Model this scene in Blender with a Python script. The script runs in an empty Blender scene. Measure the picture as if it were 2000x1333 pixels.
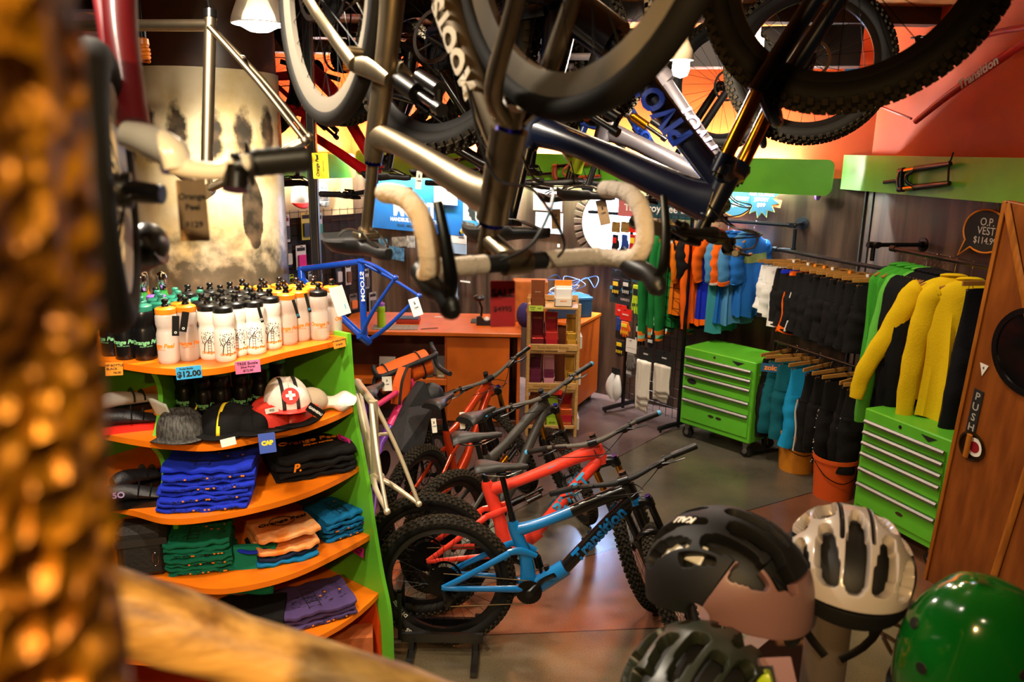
import bpy, math, random
from mathutils import Matrix, Vector, Quaternion
random.seed(7)
PI = math.pi
SC = bpy.context.scene
COL = SC.collection
V = Vector
# ---------------------------------------------------------------- camera model (2000x1333 frame)
FPX, CAMZ, PITCH, ROLL = 1555.0, 2.55, math.radians(13.5), math.radians(1.04)
_fw = V((0, math.cos(PITCH), -math.sin(PITCH))); _r0 = V((1, 0, 0)); _u0 = _r0.cross(_fw)
_R = _r0*math.cos(ROLL)+_u0*math.sin(ROLL); _U = _u0*math.cos(ROLL)-_r0*math.sin(ROLL)
_C = V((0, 0, CAMZ))
def ray(px, py): return _fw+_R*((px-1000)/FPX)+_U*((666.5-py)/FPX)
def atz(px, py, z): d = ray(px, py); return _C+d*((z-CAMZ)/d.z)
def aty(px, py, y): d = ray(px, py); return _C+d*(y/d.y)
def atd(px, py, dep): return _C+ray(px, py)*dep
def onplane(px, py, p0, n): d = ray(px, py); return _C+d*((V(p0)-_C).dot(n)/d.dot(n))
# ---------------------------------------------------------------- materials
def lin(h):
    h = h.lstrip('#'); c = [int(h[i:i+2], 16)/255 for i in (0, 2, 4)]
    return tuple((x/12.92 if x <= .04045 else ((x+.055)/1.055)**2.4) for x in c)
_mats = {}
def mat(name, hexc, rough=.5, metal=0., spec=.5, coat=0., trans=0., emit=0., noise=0., nscale=20., bump=0., bscale=200., hex2=None, sub=0., alpha=1., stretch=None):
    if name in _mats: return _mats[name]
    m = bpy.data.materials.new(name); m.use_nodes = True; nt = m.node_tree; b = nt.nodes['Principled BSDF']
    c = lin(hexc); b.inputs['Base Color'].default_value = (*c, 1); b.inputs['Roughness'].default_value = rough
    b.inputs['Metallic'].default_value = metal; b.inputs['Specular IOR Level'].default_value = spec
    if coat: b.inputs['Coat Weight'].default_value = coat; b.inputs['Coat Roughness'].default_value = .08
    if trans: b.inputs['Transmission Weight'].default_value = trans
    if sub: b.inputs['Subsurface Weight'].default_value = sub; b.inputs['Subsurface Radius'].default_value = (.02, .02, .02)
    if alpha < 1: b.inputs['Alpha'].default_value = alpha
    if emit: b.inputs['Emission Color'].default_value = (*c, 1); b.inputs['Emission Strength'].default_value = emit
    if noise or bump or hex2:
        tc = nt.nodes.new('ShaderNodeTexCoord'); src = tc.outputs['Object']
        if stretch:
            mp = nt.nodes.new('ShaderNodeMapping'); mp.inputs['Scale'].default_value = stretch; nt.links.new(src, mp.inputs['Vector']); src = mp.outputs['Vector']
        if noise or hex2:
            n = nt.nodes.new('ShaderNodeTexNoise'); n.inputs['Scale'].default_value = nscale; n.inputs['Detail'].default_value = 4; nt.links.new(src, n.inputs['Vector'])
            r = nt.nodes.new('ShaderNodeValToRGB'); nt.links.new(n.outputs['Fac'], r.inputs['Fac'])
            c2 = lin(hex2) if hex2 else tuple(min(1, x*(1+noise)) for x in c); c1 = c if hex2 else tuple(x*(1-noise) for x in c)
            r.color_ramp.elements[0].color = (*c1, 1); r.color_ramp.elements[1].color = (*c2, 1)
            r.color_ramp.elements[0].position = .35; r.color_ramp.elements[1].position = .65
            nt.links.new(r.outputs['Color'], b.inputs['Base Color'])
        if bump:
            n2 = nt.nodes.new('ShaderNodeTexNoise'); n2.inputs['Scale'].default_value = bscale; nt.links.new(src, n2.inputs['Vector'])
            bp = nt.nodes.new('ShaderNodeBump'); bp.inputs['Strength'].default_value = bump; bp.inputs['Distance'].default_value = .01
            nt.links.new(n2.outputs['Fac'], bp.inputs['Height']); nt.links.new(bp.outputs['Normal'], b.inputs['Normal'])
    _mats[name] = m; return m
M = dict(
 rubber=mat('rubber', '#100e0b', .7, spec=.25), tread_lit=mat('tread_lit', '#2a2317', .8, spec=.2), black=mat('black_paint', '#0b0b0c', .3), matte=mat('matte_black', '#111112', .6),  # knobs paler and browner than the rubber: their highlights are put into the colour
 alu=mat('aluminium', '#8f8d88', .48, .9), steel=mat('steel', '#8d8b86', .25, 1), chrome=mat('chrome', '#dddddd', .08, 1), dark=mat('dark_metal', '#2a2a2b', .35, 1),
 ti=mat('titanium', '#8f8169', .4, 1, noise=.08), gold=mat('gold_anodised', '#c98a1c', .22, 1), plastic=mat('black_plastic', '#151515', .42),
 white=mat('white_paint', '#e9e6df', .4), paper=mat('paper', '#e8e4da', .8), kraft=mat('kraft_paper', '#a98963', .8, noise=.1), ink=mat('ink', '#121212', .7),
 orange=mat('orange_lacquer', '#e8760f', .35, noise=.08, nscale=8), green=mat('green_lacquer', '#5fb02a', .38, noise=.05, nscale=6),
 leather=mat('saddle_black', '#191817', .45, bump=.1, bscale=500), blueano=mat('blue_anodised', '#20209a', .25, 1), red=mat('red_plastic', '#d8261c', .4),
 wood=mat('hanger_wood', '#b07a3a', .5, hex2='#8d5a26', nscale=30, stretch=(1, 8, 8)), tool=mat('toolbox_green', '#5db52c', .33, noise=.04, nscale=10, spec=.4),
)
# ---------------------------------------------------------------- mesh builder
def frame_from(d, up=None):
    d = d.normalized(); u = V(up) if up is not None else (V((0, 0, 1)) if abs(d.z) < .9 else V((1, 0, 0)))
    s = u.cross(d)
    if s.length < 1e-6: s = V((1, 0, 0)).cross(d)
    s.normalize(); return s, d.cross(s)
def cr(pts, n=6):
    """catmull-rom through tuples (any length)"""
    P = [tuple(p) for p in pts]
    if len(P) < 3: return P
    out = []; Q = [P[0]]+P+[P[-1]]
    for i in range(1, len(Q)-2):
        for k in range(n):
            t = k/n
            out.append(tuple(.5*((2*b)+(-a+c)*t+(2*a-5*b+4*c-d)*t*t+(-a+3*b-3*c+d)*t**3) for a, b, c, d in zip(Q[i-1], Q[i], Q[i+1], Q[i+2])))
    out.append(P[-1]); return out
class MB:
    def __init__(s): s.v = []; s.f = []; s.m = []; s.mi = 0
    def mat(s, i): s.mi = i; return s
    def add(s, vs, fs, X=None):
        o = len(s.v); s.v += [tuple(X @ V(p)) if X else tuple(p) for p in vs]
        s.f += [tuple(o+i for i in f) for f in fs]; s.m += [s.mi]*len(fs); return s
    def box(s, c, d, X=None, b=0.0, rot=None):
        hx, hy, hz = (x/2 for x in d); b = min(b, hx*.95, hy*.95, hz*.95); vs = []; fs = []
        if rot is not None: X2 = Matrix.Translation(c) @ rot.to_4x4(); c = (0, 0, 0); X = X @ X2 if X else X2
        if b <= 0:
            vs = [(c[0]+x*hx, c[1]+y*hy, c[2]+z*hz) for x in (-1, 1) for y in (-1, 1) for z in (-1, 1)]
            fs = [(0, 1, 3, 2), (4, 6, 7, 5), (0, 4, 5, 1), (2, 3, 7, 6), (0, 2, 6, 4), (1, 5, 7, 3)]
            return s.add(vs, fs, X)
        idx = {}
        for x in (-1, 1):
            for y in (-1, 1):
                for z in (-1, 1):
                    for a in range(3):
                        p = [x*(hx-b), y*(hy-b), z*(hz-b)]; p[a] = (x, y, z)[a]*(hx, hy, hz)[a]
                        idx[x, y, z, a] = len(vs); vs.append((c[0]+p[0], c[1]+p[1], c[2]+p[2]))
        for a in range(3):
            e, g = [i for i in range(3) if i != a]
            for q in (-1, 1):
                def k(p, r):
                    t = [0, 0, 0]; t[a] = q; t[e] = p; t[g] = r; return idx[t[0], t[1], t[2], a]
                fs.append((k(-1, -1), k(1, -1), k(1, 1), k(-1, 1)))
        for a in range(3):
            e, g = [i for i in range(3) if i != a]
            for p in (-1, 1):
                for r in (-1, 1):
                    def k(q, w):
                        t = [0, 0, 0]; t[a] = q; t[e] = p; t[g] = r; return idx[t[0], t[1], t[2], w]
                    fs.append((k(-1, e), k(1, e), k(1, g), k(-1, g)))
        for x in (-1, 1):
            for y in (-1, 1):
                for z in (-1, 1): fs.append((idx[x, y, z, 0], idx[x, y, z, 1], idx[x, y, z, 2]))
        return s.add(vs, fs, X)
    def tube(s, pts, r, seg=10, X=None, cap=True, up=None, smooth=0):
        """r: number, list of numbers or list of (side, up) pairs; up: reference vector for the side axis"""
        n0 = len(pts); R = [r]*n0 if not isinstance(r, list) else r
        R = [(a, a) if not isinstance(a, tuple) else a for a in R]
        if smooth and n0 > 2:
            Q = cr([(*p, *q) for p, q in zip(pts, R)], smooth); pts = [q[:3] for q in Q]; R = [q[3:] for q in Q]
        P = [V(p) for p in pts]; n = len(P); vs = []; side = None
        for i in range(n):
            d = (P[min(i+1, n-1)]-P[max(i-1, 0)])
            if d.length < 1e-9: d = V((0, 0, 1))
            if side is None or up is not None: a, b = frame_from(d, up)
            else:
                d.normalize(); a = side-d*side.dot(d)
                if a.length < 1e-6: a, _ = frame_from(d)
                a.normalize(); b = d.cross(a)
            side = a
            for k in range(seg):
                t = 2*PI*k/seg; vs.append(P[i]+a*(math.cos(t)*R[i][0])+b*(math.sin(t)*R[i][1]))
        fs = [(i*seg+k, i*seg+(k+1) % seg, (i+1)*seg+(k+1) % seg, (i+1)*seg+k) for i in range(n-1) for k in range(seg)]
        if cap: fs += [tuple(range(seg))[::-1], tuple((n-1)*seg+k for k in range(seg))]
        return s.add(vs, fs, X)
    def ring(s, pts, r, seg=8, X=None):
        P = [V(p) for p in pts]; n = len(P); c = sum(P, V())/n; vs = []
        nrm = (P[0]-c).cross(P[n//4]-c).normalized()
        for i in range(n):
            d = (P[(i+1) % n]-P[i-1]).normalized(); a = nrm; b = d.cross(a).normalized()
            for k in range(seg):
                t = 2*PI*k/seg; vs.append(P[i]+a*(math.cos(t)*r)+b*(math.sin(t)*r))
        return s.add(vs, [(i*seg+k, i*seg+(k+1) % seg, ((i+1) % n)*seg+(k+1) % seg, ((i+1) % n)*seg+k) for i in range(n) for k in range(seg)], X)
    def lathe(s, prof, seg=24, X=None, closed=False, cap=False):
        """prof: (radius, height) about local z"""
        n = len(prof); vs = [(p[0]*math.cos(2*PI*k/seg), p[0]*math.sin(2*PI*k/seg), p[1]) for p in prof for k in range(seg)]
        fs = [(i*seg+k, i*seg+(k+1) % seg, ((i+1) % n)*seg+(k+1) % seg, ((i+1) % n)*seg+k) for i in range(n if closed else n-1) for k in range(seg)]
        if cap: fs += [tuple(range(seg))[::-1], tuple((n-1)*seg+k for k in range(seg))]
        return s.add(vs, fs, X)
    def prism(s, poly, t, X=None, t0=None):
        """2D outline in xy, from z=t0 (default -t/2) to t0+t"""
        n = len(poly); a = -t/2 if t0 is None else t0
        vs = [(p[0], p[1], a) for p in poly]+[(p[0], p[1], a+t) for p in poly]
        fs = [tuple(range(n))[::-1], tuple(range(n, 2*n))]+[(i, (i+1) % n, n+(i+1) % n, n+i) for i in range(n)]
        return s.add(vs, fs, X)
    def grid(s, fn, nu, nv, X=None, wrap=False):
        vs = [fn(i/nu, j/nv) for j in range(nv+1) for i in range(nu+1)]; w = nu+1
        return s.add(vs, [(j*w+i, j*w+i+1, (j+1)*w+i+1, (j+1)*w+i) for j in range(nv) for i in range(nu)], X)
    def ball(s, c, r, X=None, seg=16, rings=10, lo=-1., hi=1.):
        rr = r if isinstance(r, tuple) else (r, r, r); vs = []; fs = []
        for j in range(rings+1):
            z = math.sin(PI/2*(lo+(hi-lo)*j/rings)); q = math.sqrt(max(0, 1-z*z))
            vs += [(c[0]+rr[0]*q*math.cos(2*PI*k/seg), c[1]+rr[1]*q*math.sin(2*PI*k/seg), c[2]+rr[2]*z) for k in range(seg)]
        fs = [(j*seg+k, j*seg+(k+1) % seg, (j+1)*seg+(k+1) % seg, (j+1)*seg+k) for j in range(rings) for k in range(seg)]
        return s.add(vs, fs, X)
    def text(s, txt, size, fn, ex=.001, align='CENTER', shear=0., bold=0.):
        """fn(x, y, z) -> world point; z is the letter depth"""
        vs, fs = text_mesh(txt, size, ex, align, shear, bold); return s.add([fn(*p) for p in vs], fs)
    def build(s, name, mats, parent=None, smooth=True, X=None, angle=38, mod=None):
        me = bpy.data.meshes.new(name); me.from_pydata(s.v, [], s.f)
        for m in (mats if isinstance(mats, (list, tuple)) else [mats]): me.materials.append(M[m] if isinstance(m, str) else m)
        if any(s.m): me.polygons.foreach_set('material_index', s.m)
        if smooth:
            me.polygons.foreach_set('use_smooth', [True]*len(me.polygons)); me.set_sharp_from_angle(angle=math.radians(angle))
        me.update(); o = bpy.data.objects.new(name, me); COL.objects.link(o)
        if parent: o.parent = parent
        if X is not None: o.matrix_local = X
        if mod == 'sub': q = o.modifiers.new('subdiv', 'SUBSURF'); q.levels = q.render_levels = 1
        if mod == 'sub2': q = o.modifiers.new('subdiv', 'SUBSURF'); q.levels = q.render_levels = 2
        return o
_tx = {}
def text_mesh(txt, size, ex, align, shear, bold):
    k = (txt, size, ex, align, shear, bold)
    if k not in _tx:
        cu = bpy.data.curves.new('t', 'FONT'); cu.body = txt; cu.size = size; cu.extrude = ex; cu.align_x = align; cu.align_y = 'CENTER'; cu.shear = shear; cu.resolution_u = 3; cu.offset = bold
        o = bpy.data.objects.new('t', cu); COL.objects.link(o); bpy.context.view_layer.update()
        me = o.to_mesh(); _tx[k] = ([tuple(v.co) for v in me.vertices], [tuple(p.vertices) for p in me.polygons])
        o.to_mesh_clear(); bpy.data.objects.remove(o); bpy.data.curves.remove(cu)
    return _tx[k]
def thing(name, label, cat, loc=(0, 0, 0), rot=(0, 0, 0), group=None, X=None):
    o = bpy.data.objects.new(name, None); COL.objects.link(o); o.empty_display_size = .05
    if X is not None: o.matrix_world = X
    else: o.location = loc; o.rotation_euler = rot
    return tag(o, label, cat, group)
def tag(o, label, cat, group=None, kind=None):
    o['label'] = label; o['category'] = cat
    if group: o['group'] = group
    if kind: o['kind'] = kind
    return o
def struct(o, label=None):
    o['kind'] = 'structure'
    if label: o['label'] = label
    return o
def dup(root, label=None, group=None, X=None, loc=None, rot=None):
    r = root.copy(); COL.objects.link(r)
    if label: r['label'] = label
    if group: r['group'] = group
    if X is not None: r.matrix_world = X
    if loc is not None: r.location = loc
    if rot is not None: r.rotation_euler = rot
    for ch in root.children:
        c = ch.copy(); COL.objects.link(c); c.parent = r
        for g in ch.children: d = g.copy(); COL.objects.link(d); d.parent = c
    return r
def T(x, y, z): return Matrix.Translation((x, y, z))
def RX(a): return Matrix.Rotation(a, 4, 'X')
def RY(a): return Matrix.Rotation(a, 4, 'Y')
def RZ(a): return Matrix.Rotation(a, 4, 'Z')
def basis(o, x, y, z=None):
    """matrix with the given origin and axes"""
    x = V(x).normalized(); y = V(y); y = (y-x*y.dot(x)).normalized(); z = x.cross(y)
    m = Matrix((x, y, z)).transposed().to_4x4(); m.translation = V(o); return m
def facing(o, n, up=(0, 0, 1)):
    """panel matrix: local x right and y up as seen by a viewer the panel faces, z along the normal n"""
    n = V(n).normalized(); u = V(up); u = (u-n*u.dot(n)).normalized(); return basis(o, u.cross(n), u)
def rough_line(w, h, r, n=5):
    """rounded rectangle outline"""
    out = []
    for cx, cy, a in ((w/2-r, h/2-r, 0), (-w/2+r, h/2-r, 90), (-w/2+r, -h/2+r, 180), (w/2-r, -h/2+r, 270)):
        out += [(cx+r*math.cos(math.radians(a+90*k/n)), cy+r*math.sin(math.radians(a+90*k/n))) for k in range(n+1)]
    return out
# ================================================================ THE ROOM
CEIL = 3.62
C1 = V((2.98, 6.85, 0)); C0 = V((-2.08, 10.38, 0)); L1 = V((-3.55, 8.3, 0)); L2 = V((-3.9, 5.5, 0)); L3 = V((-3.4, -1.4, 0)); R1 = V((3.32, 5.0, 0)); R2 = V((3.3, 2.2, 0)); R3 = V((2.6, -1.4, 0))
BACKDIR = (C0-C1).normalized(); BACKN = V((BACKDIR.y, -BACKDIR.x, 0)); BACKN = BACKN if BACKN.dot(V((0, -1, 0))) > 0 else -BACKN
RDIR = (R1-C1).normalized(); RN = V((RDIR.y, -RDIR.x, 0)); RN = RN if RN.x < 0 else -RN
LDIR = (L1-C0).normalized(); LN = V((LDIR.y, -LDIR.x, 0)); LN = LN if LN.x > 0 else -LN
def onback(px, py, off=0.): return onplane(px, py, C1+BACKN*off, BACKN)
def onright(px, py, off=0.): return onplane(px, py, C1+RN*off, RN)
def onleft(px, py, off=0.): return onplane(px, py, C0+LN*off, LN)
def floor_mat():
    m = bpy.data.materials.new('stained_concrete'); m.use_nodes = True; nt = m.node_tree; N = nt.nodes; b = N['Principled BSDF']
    g = N.new('ShaderNodeNewGeometry')
    def ramp(src, a, bb, p0=.35, p1=.65):
        r = N.new('ShaderNodeValToRGB'); nt.links.new(src, r.inputs['Fac']); e = r.color_ramp.elements
        e[0].color = (*lin(a), 1); e[1].color = (*lin(bb), 1); e[0].position = p0; e[1].position = p1; return r.outputs['Color']
    def noise(sc, det=5):
        n = N.new('ShaderNodeTexNoise'); n.inputs['Scale'].default_value = sc; n.inputs['Detail'].default_value = det; nt.links.new(g.outputs['Position'], n.inputs['Vector']); return n.outputs['Fac']
    def side(p, q):   # signed distance to the line through p and q
        d = (V(q)-V(p)).normalized(); n = V((-d.y, d.x, 0))
        dt = N.new('ShaderNodeVectorMath'); dt.operation = 'DOT_PRODUCT'; nt.links.new(g.outputs['Position'], dt.inputs[0]); dt.inputs[1].default_value = n
        s = N.new('ShaderNodeMath'); s.operation = 'SUBTRACT'; nt.links.new(dt.outputs['Value'], s.inputs[0]); s.inputs[1].default_value = V(p).dot(n); return s.outputs[0]
    def op(o, a, b2):
        s = N.new('ShaderNodeMath'); s.operation = o
        for i, x in enumerate((a, b2)):
            if x is None: continue
            if isinstance(x, (int, float)): s.inputs[i].default_value = x
            else: nt.links.new(x, s.inputs[i])
        return s.outputs[0]
    def mix(f, a, b2):
        x = N.new('ShaderNodeMix'); x.data_type = 'RGBA'; nt.links.new(f, x.inputs[0]); nt.links.new(a, x.inputs[6]); nt.links.new(b2, x.inputs[7]); return x.outputs[2]
    fl = lambda px, py: atz(px, py, 0)
    lines = [side(fl(1204, 1071), fl(1605, 957)), side(fl(1008, 1239), fl(1274, 1228)), side(fl(1080, 960), fl(1300, 845))]
    n1 = noise(1.6); n2 = noise(9, 8)
    terra = ramp(n1, '#6c4532', '#83573f'); grey = ramp(n1, '#4e4a40', '#6a6252'); tan = ramp(n1, '#544a38', '#6e6048'); pur = ramp(n1, '#57474a', '#6d5a56')
    f0 = op('GREATER_THAN', lines[0], 0.); f1 = op('GREATER_THAN', lines[1], 0.); f2 = op('GREATER_THAN', lines[2], 0.)
    col = mix(f1, tan, mix(f0, terra, mix(f2, grey, pur)))
    edge = op('MINIMUM', op('ABSOLUTE', lines[0], None), op('MINIMUM', op('ABSOLUTE', lines[1], None), op('ABSOLUTE', lines[2], None)))
    joint = op('LESS_THAN', edge, .006)
    jc = N.new('ShaderNodeRGB'); jc.outputs[0].default_value = (*lin('#3a2a1e'), 1); col = mix(joint, col, jc.outputs[0])
    sp = noise(160, 2); spk = N.new('ShaderNodeMix'); spk.data_type = 'RGBA'; spk.blend_type = 'MULTIPLY'; spk.inputs[0].default_value = .55
    nt.links.new(col, spk.inputs[6]); nt.links.new(ramp(sp, '#a8a8a8', '#ffffff', .3, .6), spk.inputs[7])
    nt.links.new(spk.outputs[2], b.inputs['Base Color'])
    rr = N.new('ShaderNodeMapRange'); nt.links.new(n2, rr.inputs[0]); rr.inputs[3].default_value = .12; rr.inputs[4].default_value = .28; nt.links.new(rr.outputs[0], b.inputs['Roughness'])
    bp = N.new('ShaderNodeBump'); bp.inputs['Strength'].default_value = .12; bp.inputs['Distance'].default_value = .004; nt.links.new(n2, bp.inputs['Height']); nt.links.new(bp.outputs['Normal'], b.inputs['Normal'])
    return m
def streak_mat(name, a, bb, rough=.55, sc=3.):
    m = bpy.data.materials.new(name); m.use_nodes = True; nt = m.node_tree; N = nt.nodes; b = N['Principled BSDF']
    g = N.new('ShaderNodeTexCoord'); mp = N.new('ShaderNodeMapping'); mp.inputs['Scale'].default_value = (sc*2.5, sc*2.5, sc*.25); nt.links.new(g.outputs['Object'], mp.inputs[0])
    n = N.new('ShaderNodeTexNoise'); n.inputs['Detail'].default_value = 7; n.inputs['Scale'].default_value = 1.3; nt.links.new(mp.outputs[0], n.inputs['Vector'])
    r = N.new('ShaderNodeValToRGB'); e = r.color_ramp.elements; e[0].color = (*lin(a), 1); e[1].color = (*lin(bb), 1); e[0].position = .4; e[1].position = .72; nt.links.new(n.outputs['Fac'], r.inputs[0])
    nt.links.new(r.outputs[0], b.inputs['Base Color']); b.inputs['Roughness'].default_value = rough; return m
wall_dark = streak_mat('brown_stained_panel', '#2c1b12', '#69503f', .45, 2.4)
wall_orange = mat('orange_plaster', '#d24c02', .6, noise=.12, nscale=2.5, bump=.15, bscale=9)
ceil_mat = streak_mat('ceiling_board', '#8a5014', '#bd7a28', .7, 2.)
beam_mat = mat('dark_beam', '#2c1a0e', .6, noise=.3, nscale=6)
plain_wall = mat('brown_wall', '#4a2f1c', .7, noise=.2, nscale=4)
def wallbox(name, a, b, z0, z1, m, t=.12, n=None):
    d = (b-a); L = d.length; d.normalize(); nn = n
    mb = MB(); X = basis(a, d, (0, 0, 1)); 
    zl = X.to_3x3().inverted() @ nn
    s = -1 if zl.z > 0 else 1
    mb.box((L/2, (z0+z1)/2, s*t/2), (L, z1-z0, t), X); return struct(mb.build(name, m, smooth=False))
SPLIT = 2.36
mb = MB(); mb.box((0, 4.5, -.06), (9, 13.5, .12)); struct(mb.build('floor', floor_mat(), smooth=False))
mb = MB(); mb.box((0, 4.5, CEIL+.06), (9, 13.5, .12)); struct(mb.build('ceiling', ceil_mat, smooth=False))
# back wall: brown panel with a round porthole, orange plaster above the valance
WIN = onback(1196, 436); WR = .345
def back_lower():
    L = (C0-C1).length; X = basis(C1, BACKDIR, (0, 0, 1)); cx = (WIN-C1).dot(BACKDIR); cz = WIN.z
    zl = (X.to_3x3().inverted() @ BACKN).z; s = -1 if zl > 0 else 1
    mb = MB(); n = 40; h = .62
    circ = [(cx+WR*math.cos(2*PI*k/n), cz+WR*math.sin(2*PI*k/n)) for k in range(n)]
    sq = []
    for k in range(n):
        a = 2*PI*k/n; c, q = math.cos(a), math.sin(a); f = h/max(abs(c), abs(q)); sq.append((cx+c*f, cz+q*f))
    for zz in (0, s*.12):
        mb.add([(p[0], p[1], zz) for p in circ]+[(p[0], p[1], zz) for p in sq], [(k, (k+1) % n, n+(k+1) % n, n+k) for k in range(n)], X)
    mb.add([(p[0], p[1], 0) for p in circ]+[(p[0], p[1], s*.12) for p in circ], [(k, (k+1) % n, n+(k+1) % n, n+k) for k in range(n)], X)
    for x0, x1, z0, z1 in ((0, cx-h, 0, SPLIT), (cx+h, L, 0, SPLIT), (cx-h, cx+h, 0, cz-h), (cx-h, cx+h, cz+h, SPLIT)):
        if z1 > z0: mb.box(((x0+x1)/2, (z0+z1)/2, s*.06), (x1-x0, z1-z0, .12), X)
    o = struct(mb.build('wall_back', wall_dark, smooth=False))
    # porthole: pale round lining, glass, brick ring, bright daylight behind
    Y = facing(WIN, BACKN)
    mb = MB(); mb.lathe([(WR-.005, -.13), (WR-.005, .03), (WR-.055, .03), (WR-.055, -.13)], 48, Y, closed=True)
    win = struct(mb.build('window_1', mat('porthole_lining', '#d9d4cb', .6, noise=.1)))
    mb = MB(); mb.lathe([(0.001, 0), (WR-.055, 0)], 48, Y @ T(0, 0, -.07)); mb.build('window_glass', mat('daylit_glass', '#a9c6ff', .15, emit=26.), win)['label'] = 'round pane bright with daylight'
    mb = MB()
    for k in range(34):
        if .35 < (k/34) < .60 or True:
            a = 2*PI*k/34; mb.box((WR+.055, 0, .012), (.095, .052, .02), Y @ RZ(a), b=.004)
    mb.build('trim_brick', mat('brick_ring', '#4e3629', .8, noise=.2, nscale=15), win)
    return o
back_lower()
wallbox('wall_back_upper', C1, C0, SPLIT, CEIL, wall_orange, n=BACKN)
wallbox('wall_right', R1, C1, 0, SPLIT, wall_dark, n=RN); wallbox('wall_right_upper', R1, C1, SPLIT, CEIL, wall_orange, n=RN)
for a, b, nm in ((R2, R1, 'wall_right_near'), (R3, R2, 'wall_right_behind'), (L3, R3, 'wall_behind'), (L2, L3, 'wall_left_near')):
    d = (b-a).normalized(); n = V((d.y, -d.x, 0)); c = V((0, 3, 0)); n = n if n.dot(c-a) > 0 else -n
    wallbox(nm, a, b, 0, CEIL, plain_wall, n=n)
left_panel = mat('tan_panel', '#8a6a48', .6, noise=.1, nscale=5)
wallbox('wall_left', L1, C0, 0, SPLIT, left_panel, n=LN); wallbox('wall_left_upper', L1, C0, SPLIT, CEIL, wall_orange, n=LN)
d = (L2-L1).normalized(); wallbox('wall_left_far', L2, L1, 0, CEIL, plain_wall, n=V((1, 0, 0)))
# dark seams where the panels meet and beams under the ceiling
mb = MB(); mb.box((0, 0, SPLIT/2), (.03, .03, SPLIT), T(C1.x, C1.y, 0)); mb.box((0, 0, SPLIT/2), (.012, .012, SPLIT), T(*(C1+RDIR*.1+RN*.004))); struct(mb.build('trim_1', mat('seam', '#120c08', .7)))
a = aty(1400, 95, 6.9); b = aty(1682, 92, 6.55)
mb = MB(); X = basis((a+b)/2, b-a, (0, 0, 1)); mb.box((-1., 0, 0), ((b-a).length+2., .3, .22), X); struct(mb.build('trim_beam', beam_mat, smooth=False))
mb = MB()
for yy, x0, x1 in ((8.8, -3, 3.0), (7.6, -3.5, 3.0), (6.3, -3.5, 3.2)): mb.box(((x0+x1)/2, yy, CEIL-.06), (x1-x0, .14, .12))
struct(mb.build('trim_ceiling_joist', beam_mat, smooth=False))
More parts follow.
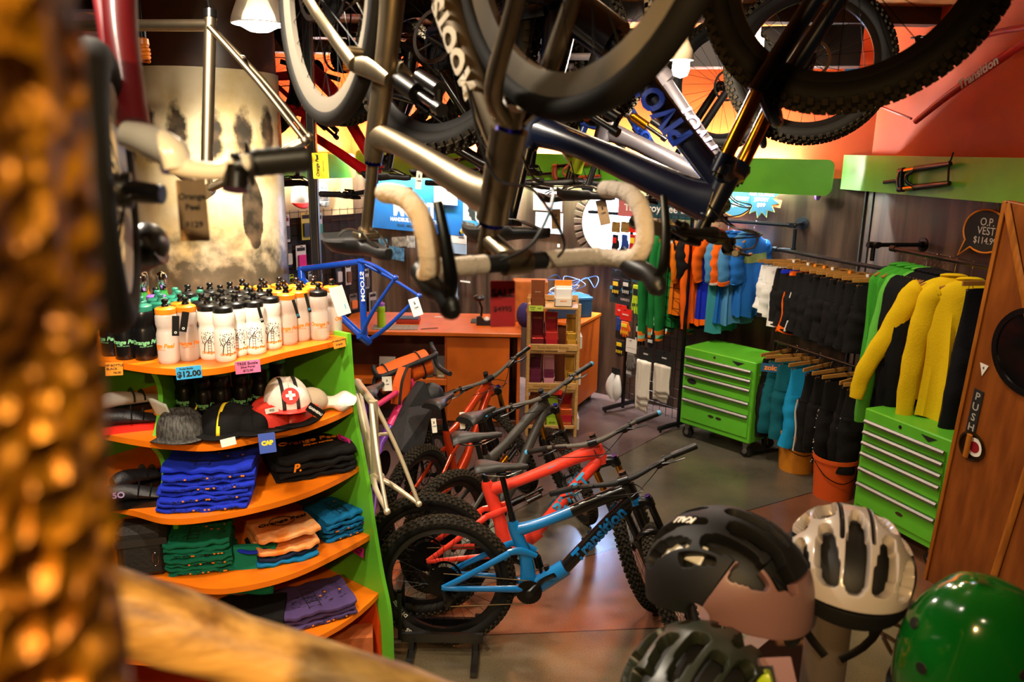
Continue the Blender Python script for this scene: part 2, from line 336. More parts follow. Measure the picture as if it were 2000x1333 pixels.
# ---------------------------------------------------------------- silo column
COLC = V((-1.56, 4.15, 0)); COLR = .36
def column_mat():
    m = bpy.data.materials.new('painted_column'); m.use_nodes = True; nt = m.node_tree; N = nt.nodes; b = N['Principled BSDF']
    tc = N.new('ShaderNodeTexCoord'); sp = N.new('ShaderNodeSeparateXYZ'); nt.links.new(tc.outputs['Object'], sp.inputs[0])
    def op(o, a, b2=None, c=None):
        s = N.new('ShaderNodeMath'); s.operation = o
        for i, x in enumerate((a, b2, c)):
            if x is None: continue
            if isinstance(x, (int, float)): s.inputs[i].default_value = x
            else: nt.links.new(x, s.inputs[i])
        return s.outputs[0]
    n = N.new('ShaderNodeTexNoise'); n.inputs['Scale'].default_value = 14; n.inputs['Detail'].default_value = 6; nt.links.new(tc.outputs['Object'], n.inputs['Vector']); nz = op('SUBTRACT', n.outputs['Fac'], .5)
    ang = op('ARCTAN2', sp.outputs['Y'], sp.outputs['X']); z = sp.outputs['Z']
    def blob_row(zc, step, off, wa, wz):
        u = op('SUBTRACT', op('FRACT', op('ADD', op('DIVIDE', ang, step), off)), .5)
        d = op('ADD', op('POWER', op('DIVIDE', u, wa), 2.), op('POWER', op('DIVIDE', op('SUBTRACT', z, zc), wz), 2.))
        d = op('ADD', d, op('MULTIPLY', nz, 3.2)); return op('SUBTRACT', 1., op('SMOOTHSTEP' if False else 'MINIMUM', op('MAXIMUM', op('SUBTRACT', d, .6), 0.), 1.))
    k1 = blob_row(2.60, PI/7.5, .28, .30, .115)
    band = op('SUBTRACT', 1., op('MINIMUM', op('MAXIMUM', op('SUBTRACT', op('ADD', op('ABSOLUTE', op('DIVIDE', op('SUBTRACT', z, 1.88), .20)), op('MULTIPLY', nz, 2.4)), .35), 0.), 1.))
    # one tall eye shape on the right flank
    a0 = math.atan2(-.62, .78); du = op('DIVIDE', op('SUBTRACT', ang, a0), .17); dz = op('DIVIDE', op('SUBTRACT', z, 2.23), .19)
    d = op('ADD', op('ADD', op('POWER', op('ABSOLUTE', du), 2.), op('POWER', op('ABSOLUTE', dz), 2.)), op('MULTIPLY', nz, .7)); eye = op('SUBTRACT', 1., op('MINIMUM', op('MAXIMUM', op('MULTIPLY', op('SUBTRACT', d, .8), 5.), 0.), 1.))
    tot = op('MINIMUM', op('MULTIPLY', op('MAXIMUM', op('MAXIMUM', k1, op('MULTIPLY', band, .9)), eye), .97), 1.)
    n2 = N.new('ShaderNodeTexNoise'); n2.inputs['Scale'].default_value = 5; n2.inputs['Detail'].default_value = 5; nt.links.new(tc.outputs['Object'], n2.inputs['Vector'])
    r = N.new('ShaderNodeValToRGB'); e = r.color_ramp.elements; e[0].color = (*lin('#b39a63'), 1); e[1].color = (*lin('#d3c6a3'), 1); e[0].position = .3; e[1].position = .6; nt.links.new(n2.outputs['Fac'], r.inputs[0])
    x = N.new('ShaderNodeMix'); x.data_type = 'RGBA'; nt.links.new(tot, x.inputs[0]); nt.links.new(r.outputs[0], x.inputs[6])
    r2 = N.new('ShaderNodeValToRGB'); e = r2.color_ramp.elements; e[0].color = (*lin('#16120e'), 1); e[1].color = (*lin('#5c4a38'), 1); e[0].position = .4; e[1].position = .7; nt.links.new(n.outputs['Fac'], r2.inputs[0]); nt.links.new(r2.outputs[0], x.inputs[7])
    nt.links.new(x.outputs[2], b.inputs['Base Color']); b.inputs['Roughness'].default_value = .35
    return m
CT = aty(430, 130, COLC.y-COLR).z
mb = MB(); mb.lathe([(COLR*1.06, 0), (COLR*1.02, 1.9), (COLR, CT), (COLR-.02, CT)], 64); o = mb.build('column', column_mat(), X=T(*COLC)); struct(o)
mb = MB(); mb.lathe([(COLR-.01, CT-.01), (COLR-.01, CEIL)], 48); o = mb.build('column_collar', mat('column_brown', '#3c2214', .4, noise=.3, nscale=5), X=T(*COLC)); struct(o)
# ---------------------------------------------------------------- green valance boards with strip lamps behind
def valance(pts, off, label, wall, nrm, r=.06):
    """pts: left-top, left-bottom, right-top, right-bottom pixels"""
    P = [wall(px, py, off) for px, py in pts]; h = ((P[0]-P[1]).length+(P[2]-P[3]).length)/2
    c = sum(P, V())/4; d = ((P[2]+P[3])-(P[0]+P[1])); w = d.length/2
    mb = MB(); mb.prism(rough_line(w, h, r), .03, facing(c, nrm)); return tag(mb.build('valance_board', 'green', smooth=False), label, 'board')
valance(((697, 300), (697, 350), (1628, 302), (1628, 371)), .2, 'long green board across the orange back wall', onback, BACKN)
valance(((540, 300), (540, 349), (692, 300), (692, 349)), .2, 'short green board on the left wall beside the column', onleft, LN)
valance(((1634, 306), (1634, 371), (2020, 306), (2020, 397)), .14, 'green rounded board on right wall carrying a black fork', onright, RN)
for (p, q, wall, nrm) in (((548, 330), (672, 330), onleft, LN), ((705, 330), (1310, 322), onback, BACKN), ((1325, 322), (1530, 330), onback, BACKN)):
    a = wall(*p, .115); b = wall(*q, .115); a.z = b.z = 2.43
    f = thing('strip_lamp', 'fluorescent tube behind the green board, %s' % ('stub on the left wall' if p[0] < 600 else ('long run' if p[0] < 1000 else 'short run near the pipe rail')), 'lamp', a)
    ia = V((0, 0, 0)); d = b-a
    mb = MB(); mb.tube([ia, d], .014, 10); mb.build('tube', mat('fluorescent', '#f3f3f0', .4, emit=800.0), f)
    mb = MB(); X = basis(-nrm*.05+d/2, d, (0, 0, 1)); mb.box((0, 0, 0), (d.length, .05, .04), X); mb.build('batten', 'white', f)
# ================================================================ BICYCLES
def bike_geo(kind='mtb', **k):
    d = dict(mtb=dict(R=.370, cs=.438, bbd=.028, sta=76.5, stl=.42, sad=.68, stack=.63, reach=.47, hta=65.0, htl=.115, off=.044, stem=.045, barw=.78, spac=.02),
             road=dict(R=.345, cs=.430, bbd=.072, sta=73., stl=.52, sad=.74, stack=.585, reach=.39, hta=71.5, htl=.165, off=.047, stem=.10, barw=.44, spac=.02))[kind]
    d.update(k); rd = math.radians; g = {}; R = d['R']; bz = R-d['bbd']; bx = math.sqrt(d['cs']**2-d['bbd']**2)
    g['RA'] = V((0, 0, R)); g['BB'] = V((bx, 0, bz)); sa = V((-math.cos(rd(d['sta'])), 0, math.sin(rd(d['sta'])))); g['sa'] = sa
    g['collar'] = g['BB']+sa*d['stl']; g['saddle'] = g['BB']+sa*d['sad']
    ha = V((math.cos(rd(d['hta'])), 0, -math.sin(rd(d['hta'])))); ht = V((bx+d['reach'], 0, bz+d['stack'])); g['HT'] = ht; hb = ht+ha*d['htl']; g['HB'] = hb
    n = V((-ha.z, 0, ha.x)); L = (hb.z+n.z*d['off']-R)/(-ha.z); g['FA'] = V(tuple(hb+ha*L+n*d['off'])); g['FA'].z = R; g['L'] = L
    st = ht-ha*(d['spac']+.02); g['STEM'] = st; g['BAR'] = st+n*d['stem']; g['ha'] = ha; g['n'] = n; g['d'] = d
    return g
YA = V((0, 1, 0))
_wm = {}
def shared(key, name, parent, X, fn, mats, **kw):
    """same mesh data for repeated bicycle parts"""
    if key in _wm:
        o = bpy.data.objects.new(name, _wm[key]); COL.objects.link(o); o.parent = parent
    else:
        mb = MB(); fn(mb); o = mb.build(name, mats, parent, **kw); _wm[key] = o.data
    if X is not None: o.matrix_local = X
    return o
def tyre_fn(R, w, knob, n):
    def f(mb):
        kh = .008 if knob else .0; rc = R-kh-w/2; Q = RX(-PI/2)
        mb.lathe([(rc+w/2*math.cos(2*PI*k/14), w/2*math.sin(2*PI*k/14)) for k in range(14)], 64, Q, closed=True)
        if not knob: return
        mb.mat(1)
        for i in range(n):
            a = 2*PI*i/n
            for (lat, off, lx, ly) in ((-.27, 0, .014, .013), (.27, .0, .014, .013), (0, .5, .011, .012), (-.92, .25, .014, .017), (.92, .25, .014, .017), (-.62, .75, .012, .012), (.62, .75, .012, .012)):
                aa = a+off*2*PI/n; ph = lat*1.15; r = w/2+kh*.35
                Y = Matrix.Rotation(-aa, 4, 'Y') @ T(rc, 0, 0) @ Matrix.Rotation(ph, 4, 'Z') @ T(r, 0, 0)
                mb.box((0, 0, 0), (kh*1.6, ly, lx), Y)
    return f
def arc_text(mb, txt, size, R, a0, y, ex=.0006, flip=1, **k):
    """lettering that follows a circle about the axle, on the side wall at lateral y"""
    s = 1 if y > 0 else -1
    def fn(x, yy, z):
        r = R+yy; a = a0+s*x/R; return (r*math.cos(a), y+s*z, r*math.sin(a))
    mb.text(txt, size, fn, ex, **k)
def wheel(parent, name, P, d, X=None, rear=False, tyre='mtb', rim='black', rimw=.03, marks=(), rot=0., rimd=.024):
    R = d['R']; w = .068 if tyre == 'mtb' else .042; kn = tyre == 'mtb'
    o = bpy.data.objects.new(name, None); COL.objects.link(o); o.parent = parent; o.empty_display_size = .05
    o.matrix_local = (X if X is not None else Matrix()) @ T(*P) @ RY(rot)
    shared(('tyre', R, w, kn), 'tire', o, None, tyre_fn(R, w, kn, 64), ['rubber', 'tread_lit'])
    ri = R-w-.002-(.006 if kn else 0)
    shared(('rim', R, w, rim, rimd, rimw), 'rim', o, None, lambda mb: mb.lathe([(ri+.010, -rimw/2), (ri-.004, -rimw/2), (ri-rimd, -rimw*.28), (ri-rimd, rimw*.28), (ri-.004, rimw/2), (ri+.010, rimw/2)], 64, RX(-PI/2), closed=True), rim)
    def spk(mb):
        for i in range(28):
            s = 1 if i % 2 else -1; a = 2*PI*i/28; b = a+(.42 if (i//2) % 2 else -.42); h = .026
            mb.tube([(h*math.cos(b), s*.03, h*math.sin(b)), ((ri-rimd)*math.cos(a), 0, (ri-rimd)*math.sin(a))], .0011, 4, cap=False)
    shared(('spk', R, ri), 'spokes', o, None, spk, M['dark'])
    def hub(mb):
        Q = RX(-PI/2); mb.lathe([(.001, -.066), (.011, -.066), (.011, -.04), (.027, -.036), (.027, -.03), (.016, -.02), (.016, .02), (.027, .03), (.027, .036), (.011, .04), (.011, .066), (.001, .066)], 20, Q)
    shared(('hub',), 'hub', o, None, hub, 'black')
    def rotor(mb):
        Q = RX(-PI/2) @ T(0, 0, .043); ro = .088
        mb.lathe([(ro, -.001), (ro-.013, -.001), (ro-.013, .001), (ro, .001)], 40, Q, closed=True)
        for k in range(6): a = PI/3*k; mb.tube([(.026*math.cos(a), .043, .026*math.sin(a)), ((ro-.01)*math.cos(a+.5), .043, (ro-.01)*math.sin(a+.5))], .0022, 5)
    shared(('rotor',), 'brake_rotor', o, None, rotor, 'steel')
    if rear:
        def cas(mb):
            for k in range(10):
                r = .088-.0062*k; m = int(r*400); y = -.018-.0033*k; poly = [((r+(.004 if q % 2 else 0))*math.cos(PI*q/m), (r+(.004 if q % 2 else 0))*math.sin(PI*q/m)) for q in range(2*m)]
                n = len(poly); inner = r-.012
                Q = RX(PI/2); vs = []
                for yy in (-y-.0008, -y+.0008): vs += [(p[0], p[1], yy) for p in poly]+[(inner*math.cos(2*PI*q/n), inner*math.sin(2*PI*q/n), yy) for q in range(n)]
                fs = []
                for q in range(n):
                    e = (q+1) % n; fs += [(q, e, n+e, n+q), (2*n+q, 3*n+q, 3*n+e, 2*n+e), (q, 2*n+q, 2*n+e, e)]
                mb.add(vs, fs, Q)
            mb.lathe([(.001, .02), (.03, .02), (.02, .052), (.001, .052)], 20, RX(PI/2))
        shared(('cas',), 'cassette', o, None, cas, 'dark')
    for (txt, size, rr, a0, y, m, nm) in marks:
        mb = MB(); arc_text(mb, txt, size, rr, a0, y, bold=.0008); mb.build('lettering', m, o, smooth=False)['label'] = 'pale lettering reading '+txt
    return o
SADL = [(0, .070, .0), (.03, .072, .012), (.08, .06, .010), (.13, .036, .004), (.18, .024, .0), (.24, .019, .001), (.272, .010, -.004)]
def saddle_fn(mb):
    seg = 14; vs = []
    prof = cr([(-.128+x, w, z) for x, w, z in SADL], 3); n = len(prof)
    for (x, w, z) in prof:
        for k in range(seg):
            a = 2*PI*k/seg; c, s = math.cos(a), math.sin(a); th = .020 if s > 0 else .024*min(1, w/.05+.3)
            drop = .018*(abs(c)**3) if w > .03 else .004*abs(c)**3
            vs.append((x, w*(abs(c)**.7)*(1 if c > 0 else -1), z+th*s*(.8 if s > 0 else 1)-drop))
    fs = [(i*seg+k, (i+1)*seg+k, (i+1)*seg+(k+1) % seg, i*seg+(k+1) % seg) for i in range(n-1) for k in range(seg)]+[tuple(range(seg)), tuple((n-1)*seg+k for k in range(seg))[::-1]]
    mb.add(vs, fs)
def rails_fn(mb):
    for s in (-1, 1): mb.tube([(-.10, s*.03, -.018), (-.06, s*.024, -.038), (.03, s*.022, -.04), (.07, s*.02, -.028), (.11, s*.012, -.014)], .0035, 6, smooth=4)
def side_text(mb, txt, size, p, q, rin, rlat, s, lift=.0012, align='CENTER', shear=0., bold=.001, at=.5):
    """lettering wrapped on a frame tube between p and q, on the side s (-1 right, +1 left)"""
    d = (q-p).normalized(); n = V((-d.z, 0, d.x)); m = p+(q-p)*at; sg = 1 if s < 0 else -1
    if n.z < 0: n = -n
    if d.x < 0: d = -d
    def fn(x, y, z):
        k = max(0, 1-(y/rin)**2)**.5
        return m+d*(x*sg)+n*y+V((0, s*(rlat*k+lift+z), 0))
    mb.text(txt, size, fn, .0004, align, shear, bold)
def path_text(mb, txt, size, path, rin, rlat, s, lift=.001, shear=0., bold=.001):
    L = [0.]
    for a, b in zip(path, path[1:]): L.append(L[-1]+(b-a).length)
    sg = 1 if s < 0 else -1
    def fn(x, y, z):
        t = L[-1]/2+x*sg
        i = 0
        while i < len(path)-2 and t > L[i+1]: i += 1
        d = (path[i+1]-path[i]).normalized(); m = path[i]+d*(t-L[i]); n = V((-d.z, 0, d.x)); n = n if n.z > 0 else -n
        return m+n*y+V((0, s*(rlat*max(0, 1-(y/rin)**2)**.5+lift+z), 0))
    mb.text(txt, size, fn, .0004, 'CENTER', shear, bold)
def bike(name, label, X, fatk=1., tag_=False, kind='mtb', steer=0., frame='black', rear=None, front2=None, style='enduro', shock='tt', text=None, text_mat='white', tt_text=None, fork='black', stan='black', tyre=None, rim='black',
         bar='matte', grip='plastic', ends=None, tape=None, crank=.3, marks_f=(), marks_r=(), geo={}, cat='bicycle', group=None, saddle=True, post=None, full=True, wrot=0., drop=True, shockm='dark', tsize=.075, stripe=None):
    g = bike_geo(kind, **geo); d = g['d']; r = thing(name, label, cat, X=X, group=group); mtb = kind == 'mtb'
    HT, HB, BB, RA, FA, CO, SA, ha, n = (g[k] for k in ('HT', 'HB', 'BB', 'RA', 'FA', 'collar', 'sa', 'ha', 'n'))
    S = T(*HT) @ Matrix.Rotation(steer, 4, -ha) @ T(*-HT)
    rear = rear or frame; tyre = tyre or ('mtb' if mtb else 'road')
    # ---- frame
    FK = lambda L_: [(a_*fatk, b_*(1+(fatk-1)*.5)) for a_, b_ in L_]
    fat = style == 'enduro'
    mb = MB(); up = YA
    ttj = CO-SA*(.05 if fat else .03); hj = HT+ha*.035; hd = HB-ha*.03
    if fat:
        mid = (hj+ttj)/2+V((0, 0, -.012)); A = hj+V((-.02, 0, 0))
        mb.tube([HT-ha*.002, HT+ha*.02, HB-ha*.02, HB+ha*.002], [.031, .029, .033, .034], 16)
        mb.mat(1 if front2 else 0).tube([hj, A*.75+mid*.25, mid], FK([(.042, .030), (.033, .027), (.028, .024)]), 14, up=up, smooth=4)
        mb.mat(0).tube([mid, mid*.45+ttj*.55+V((0, 0, -.012)), ttj+SA*-.01], FK([(.028, .024), (.026, .023), (.034, .022)]), 14, up=up, smooth=4)
        c1 = hd*.72+BB*.28+V((.008, 0, -.012)); c2 = hd*.3+BB*.7+V((.03, 0, -.035))
        mb.mat(1 if front2 else 0).tube([hd, c1, c2], [(.034, .028), (.033, .029), (.034, .03)], 14, up=up, smooth=5)
        mb.mat(0).tube([c2, BB*.85+c2*.15+V((0, 0, -.012)), BB+V((-.01, 0, 0))], FK([(.042, .032), (.044, .034), (.040, .037)]), 14, up=up, smooth=5)
        kink = CO*.42+BB*.58+V((.02, 0, 0))
        mb.tube([CO, ttj, kink, BB+V((.0, 0, .01))], FK([(.0205, .0205), (.029, .023), (.031, .025), (.042, .034)]), 14, up=up, smooth=5)
        mb.tube([BB+V((0, -.046, 0)), BB+V((0, .046, 0))], .027, 18)
        if front2: mb.mat(1).tube([HT-ha*.003, HB+ha*.003], .0325, 16)
        p, q, rin, rl = hd, c2, .041*fatk, .0315*(1+(fatk-1)*.5); path = [V(x) for x in cr([hd, c1, c2], 10)][::-1]
    else:
        tt = .0165 if not mtb else .019; dt = .019 if not mtb else .022
        mb.tube([HT, HB], [.0215, .0225], 18); mb.tube([hj, ttj], tt, 14, up=up); mb.tube([hd, BB], dt, 14, up=up)
        mb.tube([CO, BB], .0165, 14, up=up); mb.tube([BB+V((0, -.036, 0)), BB+V((0, .036, 0))], .022, 18)
        p, q, rin, rl = hd, BB, dt, dt; path = [BB, hd]
    mats = [frame, front2] if front2 else frame
    f = mb.build('frame', mats, r, angle=50)
    if text:
        mb = MB()
        for s in (-1, 1): path_text(mb, text, tsize, path, rin*1.02, rl, s, shear=.15 if fat else 0, bold=.003)
        mb.build('lettering', text_mat, f, smooth=False)['label'] = 'down tube lettering reading '+text
    if tt_text:
        mb = MB()
        for s in (-1, 1): side_text(mb, tt_text, .022, hj, ttj, .03, .0235, s, at=.4, shear=.2)
        mb.build('lettering', text_mat, f, smooth=False)['label'] = 'top tube lettering'
    if tag_:
        mb = MB(); a_, b_ = hj*.62+mid*.38+V((0, 0, .0)), mid; dd_ = (b_-a_); X2 = basis(a_+dd_*.5+V((0, -.018, .022)), dd_, (0, -.75, .65)); mb.box((0, 0, .004), (.10, .034, .002), X2); mb.build('price_label', 'paper', f, smooth=False)
        mb = MB(); [mb.box((x_, 0, .004), (.085, .012, .002), X2) for x_ in (-.12,)]; mb.build('blue_flash', stripe or frame, f, smooth=False)
    # ---- rear end
    mb = MB(); yl = .074
    for s in (-1, 1):
        ax = RA+V((0, s*yl, 0))
        if fat:
            rk = CO*.55+BB*.45+V((-.055, s*.05, .01))
            mb.tube([BB+V((-.035, s*.038, .012)), BB*.6+RA*.4+V((0, s*.062, .012)), ax+V((.04, 0, 0)), ax], [(.021, .012), (.018, .010), (.015, .009), (.020, .007)], 10, up=up, smooth=4)
            mb.tube([ax, ax*.55+rk*.45+V((0, s*.004, 0)), rk], [(.018, .007), (.016, .010), (.019, .010)], 10, up=up, smooth=4)
        else:
            mb.tube([BB+V((-.01, s*.022, 0)), BB*.75+RA*.25+V((0, s*.042, .0)), BB*.35+RA*.65+V((0, s*.062, 0)), ax], [.0105, .0105, .0095, .0085], 10, smooth=5)
            mb.tube([CO-SA*.035+V((0, s*.014, 0)), CO*.5+RA*.5+V((0, s*.06, 0)), ax], [.0082, .0082, .0078], 10, smooth=5)
            mb.prism([(-.02, -.012), (.022, -.016), (.018, .024), (-.016, .018)], .006, T(*ax) @ RX(PI/2))
    mb.tube([RA+V((0, -.08, 0)), RA+V((0, .08, 0))], .008, 10)
    if fat: b = CO*.55+BB*.45+V((-.075, 0, -.02)); mb.tube([b+V((0, -.05, 0)), b+V((0, .05, 0))], .011, 10)
    else: b = CO*.72+RA*.28; mb.tube([b+V((0, -.038, 0)), b+V((0, .038, 0))], .006, 8)
    if fat: mb.build('swingarm', rear, r)
    else: mb.build('rear_stays', rear, r)
    if fat:
        mb = MB(); a = CO*.55+BB*.45
        for s in (-1, 1): mb.tube([a+V((-.06, s*.048, .012)), a+V((0, s*.04, .02)), a+V((.085, s*.03, -.012 if shock != 'tt' else .05))], [(.016, .006), (.022, .007), (.014, .006)], 10, up=up, smooth=3)
        mb.build('rocker_link', rear, r)
        e0, e1 = ((a+V((.08, 0, -.01)), BB+V((.075, 0, .04))) if shock != 'tt' else (a+V((.07, 0, .045)), a*.3+HT*.7+V((-.12, 0, -.125))))
        if shock == 'tt': e1 = e0+(e1-e0).normalized()*.215
        mb = MB(); dd = (e1-e0); m_ = e0+dd*.5
        mb.tube([e0, e0+dd*.12, e0+dd*.12, m_], [.012, .014, .021, .021], 14); so = mb.build('shock', shockm, r)
        mb = MB(); mb.tube([m_, e1], .009, 12); mb.tube([e1-dd*.1, e1+dd*.02], .014, 12); off = V((-dd.z, 0, dd.x)).normalized()*(.034 if shock == 'tt' else -.034)
        mb.tube([m_+off*-1+dd*.0, m_-off+dd*.42], .015, 12); mb.tube([e1-dd*.06, m_-off+dd*.4], .008, 8); mb.build('shock_reservoir', 'black', so)
    # ---- fork (steers)
    if mtb:
        L = g['L']; mb = MB(); cr0 = HB+ha*.012
        for s in (-1, 1): mb.tube([cr0+V((0, s*.05, 0)), cr0+ha*.02+V((0, s*.064, 0))], .03, 14)
        mb.tube([cr0+V((0, -.066, 0)), cr0+ha*-.012, cr0+V((0, .066, 0))], [(.026, .026), (.03, .034), (.026, .026)], 14, up=ha, smooth=4)
        for s in (-1, 1): mb.tube([cr0-ha*.02+V((0, s*.066, 0)), cr0+ha*.03+V((0, s*.066, 0))], .024, 14)
        F = mb.build('fork_crown', fork, r, X=S)
        for s in (-1, 1):
            mb = MB(); b0 = cr0+V((0, s*.066, 0)); mb.tube([b0, b0+ha*(L*.5)], .0185, 14); mb.build('stanchion', stan, F)
        mb = MB()
        for s in (-1, 1):
            b0 = cr0+V((0, s*.066, 0))+ha*(L*.34); e = FA+V((0, s*.066, 0))
            mb.tube([b0, b0+ha*.03, b0*.4+e*.6, e-ha*.03, e+ha*.02], [.027, .024, .0225, .021, .016], 14)
            mb.tube([e+V((0, -.012, 0)), e+V((0, .012, 0))], .016, 12)
        b0 = cr0+ha*(L*.36); mb.tube([b0+V((0, -.066, 0)), b0+n*.045-ha*.045+V((0, -.035, 0)), b0+n*.055-ha*.055, b0+n*.045-ha*.045+V((0, .035, 0)), b0+V((0, .066, 0))], (.014), 10, smooth=4)
        mb.build('fork_lowers', fork, F)
        mb = MB()
        for s in (-1, 1): mb.tube([cr0-ha*.022+V((0, s*.066, 0)), cr0-ha*.03+V((0, s*.066, 0))], .017, 14)
        mb.build('fork_cap', 'blueano' if fork == 'black' else 'dark', F)
    else:
        mb = MB(); cr0 = HB+ha*.018; mb.tube([HB+ha*.003, cr0+ha*.02], [.023, .026], 16)
        for s in (-1, 1): mb.tube([cr0+V((0, s*.012, 0)), cr0+ha*.05+V((0, s*.046, 0)), (cr0+FA)/2+n*.004+V((0, s*.052, 0)), FA+V((0, s*.056, 0))], [(.024, .016), (.023, .014), (.018, .012), (.011, .008)], 12, up=up, smooth=5)
        F = mb.build('fork', fork, r, X=S)
    for e0_, e1_ in ((HT-ha*.012, HT), (HB, HB+ha*.008)): mb = MB(); mb.tube([e0_, e1_], [.024, .025], 18); mb.build('headset_cup', 'blueano' if not mtb and full else 'black', r)
    # ---- cockpit (steers)
    BAR, ST = g['BAR'], g['STEM']
    mb = MB(); mb.tube([ST-ha*.028, ST+ha*.03, HT-ha*.01], [.0185, .0185, .019], 16); mb.tube([ST+n*.006, BAR-n*.005], [(.018, .017), (.017, .02)], 14, up=up); mb.tube([BAR+V((0, -.026, 0)), BAR+V((0, .026, 0))], .0225, 16)
    mb.build('stem', frame if not mtb and full else 'black', r, X=S)
    bw = d['barw']/2; vb = -ha
    if mtb:
        pts = [BAR+V((0, y*bw, 0))+vb*z-n*x for y, z, x in ((-1, .03, .052), (-.62, .028, .03), (-.28, .008, .006), (-.1, 0, 0), (.1, 0, 0), (.28, .008, .006), (.62, .028, .03), (1, .03, .052))]
        mb = MB(); mb.tube(pts, [.011, .0115, .0135, .0165, .0165, .0135, .0115, .011], 12, smooth=5); H = mb.build('handlebar', bar, r, X=S)
        for s in (-1, 1):
            e = pts[0] if s < 0 else pts[-1]; i_ = pts[1] if s < 0 else pts[-2]; dr = (i_-e).normalized()
            mb = MB(); mb.tube([e, e+dr*.004, e+dr*.065, e+dr*.125, e+dr*.13], [.015, .0165, .0158, .0165, .018], 14); gr = mb.build('grip', grip, H)
            if ends: mb = MB(); mb.tube([e-dr*.012, e+dr*.003], [.0135, .0165], 14); mb.build('end_plug', ends, gr)
            c = e+dr*.17
            mb = MB(); mb.tube([c-dr*.008, c+dr*.008], .019, 12); mb.tube([c+n*.02, c+n*.03+dr*.03, c+n*.036+dr*.075], [.012, .013, .009], 10)
            mb.tube([c+n*.03+dr*.02, c+n*.055-dr*.04-vb*.006, c+n*.05-dr*.10-vb*.012], [(.007, .004), (.006, .004), (.006, .003)], 8, smooth=3)
            mb.box((0, 0, 0), (.03, .03, .02), Matrix.Translation(c-vb*.022+dr*.035), b=.005); mb.tube([c-vb*.026+dr*.03, c-vb*.03-dr*.012], .006, 8)
            mb.build('brake_lever', 'black', H)
        for s, tgt in ((-1, HT+ha*.05+V((-.03, .03, 0))), (1, HT+ha*.05+V((-.03, -.03, 0)))):
            c = (pts[0] if s < 0 else pts[-1])*.6+BAR*.4+n*.03
            mb = MB(); mb.tube([c, c*.5+BAR*.5+n*.07-vb*.02, BAR+n*.10-vb*.05+V((0, -s*.03, 0)), HT+n*.07+V((0, -s*.03, 0)), tgt], .0026, 6, smooth=6); mb.build('brake_cable', 'black', r, X=S if abs(steer) < .01 else T(*HT) @ Matrix.Rotation(steer*.8, 4, -ha) @ T(*-HT))
    else:
        half = [(0, 0, 0), (.10, 0, 0), (.165, 0, .004), (.19, 0.0, .02), (.205, 0.0, .055), (.213, -.012, .083), (.218, -.045, .092), (.222, -.09, .075), (.226, -.115, .04), (.228, -.122, .0), (.230, -.122, -.045)]
        full_pts = [BAR+V((0, -y, 0))+V((1, 0, 0))*x+V((0, 0, z)) for y, z, x in half[:0:-1]]+[BAR+V((0, y, 0))+V((1, 0, 0))*x+V((0, 0, z)) for y, z, x in half]
        m = len(half)
        mb = MB(); mb.tube(full_pts[m-2:m+1], .0159, 12); H = mb.build('handlebar', bar, r, X=S)
        for s in (-1, 1):
            pp = [BAR+V((0, s*y, 0))+V((1, 0, 0))*x+V((0, 0, z)) for y, z, x in half]
            a = pp[1]*.62+pp[0]*.38; mb = MB(); mb.tube([a]+pp[1:], .0162 if tape == 'tape_pale' or tape == 'tape_tan' else .0155, 12, smooth=6)
            # wound tape: ribbed by small radius steps
            Q = cr([tuple(a)]+[tuple(x) for x in pp[1:]], 14); mb = MB(); mb.tube(Q, [.0163+.0012*((i*.9) % 1.) for i in range(len(Q))], 14); tp = mb.build('bar_tape', tape or 'matte', H, angle=60)
            mb = MB(); e = pp[-1]; mb.tube([e+V((.003, 0, 0)), e-V((.006, 0, 0))], [.016, .014], 12); mb.build('end_plug', 'plastic', tp)
            h0 = pp[4]*.6+pp[5]*.4
            mb = MB(); mb.tube([h0+V((-.03, 0, .0)), h0+V((.012, 0, .018)), h0+V((.05, 0, .024)), h0+V((.075, 0, .042)), h0+V((.088, 0, .05))], [(.018, .016), (.021, .018), (.018, .016), (.02, .016), (.01, .01)], 14, up=up, smooth=4); hd_ = mb.build('brake_hood', 'plastic', H)
            mb = MB(); mb.tube([h0+V((.07, 0, .03)), h0+V((.085, s*.004, -.0)), h0+V((.078, s*.01, -.06)), h0+V((.062, s*.014, -.115))], [(.007, .010), (.007, .012), (.006, .010), (.005, .008)], 10, up=up, smooth=5); mb.build('brake_lever', 'black', hd_)
        for s in (-1, 1):
            mb = MB(); a = BAR+V((.045, s*.06, -.012)); mb.tube([a, BAR+V((.10, s*.03, -.05)), BAR+V((.08, -s*.02, -.13)), HT*.4+HB*.6+V((.02, -s*.04, 0)), HB*.6+BB*.4+V((.03, -s*.022, .0))], .0028, 6, smooth=8); mb.build('brake_cable', 'black', r, X=S)
    # ---- wheels
    wheel(r, 'front_wheel', FA, d, S, False, tyre, rim, marks=marks_f, rot=wrot, rimd=.024 if mtb else .03, rimw=.03 if mtb else .026)
    wheel(r, 'rear_wheel', RA, d, None, True, tyre, rim, marks=marks_r, rot=wrot*1.7, rimd=.024 if mtb else .03, rimw=.03 if mtb else .026)
    # ---- seat
    if saddle:
        mb = MB(); sc_ = g['saddle']; top = sc_-SA*.045
        if mtb: mb.tube([CO-SA*.01, CO+SA*.035, CO+SA*.035, top], [.0175, .0175, .0145, .0145], 14); mb.tube([CO-SA*.012, CO+SA*.004], .0215, 16); mb.tube([CO+SA*.03, CO+SA*.045], .018, 14)
        else: mb.tube([CO-SA*.01, top], .0138, 14)
        mb.tube([top-SA*.004, top+SA*.012], .02, 12); mb.box((0, 0, 0), (.05, .056, .016), Matrix.Translation(top+SA*.012), b=.003)
        sp_ = mb.build('seatpost', post or ('black' if mtb else frame), r)
